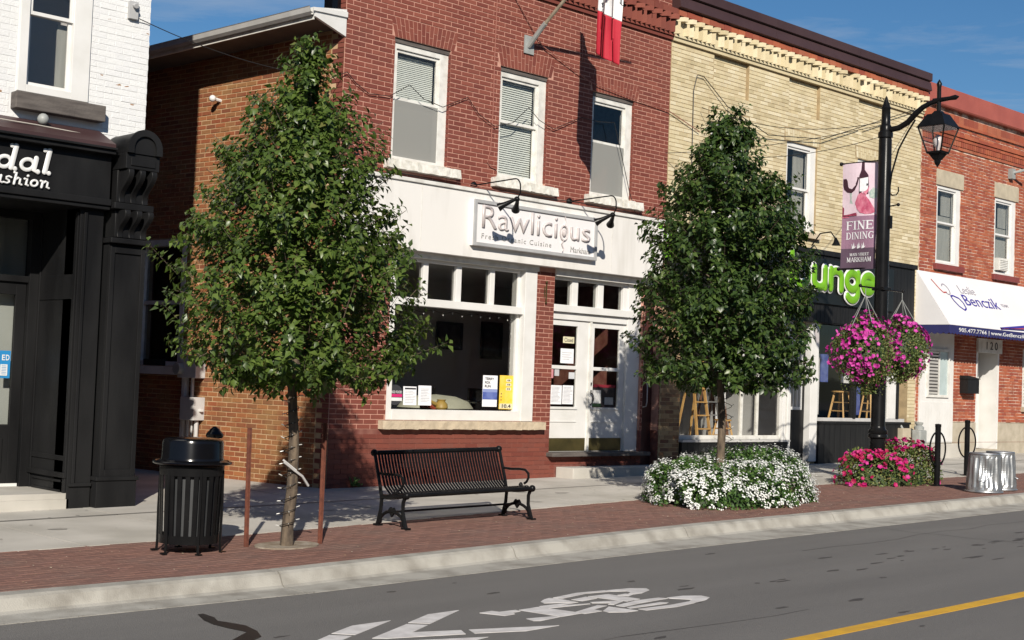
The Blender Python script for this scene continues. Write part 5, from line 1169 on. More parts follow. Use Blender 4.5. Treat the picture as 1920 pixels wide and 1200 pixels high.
for k, (m_, o_) in enumerate(((M_LOGOR, .09), (M_NAVY, .03), (M_LOGOB, .15))):
    ribbon('swoosh', [(18.6 + .25 * i, .03 + o_ * (i / 10) * 1.6 + .02 * (i / 10)) for i in range(20)], .03 + .02 * k, m_, cn, CAN)

# camera, lights and boxes on the walls
b = MB().box(20.45, 20.62, -.12, -.0, 7.15, 7.4); b.tube([(20.53, -.1, 7.3), (20.8, -.5, 7.42)], .035, 8); b.build('wall_bracket', M_METER, None, label='grey metal bracket on the orange brick above the second office window', cat='bracket')
b = MB(); p = Vector(SP(2.75, 0, 5.92)); q = Vector(SP(2.75, .16, 5.93)); b.tube([p, q], .03, 8); b.ball(tuple(q), .055, 8); b.build('security_light', M_WPL, None, smooth=True, label='small white globe light high on the old brick alley wall', cat='lamp')
b = MB().box(18.28, 18.82, -.22, -.02, 1.78, 2.12); b.prism([(18.26, 2.121), (18.84, 2.121), (18.84, 2.14), (18.26, 2.2)], XZ(0), -.24, -.02); b.build('mail_box', M_BLACKT, None, label='black wall mailbox on the brick pier left of the white office door', cat='mailbox')
gm = root('gas_meter', (15.95, -.25, .45), 'grey gas meter with pipes between the lounge front and the white office bay', 'gas meter')
b = MB().box(15.82, 16.12, -.42, -.2, .62, .92); b.build('meter_body', M_METER, gm, bevel=.03)
b = MB().lathe((15.97, -.30, .93), [(.0001, 0), (.11, 0), (.11, .06), (.06, .09), (.09, .13), (.09, .16), (.0001, .17)], 14); b.build('regulator', M_METER, gm, smooth=True)
b = MB().tube([(15.72, -.2, .2), (15.72, -.3, .55), (15.85, -.31, .58)], .03, 8); b.tube([(16.1, -.3, .75), (16.2, -.3, .6), (16.15, -.25, .35), (15.95, -.28, .3), (15.95, -.28, .2)], .03, 8); b.tube([(15.72, -.2, .5), (15.6, -.1, .95), (15.6, -.03, 1.05)], .028, 8); b.build('pipework', M_METER, gm, smooth=True)
b = MB().box(15.45, 15.8, -.2, -.08, .35, .95); b.build('utility_box', M_LINTEL, gm)
# electricity boxes on the flank
eb = root('electric_box', tuple(SP(3.0, 0, 1.5)), 'pale grey electric meter box higher on the alley corner wall', 'electric box')
b = MB(); sbx(b, 2.80, 3.25, 0, .2, 1.52, 1.88); b.build('box_body', M_GREY, eb, bevel=.01); b = MB(); c0 = Vector(SP(3.16, .2, 1.66)); b.tube([c0, c0 + OUT * .1], .09, 12); b.build('meter_dial', M_METER, eb, smooth=True)
b = MB().tube([SP(3.02, .07, 1.52), SP(3.02, .07, 1.2)], .028, 8); b.tube([SP(3.2, .07, 1.52), SP(3.2, .07, .1)], .06, 8); b.build('conduit', M_GREY, eb, smooth=True)
e2 = root('electric_box', tuple(SP(3.0, 0, .9)), 'lower pale grey switch box with conduits just above the trash can', 'electric box')
b = MB(); sbx(b, 2.78, 3.12, 0, .22, .86, 1.22); b.build('box_body', M_GREY, e2, bevel=.008); b = MB(); sbx(b, 2.72, 2.779, .08, .12, 1.0, 1.04); b.build('switch_lever', M_WHITE, e2)
b = MB()
for t, r in ((2.86, .035), (2.97, .018), (3.06, .035)): b.tube([SP(t, .09, .86), SP(t, .09, -.02)], r, 8)
b.build('conduit', M_GREY, e2, smooth=True)
b = MB(); t0 = SWIN[0] + .12; sbx(b, t0 + .3, t0 + .75, -.02, .1, 1.70, 1.80); b.build('planter_box', M_BLACKT, None, label='dark empty planter on the white sill of the alley window', cat='planter')

# ---- paper and cards in the restaurant window and door
def card(name, x0, x1, z0, z1, y, m, label, cat, tilt_=0.0):
    t = root(name, ((x0 + x1) / 2, y, z0), label, cat)
    MB().prism([(x0, z0), (x1, z0), (x1 + tilt_, z1), (x0 + tilt_, z1)], XZ(y), 0, .004).build('card', m, t); return t
def lines(t, x0, x1, z0, z1, n, y, m=M_INK, th=.004, jit_=.3):
    for k in range(n):
        z = z0 + (z1 - z0) * (k + .5) / n; MB().box(x0, x1 - rnd.uniform(0, jit_) * (x1 - x0), y - .0015, y - .0005, z - th, z + th).build('printed_line', m, t)
M_TXT = mat('faint_text', (.30, .30, .32))
yc = .14
t = root('round_sticker', (1.33, yc, 1.25), 'round black sticker with magenta band in the lower left corner of the shop window', 'sticker')
MB().prism([(1.335 + .155 * math.cos(a), 1.385 + .155 * math.sin(a)) for a in np.linspace(0, 2 * math.pi, 29)[:-1]], XZ(yc), 0, .003).build('disc', M_INK, t)
MB().box(1.20, 1.47, yc - .002, yc - .001, 1.355, 1.40).build('band', M_PINKP, t); MB().box(1.20, 1.47, yc - .002, yc - .001, 1.295, 1.345).build('band', M_WPL, t)
text('lettering', 'GOOD FOOD', 1.21, 1.46, 1.41, 1.45, XZ(yc - .001), M_WPL, t, thick=.002, off=.01)
t = card('window_notice', 1.50, 1.76, 1.235, 1.52, yc, M_PAPER, 'white printed menu sheet with dark heading beside the round sticker', 'notice', -.01); lines(t, 1.53, 1.74, 1.26, 1.46, 8, yc, M_TXT, .003); MB().box(1.52, 1.74, yc - .002, yc - .001, 1.475, 1.50).build('heading', M_INK, t)
t = card('window_notice', 1.80, 2.06, 1.235, 1.54, yc, M_PAPER, 'plain white printed sheet second from the round sticker', 'notice', -.01); lines(t, 1.84, 2.03, 1.28, 1.50, 9, yc, M_TXT, .003)
t = card('poster', 3.14, 3.46, 1.235, 1.74, yc, M_PAPER, 'white and blue charity run poster in the shop window', 'poster')
MB().box(3.14, 3.46, yc - .002, yc - .001, 1.35, 1.47).build('printed_band', M_BLUE, t); MB().box(3.14, 3.46, yc - .002, yc - .001, 1.47, 1.52).build('printed_band', mat('print_pale_blue', (.25, .30, .55)), t)
for i, s_ in enumerate(('TERRY', 'FOX', 'RUN')): text('lettering', s_, 3.18, 3.18 + (.20, .12, .13)[i], 1.665 - i * .06, 1.705 - i * .06, XZ(yc - .001), M_INK, t, thick=.002, off=.03)
t = card('poster', 3.50, 3.80, 1.20, 1.75, yc - .012, M_YELP, 'bright yellow event poster in the right corner of the shop window', 'poster')
for k in range(9): MB().prism([(3.70 + .03 * math.cos(a) + .035 * (k % 3 - 1), 1.67 - .07 * (k // 3) + .028 * math.sin(a)) for a in np.linspace(0, 6.28, 7)[:-1]], XZ(yc - .012), -.002, -.001).build('printed_spot', M_CREAM, t)
MB().box(3.51, 3.79, yc - .015, yc - .0135, 1.21, 1.29).build('printed_band', M_CREAM, t); text('lettering', '10.4', 3.56, 3.76, 1.22, 1.28, XZ(yc - .0152), M_INK, t, thick=.002, off=.03)
for k in range(3): MB().box(3.53, 3.55, yc - .015, yc - .0135, 1.34 + .05 * k, 1.36 + .05 * k).build('printed_spot', M_INK, t)
yd2 = .112
t = card('closed_sign', 4.93, 5.20, 2.345, 2.455, yd2, M_CREAM, 'small cream closed sign on the left entrance door', 'sign'); text('lettering', 'Closed', 4.96, 5.17, 2.365, 2.435, XZ(yd2), M_INK, t, thick=.0015, off=.012)
t = card('door_notice', 4.88, 5.20, 2.0, 2.25, yd2, M_PAPER, 'white typed page under the closed sign on the door', 'notice'); lines(t, 4.92, 5.16, 2.05, 2.2, 4, yd2, M_TXT, .003)
t = card('door_notice', 4.67, 4.94, 1.30, 1.62, yd2, M_PAPER, 'left of the twin menu pages low on the left entrance door', 'notice'); lines(t, 4.69, 4.92, 1.33, 1.6, 12, yd2, M_TXT, .003)
t = card('door_notice', 4.96, 5.22, 1.305, 1.625, yd2, M_PAPER, 'right of the twin menu pages low on the left entrance door', 'notice'); lines(t, 4.98, 5.20, 1.33, 1.6, 12, yd2, M_TXT, .003)
t = card('door_sticker', 4.65, 4.72, 1.74, 1.89, yd2, mat('sticker_pink', (.6, .25, .28)), 'small pink sticker at the edge of the left entrance door', 'sticker')
t = card('door_sticker', 4.75, 4.86, 1.78, 1.89, yd2, mat('sticker_grey', (.45, .45, .47)), 'small grey sticker beside the pink one on the door', 'sticker')
t = card('door_sticker', 5.10, 5.24, 1.74, 1.85, yd2, mat('sticker_pale', (.55, .56, .58)), 'pale sticker right of the grey one on the left door', 'sticker')
yd3 = .122
t = root('door_notice', (6.0, yd3, 1.27), 'dark red framed notice board behind the lower glass of the right door', 'notice')
MB().box(5.705, 6.355, yd3 + .05, yd3 + .055, 1.265, 1.66).build('board', mat('board_dark', (.05, .04, .045)), t); MB().box(5.705, 6.355, yd3 + .04, yd3 + .049, 1.61, 1.66).box(5.705, 5.75, yd3 + .04, yd3 + .049, 1.265, 1.61).build('frame', mat('board_red', (.30, .02, .04)), t)
MB().box(5.78, 5.98, yd3 + .04, yd3 + .045, 1.33, 1.56).build('page', M_PAPER, t); MB().box(5.76, 5.99, yd3 + .04, yd3 + .046, 1.265, 1.325).build('page', mat('page_green', (.06, .13, .06)), t); MB().box(6.08, 6.30, yd3 + .04, yd3 + .045, 1.31, 1.44).build('page', mat('sticker_pale', (.55, .56, .58)), t)

# inside the restaurant
def picture(x0, x1, z0, z1, label):
    t = root('framed_picture', ((x0 + x1) / 2, 3.6, z0), label, 'picture'); y = 3.64
    b = MB()
    for a, c, e, f in ((x0, x0 + .05, z0, z1), (x1 - .05, x1, z0, z1), (x0 + .05, x1 - .05, z0, z0 + .05), (x0 + .05, x1 - .05, z1 - .05, z1)): b.box(a, c, y - .05, y, e, f)
    b.build('frame', M_BLACKT, t); MB().box(x0 + .05, x1 - .05, y - .02, y, z0 + .05, z1 - .05).build('canvas', mat('dim_painting', (.03, .022, .02), (.09, .08, .075), scale=7), t)
picture(5.1, 5.75, 2.22, 2.74, 'dark square picture on the back wall of the restaurant'); picture(6.25, 6.8, 2.08, 2.80, 'taller framed picture with pale shapes on the restaurant back wall')
t = root('cushion', (3.0, .75, 1.15), 'large pale linen cushion lying behind the shop window glass', 'cushion')
b = MB(); 
for i in range(12):
    for j in range(8): pass
b.lathe((0, 0, 0), [(.0001, .0), (.5, .0), (.58, .06), (.5, .17), (.3, .25), (.0001, .28)], 24); b.v = [(2.85 + p[0] * 1.25, .95 + p[1] * .8, 1.12 + p[2]) for p in b.v]; b.build('padding', M_LINEN, t, smooth=True)
MB().box(1.2, 4.3, .36, 1.5, .55, 1.13).build('window_bench', M_BLACKT, None, label='dark display bench behind the restaurant window', cat='bench')
t = root('ceramic_pot', (2.55, .45, 1.14), 'ochre ceramic jug with red cloth behind the shop window glass', 'jug')
b = MB().lathe((2.58, .5, 1.135), [(.0001, 0), (.07, 0), (.11, .06), (.10, .12), (.06, .16), (.075, .19)], 16); b.tube([(2.49, .5, 1.24), (2.40, .5, 1.27), (2.34, .5, 1.31)], [.035, .03, .02], 8); b.build('jug_body', M_GOLD, t, smooth=True)
b = MB().tube([(2.15, .5, 1.20), (2.3, .48, 1.23), (2.42, .47, 1.17)], [.03, .05, .03], 8); b.build('red_cloth', mat('red_cloth', (.35, .06, .03)), t, smooth=True)
def chair(x, y, z, label):
    t = root('dining_chair', (x, y, z), label, 'chair')
    box('seat', M_BLACKT, t, x - .2, x + .2, y - .2, y + .2, z + .44, z + .48); box('backrest', M_BLACKT, t, x - .2, x + .2, y + .17, y + .2, z + .6, z + .98)
    for sx in (-1, 1):
        for sy in (-1, 1): box('leg', M_BLACKT, t, x + sx * .18 - .018, x + sx * .18 + .018, y + sy * .18 - .018, y + sy * .18 + .018, z, z + (.98 if sy > 0 else .44))
chair(4.2, 2.6, .52, 'dark dining chair inside the restaurant, left of the small table'); chair(5.5, 2.7, .52, 'dark dining chair inside the restaurant, right of the small table')
t = root('dining_table', (4.85, 2.6, .52), 'small round cream topped table inside the restaurant', 'table'); MB().lathe((4.85, 2.6, .52), [(.0001, .72), (.38, .72), (.38, .75), (.0001, .75)], 24).build('table_top', M_LINEN, t); MB().tube([(4.85, 2.6, .52), (4.85, 2.6, 1.24)], .03, 8).build('pedestal', M_BLACKT, t)
# string of small lamps across the top of the window
t = root('window_light_string', (2.5, .15, 2.7), 'string of small white bulbs hanging inside the top and right edge of the shop window', 'light string')
pts = [(1.25 + i * .1, .17, 2.70 - .02 * math.sin(i * 1.4)) for i in range(26)] + [(3.74, .17, 2.7 - i * .12) for i in range(12)]
MB().tube(pts, .004, 4).build('wire', M_WIRE, t)
for i, p in enumerate(pts[::2]): MB().ball((p[0], p[1] - .01, p[2] - .025), .010, 5, 1.6).build('bulb', M_BULB, t)

# ladders and stools in the lounge windows
def step_ladder(x, y, z, h, m, label, w=.42):
    t = root('step_ladder', (x, y, z), label, 'ladder', None)
    for s in (-1, 1):
        MB().bar((x + s * w / 2, y - .25, z), (x + s * w * .3, y, z + h), .05, .03, (1, 0, 0)).build('rail', m, t)
        MB().bar((x + s * w / 2, y + .3, z), (x + s * w * .3, y + .03, z + h - .04), .04, .025, (1, 0, 0)).build('rear_leg', m, t)
    n = max(2, int(h / .27))
    for k in range(1, n + 1):
        f = k / (n + 1); hw = w / 2 - (w * .2) * f; MB().box(x - hw, x + hw, y - .25 + .25 * f - .05, y - .25 + .25 * f + .05, z + h * f - .012, z + h * f + .012).build('tread', m, t)
    MB().box(x - w * .34, x + w * .34, y - .07, y + .09, z + h, z + h + .03).build('top_cap', m, t)
    return t
def stool(x, y, z, h, m, label):
    t = root('stool', (x, y, z), label, 'stool'); b = MB().lathe((x, y, z + h - .03), [(.0001, 0), (.17, 0), (.17, .03), (.0001, .035)], 18); b.build('seat', m, t)
    for i in range(4):
        a = math.pi / 4 + i * math.pi / 2; c, s = math.cos(a), math.sin(a)
        MB().bar((x + .22 * c, y + .22 * s, z), (x + .12 * c, y + .12 * s, z + h - .03), .035, .035).build('leg', m, t)
        a2 = a + math.pi / 2; c2, s2 = math.cos(a2), math.sin(a2)
        for f in (.3, .6): rr = .22 - .1 * f; MB().bar((x + rr * c, y + rr * s, z + h * f), (x + rr * c2, y + rr * s2, z + h * f), .02, .02).build('rung', m, t)
    return t
M_ALU = mat('aluminium', (.5, .5, .5), metal=.7, rough=.4)
step_ladder(9.35, .75, .62, 1.55, M_PINE, 'tall wooden step ladder in the left lounge window')
step_ladder(10.05, 1.0, .62, 1.3, M_ALU, 'grey aluminium step ladder behind the wooden one in the lounge window')
stool(9.98, .55, .62, .45, M_PINE, 'low wooden stool under the grey ladder in the lounge window')
step_ladder(11.0, 1.6, .62, 2.0, mat('brown_wood', (.2, .1, .06)), 'dark wooden ladder at the right end of the left lounge window')
stool(14.15, .55, 1.1, .62, M_PINE, 'yellow pine stool standing in the right lounge window').scale = (1.25, 1.25, 1)
stool(15.35, .6, 1.1, .62, M_PINE, 'pine stool with grey seat at the right side of the right lounge window')
for i, (xa, xb, za, zb, m_, lb) in enumerate(((12.6, 12.8, 1.2, 2.3, M_ROOML, 'tall white lettered panel standing at the left of the right lounge window'), (13.0, 13.3, 1.2, 2.5, M_PAPER, 'second tall white panel in the right lounge window'), (13.45, 13.72, 1.9, 2.5, M_BLUE, 'blue and white placard in the right lounge window'), (14.35, 15.1, 1.9, 2.45, M_PAPER, 'wide pale placard behind the mullion of the right lounge window'), (14.9, 15.2, 1.2, 1.85, M_BLUE, 'dark blue panel behind the pine stool in the lounge window'))):
    MB().box(xa, xb, .5 + .06 * i, .53 + .06 * i, za, zb).build('placard', m_, None, label=lb, cat='placard')
for i, xa in enumerate((10.6, 10.85)): MB().box(xa, xa + .18, 1.2 + .1 * i, 1.22 + .1 * i, .7, 2.7).build('dust_sheet', M_PAPER, None, label=['hanging white sheet left of the post in the left lounge window', 'hanging white sheet nearest the post in the left lounge window'][i], cat='sheet')
# ================================================================ STREET FURNITURE
# --- trash can
tx, ty = -4.97, -4.60; tz = gz(tx)
tr_ = root('trash_can', (tx, ty, tz), 'black slatted metal trash can with domed lid beside the first tree', 'trash can')
MB().lathe((tx, ty, tz), [(.0001, .10), (.235, .10), (.25, .82), (.24, .83), (.22, .12), (.0001, .12)], 28).build('liner', M_GREYB, tr_, smooth=True)
MB().lathe((tx, ty, tz), [(.272, .09), (.282, .09), (.284, .17), (.272, .17), (.272, .09)], 36).build('bottom_band', M_BLACK, tr_, smooth=True)
MB().lathe((tx, ty, tz), [(.29, .73), (.302, .73), (.305, .82), (.29, .82), (.29, .73)], 36).build('top_band', M_BLACK, tr_, smooth=True)
ns = 24; sl0 = None
for k in range(ns):
    a = 2 * math.pi * (k + .5) / ns
    if sl0 is None:
        b = MB(); 
        b._hex([(-.021, -.279, .10), (.021, -.279, .10), (.021, -.270, .10), (-.021, -.270, .10), (-.021, -.300, .80), (.021, -.300, .80), (.021, -.291, .80), (-.021, -.291, .80)]); sl0 = b.mesh('slat', M_BLACK)
    o = bpy.data.objects.new('slat', sl0); C.objects.link(o); o.location = (tx, ty, tz); o.rotation_euler = (0, 0, a); parent(o, tr_)
for k in range(6):
    a = R(-44) + k * math.pi / 3; c, s = math.cos(a), math.sin(a)
    b = MB().tube([(tx + .30 * c, ty + .30 * s, tz + .78), (tx + .305 * c, ty + .305 * s, tz + .4), (tx + .30 * c, ty + .30 * s, tz + .10), (tx + .305 * c, ty + .305 * s, tz + .0)], .013, 6); b.box(tx + .33 * c - .025, tx + .33 * c + .025, ty + .33 * s - .025, ty + .33 * s + .025, tz + .002, tz + .014)
    b.build('leg', M_BLACK, tr_)
pr = [(.355 + .02 * math.cos(t), .85 + .016 * math.sin(t)) for t in np.linspace(0, 2 * math.pi, 11)]
MB().lathe((tx, ty, tz), pr, 40).build('rim', M_GLOSSB, tr_, smooth=True)
# domed lid, open on one side
a0, a1 = R(-44 + 33), R(-44 + 33 + 55)
prof = [(.345, .855), (.30, .875), (.292, .90), (.289, 1.035), (.280, 1.062), (.255, 1.076), (.19, 1.082), (.0001, 1.086)]
MB().lathe((tx, ty, tz), prof, 40, a1, a0 + 2 * math.pi).build('dome_lid', M_GLOSSB, tr_, smooth=True)
MB().lathe((tx, ty, tz), [(.345, .855), (.30, .875), (.292, .89)], 8, a0, a1).lathe((tx, ty, tz), [(.289, 1.035), (.280, 1.062), (.255, 1.076), (.19, 1.082), (.0001, 1.086)], 8, a0, a1).build('lid_opening_rim', M_GLOSSB, tr_, smooth=True)
# --- bollard behind it
bx, by = -3.37, -2.4; bz = gz(bx)
bo = root('bollard', (bx, by, bz), 'slim black bollard with a shiny conical cap behind the trash can', 'bollard')
MB().tube([(bx, by, bz), (bx, by, bz + .96)], .05, 14).build('post', M_BLACK, bo, smooth=True)
MB().lathe((bx, by, bz), [(.0001, .93), (.085, .93), (.10, .95), (.10, .975), (.05, 1.035), (.02, 1.06), (.0001, 1.065)], 20).build('cap', M_GLOSSB, bo, smooth=True)

# --- bench
BX0, BX1, BY = -2.09, -.13, -3.86
bz0 = gz((BX0 + BX1) / 2)
be = root('park_bench', ((BX0 + BX1) / 2, BY, bz0), 'black metal bench with curved vertical slats and scrolled arms in front of the restaurant', 'bench')
bt = .01593
def BP(x, y, z): return (x, BY + y, bz0 + (x - (BX0 + BX1) / 2) * bt + z)
prof = []   # slat profile (y, z): top of back -> seat -> front edge
for t in np.linspace(0, 1, 7): prof.append((.105 - .135 * t ** 1.15, .80 - .36 * t))
for t in np.linspace(0, 1, 6)[1:]: prof.append((-.03 - .11 * math.sin(t * math.pi / 2), .44 - .085 * math.sin(t * math.pi / 2) * 1.0))
for t in np.linspace(0, 1, 5)[1:]: prof.append((-.14 - .32 * t, .355 + .055 * t))
for t in np.linspace(0, 1, 4)[1:]: prof.append((-.46 - .045 * math.sin(t * math.pi / 2), .41 - .045 * (1 - math.cos(t * math.pi / 2))))
slat_me = None; nsl = 42; wS = .030
for i in range(nsl):
    xc = BX0 + .06 + (BX1 - BX0 - .12) * i / (nsl - 1)
    if slat_me is None:
        b = MB()
        for (p, q) in zip(prof, prof[1:]):
            b.bar((0, p[0], p[1]), (0, q[0], q[1]), wS, .007, (0, 1, 0) if abs(p[1] - q[1]) > abs(p[0] - q[0]) else (0, 0, 1))
        slat_me = b.mesh('slat', M_BLACK)
    o = bpy.data.objects.new('slat', slat_me); C.objects.link(o); o.location = BP(xc, 0, 0); parent(o, be)
MB().tube([BP(BX0 - .02, .115, .815), BP(BX1 + .02, .115, .815)], .027, 12).build('top_rail', M_BLACK, be, smooth=True)
MB().tube([BP(BX0 - .02, -.50, .375), BP(BX1 + .02, -.50, .375)], .026, 12).build('front_rail', M_BLACK, be, smooth=True)
MB().tube([BP(BX0, -.12, .335), BP(BX1, -.12, .335)], .016, 8).build('seat_rail', M_BLACK, be, smooth=True)
MB().tube([BP(BX0, -.22, .17), BP(BX1, -.22, .17)], .013, 8).build('stretcher', M_BLACK, be, smooth=True)
def ribbon3(pts, w, th):     # flat cast bar following points (y, z)
    b = MB()
    for p, q in zip(pts, pts[1:]): b.bar(p, q, w, th, (0, 1, 0) if abs(p[2] - q[2]) > abs(p[1] - q[1]) else (0, 0, 1))
    return b
for xe in (BX0, BX1):
    def Q(y, z, dx=0): return BP(xe + dx, y, z)
    MB().tube([Q(.0, .0), Q(-.01, .05), Q(-.045, .18), Q(-.055, .30), Q(-.02, .44), (Q(.035, .60)), Q(.10, .80)], [.03, .024, .021, .021, .021, .02, .02], 8).build('leg', M_BLACK, be, smooth=True)
    MB().tube([Q(-.50, .0), Q(-.485, .05), Q(-.44, .18), Q(-.44, .29), Q(-.475, .36)], [.03, .024, .021, .021, .022], 8).build('leg', M_BLACK, be, smooth=True)
    MB().tube([Q(-.05, .33), Q(-.2, .335), Q(-.35, .35), Q(-.49, .372)], [.028, .03, .028, .022], 8).ball(Q(-.50, .375), .042, 10).ball(Q(.115, .815), .042, 10).build('side_rail', M_BLACK, be, smooth=True)
    b = MB().tube([Q(.005, .59), Q(-.12, .585), Q(-.28, .595), Q(-.37, .59), Q(-.425, .55), Q(-.43, .50), Q(-.40, .45), Q(-.36, .425)], .0155, 8); b.ball(Q(-.30, .40), .026, 8, 1.4); b.tube([Q(-.30, .36), Q(-.30, .40)], .018, 6)
    b.build('armrest', M_BLACK, be, smooth=True)
    pts = [(.0 - .03, .04)] + [(-.25 + .21 * math.cos(t), .05 + .125 * math.sin(t)) for t in np.linspace(.35, math.pi - .35, 12)] + [(-.47, .04)]
    b = MB().tube([Q(p[0], p[1]) for p in pts], [.026] + [.019] * 12 + [.026], 7)
    b.prism([(-.31, .19), (-.28, .225), (-.25, .21), (-.22, .225), (-.19, .19), (-.215, .155), (-.25, .115), (-.285, .155)], lambda p, q, d: Q(p, q, d), -.012, .012)
    b.build('arch_brace', M_BLACK, be, smooth=True)
    b = MB()
    for yy_ in (0.0, -.5): 
        p = Q(yy_, 0); b.box(p[0] - .035, p[0] + .035, p[1] - .055, p[1] + .045, p[2] - .004, p[2] + .022)
    b.build('foot', M_BLACK, be, bevel=.006)

# --- tree stakes
def stake(x, y, h, lean, label):
    z = gz(x); t = root('tree_stake', (x, y, z), label, 'stake', None)
    p0 = Vector((x, y, z - .05)); p1 = Vector((x + lean, y, z + h)); MB().bar(p0, p1, .034, .008, (0, 1, 0)).bar(p0 + Vector((.013, -.015, 0)), p1 + Vector((.013, -.015, 0)), .008, .03, (0, 1, 0)).build('steel_bar', M_RUST, t)
    return t
stake(-4.33, -4.60, 1.17, -.02, 'rusty steel stake between the trash can and the tree trunk'); stake(-3.60, -4.82, 1.22, .0, 'rusty steel stake on the bench side of the tree trunk')

# --- galvanised bins standing upside down
def metal_bin(x, y, h, r, rz, label, dent):
    z = gz(x); t = root('galvanised_bin', (x, y, z), label, 'bin', 'upturned galvanised bins'); b = MB(); n = 64; rows = 16; jr = random.Random(int(rz * 10))
    rings = []
    for j in range(rows + 1):
        f = j / rows; rr = r * (1 - .16 * f); ring = []
        for k in range(n):
            th = 2 * math.pi * k / n; corr = .006 * (1 if (k // 2) % 2 else -1) * (1 if .08 < f < .92 else 0)
            dn = 0
            for (da, dh, dw, dd) in dent:
                u = ((th - da + math.pi) % (2 * math.pi) - math.pi) / dw; v = (f - dh) / .22
                dn -= dd * math.exp(-(u * u + v * v))
            q = rr + corr + dn + .004 * math.sin(th * 5 + f * 9)
            ring.append((x + q * math.cos(th), y + q * math.sin(th), z + .012 + h * f))
        base = len(b.v); b.v += ring; rings.append(base)
    for a, c in zip(rings, rings[1:]):
        for k in range(n): b.f.append((a + k, a + (k + 1) % n, c + (k + 1) % n, c + k)); b.mi.append(0)
    b.f.append(tuple(rings[-1] + k for k in range(n))); b.mi.append(0)
    b.build('bin_body', M_GALV, t, smooth=False)
    MB().lathe((x, y, z), [(r + .006 + .013 * math.cos(a), .016 + .014 * math.sin(a)) for a in np.linspace(0, 2 * math.pi, 9)], 40).build('rolled_rim', M_GALV, t, smooth=True)
    MB().lathe((x, y, z), [(r * .845, h - .01), (r * .845 + .008, h + .002), (r * .845, h + .018), (r * .83, h + .014)], 40).build('base_ring', M_GALV, t, smooth=True)
    for s in (0, 1):
        a = rz + s * math.pi; c, s2 = math.cos(a), math.sin(a); px, py = -s2, c; q = r * .93
        MB().tube([(x + q * c + px * .07, y + q * s2 + py * .07, z + .22), (x + (q + .04) * c + px * .06, y + (q + .04) * s2 + py * .06, z + .20), (x + (q + .04) * c - px * .06, y + (q + .04) * s2 - py * .06, z + .20), (x + q * c - px * .07, y + q * s2 - py * .07, z + .22)], .006, 6).build('handle', M_GALV, t)
metal_bin(9.28, -5.32, .62, .285, .4, 'dented galvanised metal bin turned upside down, the nearer of two', [(R(-140), .55, .45, .05), (R(-110), .3, .3, .03), (R(-160), .85, .3, .02)])
metal_bin(10.02, -5.22, .62, .265, 1.9, 'galvanised metal bin half hidden behind the dented one', [(R(-150), .5, .5, .02)])

# --- cycle hitching posts
def hitch(x, y, rz, label):
    z = gz(x); t = root('bike_post', (x, y, z), label, 'bike rack', 'black cycle posts with rings')
    MB().lathe((x, y, z), [(.0001, 0), (.11, 0), (.11, .02), (.05, .03), (.048, 1.0), (.052, 1.0), (.052, 1.05), (.0001, 1.06)], 18).build('post', M_BLACK, t, smooth=True)
    c, s = math.cos(rz), math.sin(rz)
    MB().tube([(x + .29 * math.sin(a) * c, y + .29 * math.sin(a) * s, z + .63 + .29 * math.cos(a)) for a in np.linspace(0, 2 * math.pi, 33)], .015, 8, cap=False).build('ring', M_BLACK, t, smooth=True)
    b = MB()
    for sg_ in (-1, 1): b.box(x - .01, x + .01, y - .01, y + .01, z + .6 + sg_ * .29, z + .63 + sg_ * .29)
    b.build('ring_lug', M_BLACK, t)
hitch(9.68, -4.26, R(3), 'black cycle post with ring beside the pink flower bed'); hitch(12.5, -3.3, R(-4), 'black cycle post with ring behind the upturned metal bins')

# --- lamp post
lx, ly = LP; lz = gz(lx)
lp = root('lamp_post', (lx, ly, lz), 'tall black lamp post with curved arm and hanging glass lantern', 'street lamp')
MB().lathe((lx, ly, lz), [(.0001, 0), (.17, 0), (.17, .06), (.14, .10), (.135, .42), (.125, .75), (.13, .78), (.165, .80), (.165, .84), (.15, .86), (.165, .88), (.165, .92), (.13, .95), (.120, 1.0), (.115, 3.9), (.11, 5.9), (.10, 5.92)], 20).build('shaft', M_BLACK, lp, smooth=True)
MB().lathe((lx, ly, lz), [(.10, 5.92), (.125, 5.93), (.125, 6.02), (.10, 6.04), (.10, 6.12), (.09, 6.14), (.078, 6.16), (.072, 6.42), (.085, 6.44), (.07, 6.47), (.03, 6.58), (.022, 6.62), (.0001, 6.66)], 18).build('finial', M_BLACK, lp, smooth=True)
lt_y = -4.59
arm = [(lx, ly - .05, 6.20), (lx, ly - .25, 6.215), (lx, ly - .42, 6.29), (lx, ly - .56, 6.42), (lx, ly - .70, 6.52), (lx, ly - .84, 6.57), (lx, lt_y, 6.60)]
MB().tube([(p[0], p[1], p[2] + lz * 0) for p in arm], [.05, .05, .05, .05, .045, .042, .04], 10).build('arm', M_BLACK, lp, smooth=True)
MB().tube([(lx, lt_y + .1, 6.60), (lx, lt_y - .2, 6.61), (lx, lt_y - .3, 6.615), (lx, lt_y - .36, 6.62)], [.045, .035, .045, .008], 10).tube([(lx, lt_y, 6.40), (lx, lt_y, 6.82), (lx, lt_y, 6.88), (lx, lt_y, 6.95)], [.035, .035, .045, .006], 10).build('cross_finial', M_BLACK, lp, smooth=True)
MB().tube([(lx, ly - .10, 5.15), (lx, ly - .14, 5.45), (lx, ly - .26, 5.85), (lx, ly - .42, 6.12), (lx, ly - .56, 6.32)], .016, 6).tube([(lx, ly - .10, 5.12), (lx, ly - .16, 5.07), (lx, ly - .24, 5.07), (lx, ly - .28, 5.13), (lx, ly - .27, 5.2)], .012, 6).build('scroll_brace', M_BLACK, lp, smooth=True)
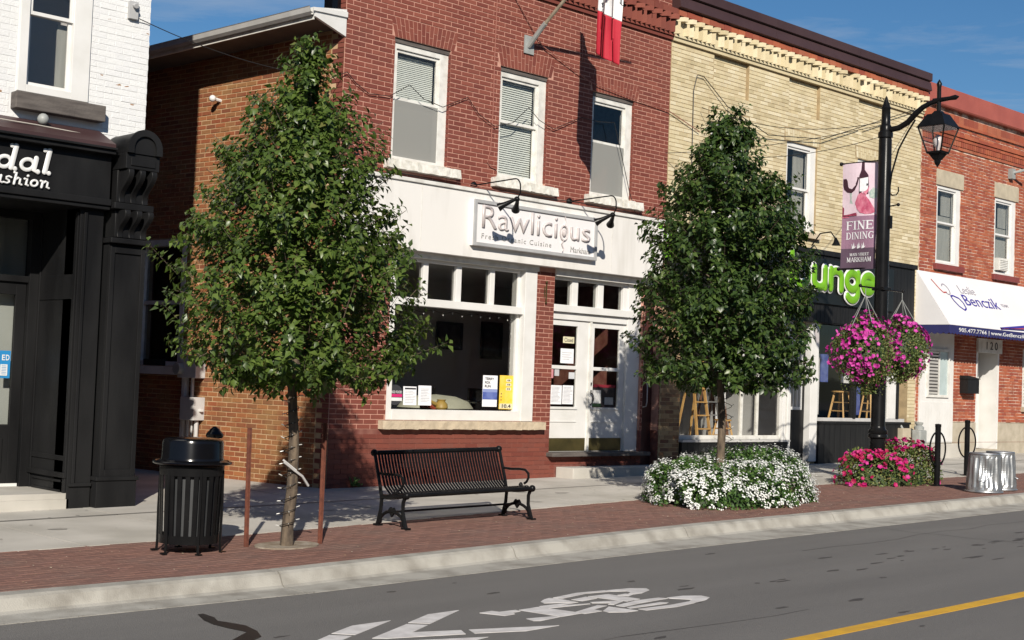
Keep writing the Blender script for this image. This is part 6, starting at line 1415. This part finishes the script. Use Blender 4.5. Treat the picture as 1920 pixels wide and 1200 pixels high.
# lantern
def frus(b, z0, h0, z1, h1, cap=True):
    c = []
    for z, h in ((z0, h0), (z1, h1)): c += [(lx - h, lt_y - h, z), (lx + h, lt_y - h, z), (lx + h, lt_y + h, z), (lx - h, lt_y + h, z)]
    b._hex(c); return b
ln_ = MB(); frus(ln_, 6.13, .262, 6.148, .262); frus(ln_, 6.148, .252, 6.36, .135); frus(ln_, 6.36, .09, 6.42, .05); ln_.build('lantern_roof', M_BLACK, lp)
b = MB(); frus(b, 5.70, .13, 5.735, .14); frus(b, 5.60, .05, 5.70, .11); b.lathe((lx, lt_y, 0), [(.0001, 5.47), (.012, 5.49), (.05, 5.55), (.06, 5.60)], 12); b.build('lantern_base', M_BLACK, lp)
b = MB()
for sx in (-1, 1):
    for sy in (-1, 1): b.bar((lx + sx * .13, lt_y + sy * .13, 5.735), (lx + sx * .235, lt_y + sy * .235, 6.13), .022, .022)
b.build('lantern_bar', M_BLACK, lp)
for (ux, uy) in ((1, 0), (-1, 0), (0, 1), (0, -1)):
    px, py = -uy, ux; i0, i1 = .127, .229
    b = MB(); b.q([(lx + ux * i0 + px * (i0 - .01), lt_y + uy * i0 + py * (i0 - .01), 5.737), (lx + ux * i0 - px * (i0 - .01), lt_y + uy * i0 - py * (i0 - .01), 5.737), (lx + ux * i1 - px * (i1 - .01), lt_y + uy * i1 - py * (i1 - .01), 6.128), (lx + ux * i1 + px * (i1 - .01), lt_y + uy * i1 + py * (i1 - .01), 6.128)])
    o = b.build('lantern_pane', M_LAMPG, lp)
MB().lathe((lx, lt_y, 0), [(.03, 5.735), (.035, 5.80), (.075, 5.86), (.08, 5.93), (.05, 6.0), (.0001, 6.03)], 14).build('lamp_bulb', mat('frosted_bulb', (.7, .7, .68), rough=.25), lp, smooth=True)
# hooks, banner rods
for z, L_ in ((5.56 + .13, .72), (3.84 - .0, .70)): MB().tube([(lx, ly + .08, z), (lx, ly + .84, z)], .012, 6).ball((lx, ly + .86, z), .035, 8).build('banner_rod', M_BLACK, lp, smooth=True)
MB().tube([(lx, ly - .08, 4.88), (lx, ly - .26, 4.90)], .012, 6).ball((lx, ly - .28, 4.90), .03, 8).build('hook', M_BLACK, lp, smooth=True); MB().box(lx - .03, lx + .03, ly - .16, ly - .1, 4.5, 4.72).build('junction_box', M_BLACK, lp)
for s, xe in ((-1, 8.22), (1, 9.52)): MB().tube([(lx, ly, 3.47), (xe, ly, 3.47), (xe + s * .03, ly, 3.48)], .014, 6).ball((xe + s * .03, ly, 3.48), .03, 8).build('basket_arm', M_BLACK, lp, smooth=True)
MB().box(lx - .12, lx + .12, ly - .12, ly + .12, 3.44, 3.50).build('arm_clamp', M_BLACK, lp, bevel=.01)

# banner: printed cloth, faces up and down the street (plane across the pavement)
bn = root('street_banner', (lx, ly + .5, 3.85), 'mauve fine dining banner with wine glass and pomegranate print hanging on the lamp post', 'banner')
by0, by1 = ly + .13, ly + .83        # near pole .. outer edge
bz0_, bz1_ = 3.82, 5.68
def BN(a, b_, d):        # a: 0 at the outer edge (left in view) -> 1 at pole; b_: 0 bottom -> 1 top; d < 0 towards the viewer (-x)
    y = by1 + (by0 - by1) * a; z = bz0_ + (bz1_ - bz0_) * b_; return (lx + .02 * math.sin(a * 5 + b_ * 3) + d - .0, y, z)
nb = MB(); nn_ = 14
def bsheet(name, m, b0, b1, d, a0=0, a1=1, par=bn):
    b = MB(); na = max(2, int(10 * (a1 - a0))); 
    nb_ = max(1, int(12 * (b1 - b0)))
    for i in range(na):
        for j in range(nb_):
            A0, A1 = a0 + (a1 - a0) * i / na, a0 + (a1 - a0) * (i + 1) / na; B0, B1 = b0 + (b1 - b0) * j / nb_, b0 + (b1 - b0) * (j + 1) / nb_
            b.q([BN(A0, B0, d), BN(A1, B0, d), BN(A1, B1, d), BN(A0, B1, d)])
    return b.build(name, m, par, smooth=True)
bsheet('cloth', M_B_PLUM, 0, .20, 0); bsheet('cloth', M_B_MAUVE, .20, .50, 0); bsheet('cloth', M_B_PINK, .50, 1, 0)
def bshape(P, m, d, name='print'): return MB().prism(P, BN, d, d + .001).build(name, m, bn)
bshape([(.02, .86), (.5, .865), (.46, .80), (.38, .745), (.28, .72), (.15, .73), (.05, .76), (.02, .80)], M_B_WINE, -.004)
bshape([(.23, .72), (.30, .72), (.285, .66), (.33, .615), (.45, .60), (.1, .60), (.22, .62), (.25, .66)], M_B_SAGE, -.004)
bshape([(.56, 1), (.63, 1), (.64, .93), (.74, .88), (.76, .80), (.76, .70), (.50, .70), (.50, .88), (.55, .93)], M_B_WINE, -.003)
bshape([(.52, .85), (.74, .86), (.745, .73), (.52, .73)], M_PAPER, -.005)
bshape([(.70, .80), (.74, .80), (.74, .78), (.70, .78)], M_INK, -.006)
bshape([(.48, .70), (.58, .72), (.66, .70), (.78, .65), (.92, .57), (.96, .53), (.85, .515), (.70, .515), (.55, .53), (.42, .58), (.40, .63)], M_B_ROSE, -.007)
bshape([(.62, .72), (.72, .74), (.78, .78), (.76, .73), (.70, .69)], M_B_ROSE, -.007)
bshape([(.02, .62), (.10, .63), (.3, .62), (.42, .60), (.46, .54), (.3, .505), (.02, .505)], M_B_PINK, -.0075)
bshape([(.01, .60), (.06, .585), (.15, .55), (.30, .535), (.44, .53), (.46, .505), (.01, .505)], mat('banner_dark_rose', (.20, .015, .05), (.35, .05, .10), scale=12), -.0085)
bshape([(.78, .72), (.88, .76), (1.0, .74), (.99, .67), (.90, .655), (.8, .67)], M_B_SAGE, -.0045)
bshape([(0, .50), (1, .51), (1, .497), (0, .49)], M_B_ROSE, -.006)
# serif capitals from strokes
SER = {'F': (.8, [(.18, 0, .18, 1, .15), (.18, .96, .75, .96, .06), (.18, .52, .58, .52, .06)], [(.18, .02), (.18, .98)], [(.75, .8, 1), (.58, .42, .62)]),
 'I': (.45, [(.22, 0, .22, 1, .15)], [(.22, .02), (.22, .98)], []),
 'N': (1.0, [(.2, 0, .2, 1, .07), (.2, 1, .8, 0, .15), (.8, 0, .8, 1, .07)], [(.2, .02), (.16, .98), (.8, .98)], []),
 'E': (.8, [(.18, 0, .18, 1, .15), (.18, .96, .72, .96, .06), (.18, .52, .58, .52, .06), (.18, .04, .75, .04, .06)], [(.18, .02), (.18, .98)], [(.72, .8, 1), (.58, .42, .62), (.75, 0, .22)]),
 'D': (.95, [(.2, 0, .2, 1, .15), (.2, .96, .5, .96, .06), (.2, .04, .5, .04, .06), (.5, .96, .76, .75, .10), (.76, .75, .8, .5, .14), (.8, .5, .76, .25, .14), (.76, .25, .5, .04, .10)], [(.18, .02), (.18, .98)], []),
 'G': (.95, [(.82, .85, .6, .96, .07), (.6, .96, .35, .93, .08), (.35, .93, .18, .7, .12), (.18, .7, .14, .45, .15), (.14, .45, .22, .18, .13), (.22, .18, .45, .03, .09), (.45, .03, .78, .08, .07), (.78, .08, .78, .42, .12)], [(.78, .44)], [(.83, .72, .98)]),
 'M': (1.15, [(.2, 0, .2, 1, .07), (.2, 1, .55, .1, .14), (.55, .1, .9, 1, .07), (.92, 0, .92, 1, .15)], [(.2, .02), (.16, .98), (.94, .98), (.92, .02)], []),
 'A': (1.0, [(.12, 0, .5, 1, .07), (.5, 1, .86, 0, .15), (.28, .35, .7, .35, .06)], [(.12, .02), (.88, .02)], []),
 'R': (.95, [(.2, 0, .2, 1, .15), (.2, .96, .55, .96, .06), (.55, .96, .72, .75, .13), (.72, .75, .52, .5, .08), (.52, .5, .2, .5, .06), (.48, .5, .85, .02, .14)], [(.2, .02), (.18, .98), (.9, .02)], []),
 'K': (.98, [(.2, 0, .2, 1, .15), (.2, .42, .8, .98, .07), (.38, .55, .85, .02, .14)], [(.2, .02), (.2, .98), (.8, .98), (.88, .02)], []),
 'H': (1.0, [(.2, 0, .2, 1, .15), (.8, 0, .8, 1, .15), (.2, .5, .8, .5, .06)], [(.2, .02), (.2, .98), (.8, .02), (.8, .98)], []),
 'S': (.72, [(.62, .82, .45, .96, .07), (.45, .96, .2, .85, .09), (.2, .85, .2, .62, .12), (.2, .62, .58, .4, .14), (.58, .4, .62, .18, .12), (.62, .18, .4, .03, .09), (.4, .03, .12, .12, .07)], [], []),
 'T': (.85, [(.42, 0, .42, 1, .15), (.08, .96, .76, .96, .06)], [(.42, .02)], [(.08, .8, .98), (.76, .8, .98)]), ' ': (.4, [], [], [])}
def serif(txt, a0, a1, b0, b1, fn, m, par):
    wt = sum(SER[c][0] for c in txt); x = 0; b = MB(); h = (b1 - b0); sx = (a1 - a0) / wt
    asp = 1.0
    def bar2(xa, ya, xb, yb, w):
        A = Vector((a0 + xa * sx, b0 + ya * h)); B = Vector((a0 + xb * sx, b0 + yb * h)); 
        dx, dy = (B.x - A.x) * .70, (B.y - A.y) * 1.86; l = math.hypot(dx, dy) or 1
        nx, ny = -dy / l * w * sx * .5, dx / l * w * sx * .5 * .70 / 1.86
        b.prism([(A.x + nx, A.y + ny), (A.x - nx, A.y - ny), (B.x - nx, B.y - ny), (B.x + nx, B.y + ny)], fn, -.001, 0)
    for c in txt:
        w_, st, sf, vs2 = SER[c]
        for (xa, ya, xb, yb, w) in st: bar2(x + xa, ya, x + xb, yb, w * 1.15)
        for (xs2, ys2) in sf: bar2(x + xs2 - .17, ys2, x + xs2 + .17, ys2, .05)
        for (xv, ya, yb) in vs2: bar2(x + xv, ya, x + xv, yb, .06)
        x += w_
    return b.build('lettering', m, par)
BNt = lambda a, c, d: BN(a, c, -.006 + d)
serif('FINE', .13, .93, .375, .455, BNt, M_PAPER, bn); serif('DINING', .13, .95, .285, .35, BNt, M_PAPER, bn)
serif('MAIN STREET', .25, .83, .128, .155, BNt, M_PAPER, bn); serif('MARKHAM', .17, .90, .072, .115, BNt, M_PAPER, bn)
for (bx_, bs) in ((.36, 1.0), (.52, .7), (.66, .8)):
    MB().prism([(bx_ - .05, .215 - .02), (bx_ + .02, .20), (bx_ + .09 * bs, .22), (bx_ + .03, .215), (bx_ + .01, .255 * 1.0), (bx_ - .02, .215), (bx_ - .06 * bs, .245), (bx_ - .045, .21)], BNt, -.001, 0).build('bird_emblem', M_PAPER, bn)

# ================================================================ PLANTS
def leaves_np(P, D, U, Ln, Wd, fold=.28, droop=.18):
    """P base points, D leaf directions, U face normals -> vertices and faces of folded leaves"""
    D = D / np.linalg.norm(D, axis=1, keepdims=True); U = U - (U * D).sum(1, keepdims=True) * D; U /= np.linalg.norm(U, axis=1, keepdims=True) + 1e-9
    Sd = np.cross(D, U); Ln = Ln[:, None]; Wd = Wd[:, None]; n = len(P)
    v = np.empty((n, 5, 3)); v[:, 0] = P; v[:, 1] = P + D * Ln * .42 - Sd * Wd * .5 + U * Wd * fold * .5; v[:, 2] = P + D * Ln * .42 + Sd * Wd * .5 + U * Wd * fold * .5
    v[:, 3] = P + D * Ln * .5 - U * Wd * .02; v[:, 4] = P + D * Ln - U * Ln * droop
    i = np.arange(n)[:, None] * 5
    f = np.concatenate([i + np.array([[0, 3, 1]]), i + np.array([[0, 2, 3]]), i + np.array([[1, 3, 4]]), i + np.array([[3, 2, 4]])], 0)
    return v.reshape(-1, 3), f
def np_obj(name, V, F, m, par, smooth=False, kind='stuff'):
    me = bpy.data.meshes.new(name); me.vertices.add(len(V)); me.vertices.foreach_set('co', np.asarray(V, np.float32).ravel())
    k = F.shape[1]; me.loops.add(F.size); me.loops.foreach_set('vertex_index', F.ravel().astype(np.int32)); me.polygons.add(len(F)); me.polygons.foreach_set('loop_start', np.arange(0, F.size, k, dtype=np.int32))
    me.materials.append(m); me.update(calc_edges=True); me.validate()
    o = bpy.data.objects.new(name, me); C.objects.link(o); parent(o, par)
    if kind: o['kind'] = kind
    return o
def rdir(n):
    v = nrs.normal(size=(n, 3)); return v / np.linalg.norm(v, axis=1, keepdims=True)

def tree(name, x, y, zb, trunk_top, H, R_of, label, nleaf, lr, seed, offx=lambda z: 0.0, trunk_r=.062, leaf=.075, ntw=300, bump=.25, lm=None):
    rs = np.random.RandomState(seed); rr = random.Random(seed)
    t = root(name, (x, y, zb), label, 'tree', 'young pear trees along the kerb')
    # trunk and leader; slight bends
    pts = [(x, y, zb - .05)]; rads = [trunk_r * 1.15]
    nseg = 9
    for i in range(1, nseg + 1):
        f = i / nseg; z = zb + trunk_top * f; pts.append((x + .03 * math.sin(f * 4) + rr.uniform(-.006, .006), y + .02 * math.cos(f * 5), z)); rads.append(trunk_r * (1.02 - .30 * f))
    MB().tube(pts, rads, 12).build('trunk', M_BARK, t, smooth=True)
    top = Vector(pts[-1]); lead = MB(); zt = zb + H
    lp_ = [tuple(top - Vector((0, 0, .03)))]; lr_ = [rads[-1]]
    for i in range(1, 9): f = i / 8; zz = top.z + (zt - .15 - top.z) * f; lp_.append((x + offx(zz) * f + .03 * math.sin(i * 2.1), y + .03 * math.cos(i * 1.7), zz)); lr_.append(rads[-1] * (1 - .88 * f))
    lead.tube(lp_, lr_, 8).build('leader', M_BARK, t, smooth=True)
    # limbs: rise steeply from the leader; twigs carry the leaves
    tips = []; limbs = MB(); zc0 = top.z
    nl = 34
    for i in range(nl):
        f = (i + .5) / nl; zs = zc0 - .05 + (zt - zc0) * .82 * f ** 1.05; a = i * 2.399 + rr.uniform(-.3, .3)
        zr = zs + (.05 + .35 * (1 - f)) ; rad = R_of(min(zr, zt)) * rr.uniform(.72, 1.0)
        q0 = Vector((x + offx(zs) * .6, y, zs)); rise = rad * (.55 if f > .15 else .28)
        q1 = q0 + Vector((math.cos(a) * rad * .5, math.sin(a) * rad * .5, rise * .55)); q2 = Vector((x + offx(zs + rise) + math.cos(a) * rad * .93, y + math.sin(a) * rad * .93, zs + rise * 1.15))
        limbs.tube([q0, q0.lerp(q1, .5) + Vector((0, 0, .02)), q1, q2], [.016 * (1.3 - f), .013 * (1.3 - f), .010 * (1.2 - f), .003], 5)
    limbs.build('limbs', M_BARK, t, smooth=True)
    # leafy shoots
    P = []; D = []; tw = MB()
    def env(p):     # inside-ness of the crown: 1 on the axis, 0 at the outline
        r = R_of(p[2]); 
        if r <= 0: return -1
        return 1 - math.hypot(p[0] - x - offx(p[2]), p[1] - y) / r
    n_s = 0; tries = 0
    zlo = zc0 - .12
    # lumps push the outline in and out
    ph = rs.uniform(0, 6.28, 12)
    def lump(a, z): return 1 + bump * (.5 * math.sin(3 * a + 4.2 * z + ph[0]) + .35 * math.sin(5 * a - 6.5 * z + ph[1]) + .3 * math.sin(7 * a + 9 * z + ph[2]))
    while n_s < ntw and tries < ntw * 60:
        tries += 1
        z = rs.uniform(zlo, zt - .08); Rz = R_of(z)
        if Rz <= .02 or rs.rand() > (Rz / lr) ** 1.25 * 1.0 + .10: continue
        a = rs.uniform(0, 6.283); q = rs.rand() ** .42 * .93 * lump(a, z)
        px, py = x + offx(z) + Rz * q * math.cos(a), y + Rz * q * math.sin(a)
        out = Vector((math.cos(a) * .75, math.sin(a) * .75, rs.uniform(.1, 1.15) if z > zlo + .35 else rs.uniform(-.55, .5))).normalized()
        ln2 = rs.uniform(.20, .42) * (1.0 if rs.rand() < .9 else 1.45)
        s0 = Vector((px, py, z)) - out * ln2 * .6
        bend = Vector((rs.uniform(-.2, .2), rs.uniform(-.2, .2), rs.uniform(-.1, .2)))
        s1 = s0 + out * ln2 * .55 + bend * .08; s2 = s0 + out * ln2 + bend * .2
        tw.tube([s0, s1, s2], [.004, .003, .0012], 3, cap=False)
        k = int(nleaf / ntw * rs.uniform(.8, 1.2))
        for j in range(k):
            f = (j + rs.rand()) / k; c = (s0.lerp(s1, f * 2) if f < .5 else s1.lerp(s2, f * 2 - 1))
            az = j * 2.4 + rs.uniform(-.5, .5); sd = out.orthogonal().normalized(); sd2 = out.cross(sd)
            d = sd * math.cos(az) + sd2 * math.sin(az) + out * rs.uniform(.1, .7) + Vector((0, 0, rs.uniform(-.75, .1)))
            c = c + Vector((rs.normal() * .018, rs.normal() * .018, rs.normal() * .018))
            P.append(tuple(c + d.normalized() * .02)); D.append(tuple(d))
        n_s += 1
    tw.build('twigs', M_BARK, t)['kind'] = 'stuff'
    P = np.array(P); D = np.array(D); n = len(P)
    U = np.stack([rs.normal(size=n) * .45, rs.normal(size=n) * .45, np.ones(n)], 1)
    rad_ = P - np.array([[x, y, 0]]); rad_[:, 2] = 0; rad_ /= np.linalg.norm(rad_, axis=1, keepdims=True) + 1e-6
    U += rad_ * .55
    Ln = leaf * rs.uniform(.55, 1.3, n); Wd = Ln * rs.uniform(.56, .72, n)
    V, F = leaves_np(P, D, U, Ln, Wd, droop=.22)
    np_obj('crown', V, F, lm or M_LEAF, t)
    return t
def prof_fn(tab):
    zs = [p[0] for p in tab]; r_ = [p[1] for p in tab]
    return lambda z: float(np.interp(z, zs, r_, left=0, right=0))
R1 = prof_fn([(1.38, 0), (1.48, .45), (1.6, .95), (1.85, 1.34), (2.3, 1.36), (2.7, 1.26), (3.04, 1.15), (3.45, 1.04), (3.75, .90), (4.1, .68), (4.35, .54), (4.5, .36), (4.62, .24), (4.84, .20), (5.0, .13), (5.1, 0)])
R2 = prof_fn([(1.36, 0), (1.48, .5), (1.66, 1.0), (1.95, 1.26), (2.4, 1.32), (3.0, 1.33), (3.5, 1.28), (3.8, 1.22), (4.15, 1.12), (4.45, .98), (4.8, .70), (5.1, .48), (5.35, .32), (5.55, .18), (5.76, .05), (5.8, 0)])
T1 = tree('pear_tree', -3.98, -4.80, gz(-3.98), 1.66, 5.12, R1, 'leafy young tree between the trash can and the bench, staked on both sides', 31000, 1.3, 11, offx=lambda z: .04 - .06 * math.sin((z - 2) * 1.3), leaf=.076, ntw=820, bump=.15, lm=M_LEAF1)
T2 = tree('pear_tree', 3.72, -4.20, gz(3.8), 1.75, 5.76, R2, 'dense young tree rising out of the white flower bed', 31000, 1.36, 23, trunk_r=.066, leaf=.088, ntw=820, bump=.13, lm=M_LEAF2)

def trunk_lights(x, y, z0, z1, turns, r, label, seed):
    rr = random.Random(seed); t = root('light_string', (x, y, z0), label, 'light string', None); pts = []; n = turns * 12
    for i in range(n + 1):
        f = i / n; a = 2 * math.pi * turns * f; pts.append((x + r * (1.12 - .25 * f) * math.cos(a), y + r * (1.12 - .25 * f) * math.sin(a), z0 + (z1 - z0) * f))
    MB().tube(pts, .0045, 4).build('wire', M_WIRE, t)
    bm_ = None
    for i in range(2, n, 3):
        p = Vector(pts[i]); d = Vector((p.x - x, p.y - y, rr.uniform(-.02, .04))).normalized()
        if bm_ is None: bm_ = MB().tube([(0, 0, 0), (0, 0, .014), (0, 0, .036), (0, 0, .042)], [.003, .0048, .0048, .002], 6).mesh('bulb', M_BULB)
        o = bpy.data.objects.new('bulb', bm_); C.objects.link(o); o.location = p; o.rotation_euler = d.to_track_quat('Z', 'Y').to_euler(); parent(o, t)
trunk_lights(-3.98, -4.80, gz(-3.98) + .15, 1.45, 11, .07, 'string of little white bulbs spiralling up the staked tree trunk', 3)
trunk_lights(3.87, -4.20, gz(3.8) + .45, 1.6, 7, .072, 'string of little white bulbs round the trunk in the white flower bed', 4)
# hose tie and tree pit
zt_ = gz(-3.98); MB().tube([(-4.12, -4.9, zt_ + .84), (-4.0, -4.9, zt_ + .76), (-3.90, -4.9, zt_ + .70), (-3.80, -4.87, zt_ + .60)], .013, 6).tube([(-4.09, -4.83, zt_ + .86), (-3.98, -4.90, zt_ + .76), (-3.92, -4.74, zt_ + .72)], .011, 6).build('tree_tie', M_GREY, None, smooth=True, label='grey rubber hose tie looped round the staked trunk', cat='tree tie')
P = [(-3.95 + .34 * math.cos(a), -4.76 + .27 * math.sin(a)) for a in np.linspace(0, 2 * math.pi, 29)[:-1]]
MB().prism(P, lambda a, c, d: (a, c, gz(a) + .006 + d), -.02, .004).build('tree_pit', mat('pit_concrete', (.30, .26, .21), (.17, .13, .09), scale=9, rough=.95), None, label='pale round tree pit in the brick paving', cat='tree pit')
# weed at the foot of the wall
n = 60; P = np.stack([.48 + nrs.normal(size=n) * .05, -.06 + nrs.normal(size=n) * .03, .02 + np.abs(nrs.normal(size=n)) * .06], 1); D = rdir(n); D[:, 2] = np.abs(D[:, 2]) + .2
V, F = leaves_np(P, D, np.tile([[0, -.5, 1]], (n, 1)), nrs.uniform(.04, .08, n), nrs.uniform(.02, .035, n)); o = np_obj('weed', V, F, M_LEAFB, None, kind=None); setp(o, 'small green weed growing at the foot of the red wall left of the bench', 'weed')

# --- flower beds and hanging baskets
def petal_fans(P, Nn, r, nl, cup=.25):
    """flat lobed blossoms: fan of 2*nl triangles-ish as polygons"""
    n = len(P); Nn = Nn / np.linalg.norm(Nn, axis=1, keepdims=True); A = np.cross(Nn, rdir(n)); A /= np.linalg.norm(A, axis=1, keepdims=True); B = np.cross(Nn, A)
    k = 2 * nl; V = np.empty((n, k + 1, 3)); V[:, 0] = P - Nn * (r[:, None] * cup)
    for i in range(k):
        th = 2 * math.pi * i / k; q = r * (1.0 if i % 2 == 0 else .74); V[:, i + 1] = P + (A * math.cos(th) + B * math.sin(th)) * q[:, None]
    i0 = np.arange(n)[:, None] * (k + 1); F = np.concatenate([i0 + np.array([[0, i + 1, (i + 1) % k + 1]]) for i in range(k)], 0)
    return V.reshape(-1, 3), F
def bed(name, cx_, cy_, rx, ry, h, label, nleaf, lm, flowers, seed, cat='flower bed', group=None, leafs=.05, z0=None, ball=False, hh=None):
    rs = np.random.RandomState(seed); zb = gz(cx_) if z0 is None else z0; t = root(name, (cx_, cy_, zb), label, cat, group)
    ph = rs.uniform(0, 6.28, 8)
    def surf(n, lo=0.0, top=1.0):
        a = rs.uniform(0, 2 * math.pi, n); 
        if ball:
            v = rs.normal(size=(n, 3)); v /= np.linalg.norm(v, axis=1, keepdims=True); kk = np.where(v[:, 2] < 0, 1 - .38 * v[:, 2] ** 2, 1.06)[:, None]; v[:, :2] *= kk
        else:
            u = rs.uniform(0, 1, n) ** 1.15 * math.pi / 2 ; v = np.stack([np.cos(u) ** .38 * np.cos(a), np.cos(u) ** .38 * np.sin(a), np.sin(u) ** .85], 1)
        ang = np.arctan2(v[:, 1], v[:, 0])
        lum = 1 + .07 * np.sin(3 * ang + ph[0]) + .05 * np.sin(7 * ang + ph[1] + 4 * v[:, 2]) + .05 * np.sin(11 * ang + ph[2] + v[:, 2] * 7)
        htv = h * (1 + .16 * np.sin(v[:, 0] * 4.3 + ph[3]) + .10 * np.sin(v[:, 0] * 9 + v[:, 1] * 6 + ph[4]))
        p = np.stack([cx_ + v[:, 0] * rx * lum, cy_ + v[:, 1] * ry * lum, zb + v[:, 2] * htv], 1)
        nn = np.stack([v[:, 0] / rx, v[:, 1] / ry, v[:, 2] / h], 1); nn /= np.linalg.norm(nn, axis=1, keepdims=True)
        return p, nn
    # dark inner mass
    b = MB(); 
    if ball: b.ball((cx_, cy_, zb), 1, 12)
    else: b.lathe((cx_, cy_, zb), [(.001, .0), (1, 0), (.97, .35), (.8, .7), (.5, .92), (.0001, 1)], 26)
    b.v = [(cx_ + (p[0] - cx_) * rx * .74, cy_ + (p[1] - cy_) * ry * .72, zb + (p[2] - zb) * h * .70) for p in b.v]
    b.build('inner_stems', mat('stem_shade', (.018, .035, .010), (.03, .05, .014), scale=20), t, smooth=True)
    p, nn = surf(nleaf); p = p - nn * rs.uniform(0, .12, nleaf)[:, None]; D = nn * .6 + rs.normal(size=(nleaf, 3)) * .6; D[:, 2] += .1
    V, F = leaves_np(p, D, nn + rs.normal(size=(nleaf, 3)) * .4, leafs * rs.uniform(.7, 1.3, nleaf), leafs * rs.uniform(.5, .9, nleaf), droop=.1); np_obj('foliage', V, F, lm, t)
    flowers(t, surf, rs); return t
def geranium_fl(ncl, mat_, clustered):
    def f(t, surf, rs):
        p, nn = surf(ncl * 4)
        keep = (np.sin(p[:, 0] * 5.1 + 1) + np.sin(p[:, 2] * 13 + p[:, 0] * 3) + rs.normal(size=len(p)) * 1.2) > -1.2
        p = p[keep][:ncl]; nn = nn[keep][:ncl]; P = []; Nn = []
        for c, nv_ in zip(p, nn):
            k = rs.randint(7, 15); off = rs.normal(size=(k, 3)) * .026; P.append(c + nv_ * .035 + off); Nn.append(nv_ * 1.0 + off * 12 + np.array([0, 0, .25]))
        P = np.concatenate(P); Nn = np.concatenate(Nn); V, F = petal_fans(P, Nn, rs.uniform(.010, .0175, len(P)), 4); np_obj('blossoms', V, F, mat_, t)
    return f
def petunia_fl(nf, mat_, zbias=None, size=.034):
    def f(t, surf, rs):
        p, nn = surf(nf * 3); 
        w = np.sin(p[:, 0] * 7 + 2) + np.sin(p[:, 1] * 8) + np.sin(p[:, 2] * 9 + p[:, 0] * 4) + rs.normal(size=len(p)) * 1.0 + (0 if zbias is None else zbias(p))
        idx = np.argsort(-w)[:nf]; p = p[idx]; nn = nn[idx]
        Nn = nn + rs.normal(size=nn.shape) * .45; V, F = petal_fans(p + nn * .03, Nn, size * rs.uniform(.7, 1.25, nf), 5, .45); np_obj('blossoms', V, F, mat_, t)
    return f
bed('white_flower_bed', 4.06, -4.18, 1.52, .95, .62, 'wide bed of white flowers round the foot of the second tree', 8500, M_LEAFB, geranium_fl(820, M_PETW, True), 31, leafs=.055)
bed('crimson_flower_bed', 9.38, -3.55, 1.22, .64, .60, 'bed of crimson petunias round the base of the lamp post', 5500, M_LEAFP, petunia_fl(620, M_PETC, size=.042), 32, leafs=.045)
def basket(x, y, z, r, hz_, label, seed, nf):
    t = bed('hanging_basket', x, y, r, r, hz_, label, 4600, M_LEAFP, petunia_fl(nf, M_PETM, zbias=lambda p: (p[:, 2] - z) * 2.2, size=.036), seed, cat='hanging basket', group='hanging baskets on the lamp post', leafs=.042, z0=z, ball=True)
    n = 420; a = nrs.uniform(0, 6.28, n); k_ = nrs.randint(0, 26, n); a = k_ * .2417 + nrs.normal(size=n) * .05; f = nrs.uniform(0, 1, n); rr_ = r * (.93 - .25 * f + .05 * np.sin(k_ * 2.1))
    P = np.stack([x + rr_ * np.cos(a), y + rr_ * np.sin(a), z - hz_ * (.35 + .75 * f * (.6 + .4 * np.sin(k_ * 1.7)))], 1); D = rdir(n); D[:, 2] -= .8
    V, F = leaves_np(P, D, rdir(n), nrs.uniform(.025, .045, n), nrs.uniform(.012, .022, n)); np_obj('trailing_shoots', V, F, M_LEAFP, t)
    for k in range(5): a = 2 * math.pi * k / 5 + .4; MB().tube([(x, y, 3.45), (x, y, 3.33), (x + .3 * math.cos(a), y + .3 * math.sin(a), z + hz_ * .75)], .006, 4).build('hanger_wire', M_METER, t)
basket(8.36, -3.6, 2.33, .50, .60, 'hanging basket of magenta petunias on the left arm of the lamp post', 41, 430)
basket(9.53, -3.6, 2.42, .47, .56, 'hanging basket of magenta petunias on the right arm, partly hidden behind the other', 42, 420)
# stray long shoots above the white bed
n = 90; P = np.stack([4.55 + nrs.normal(size=n) * .22, -3.9 + nrs.normal(size=n) * .12, .62 + nrs.uniform(0, .32, n)], 1); D = rdir(n); D[:, 2] = np.abs(D[:, 2]) * .6
V, F = leaves_np(P, D, np.tile([[0, -.3, 1]], (n, 1)), nrs.uniform(.05, .09, n), nrs.uniform(.018, .03, n)); np_obj('shoots', V, F, M_LEAFB, [o for o in C.objects if o.name == 'white_flower_bed'][0])
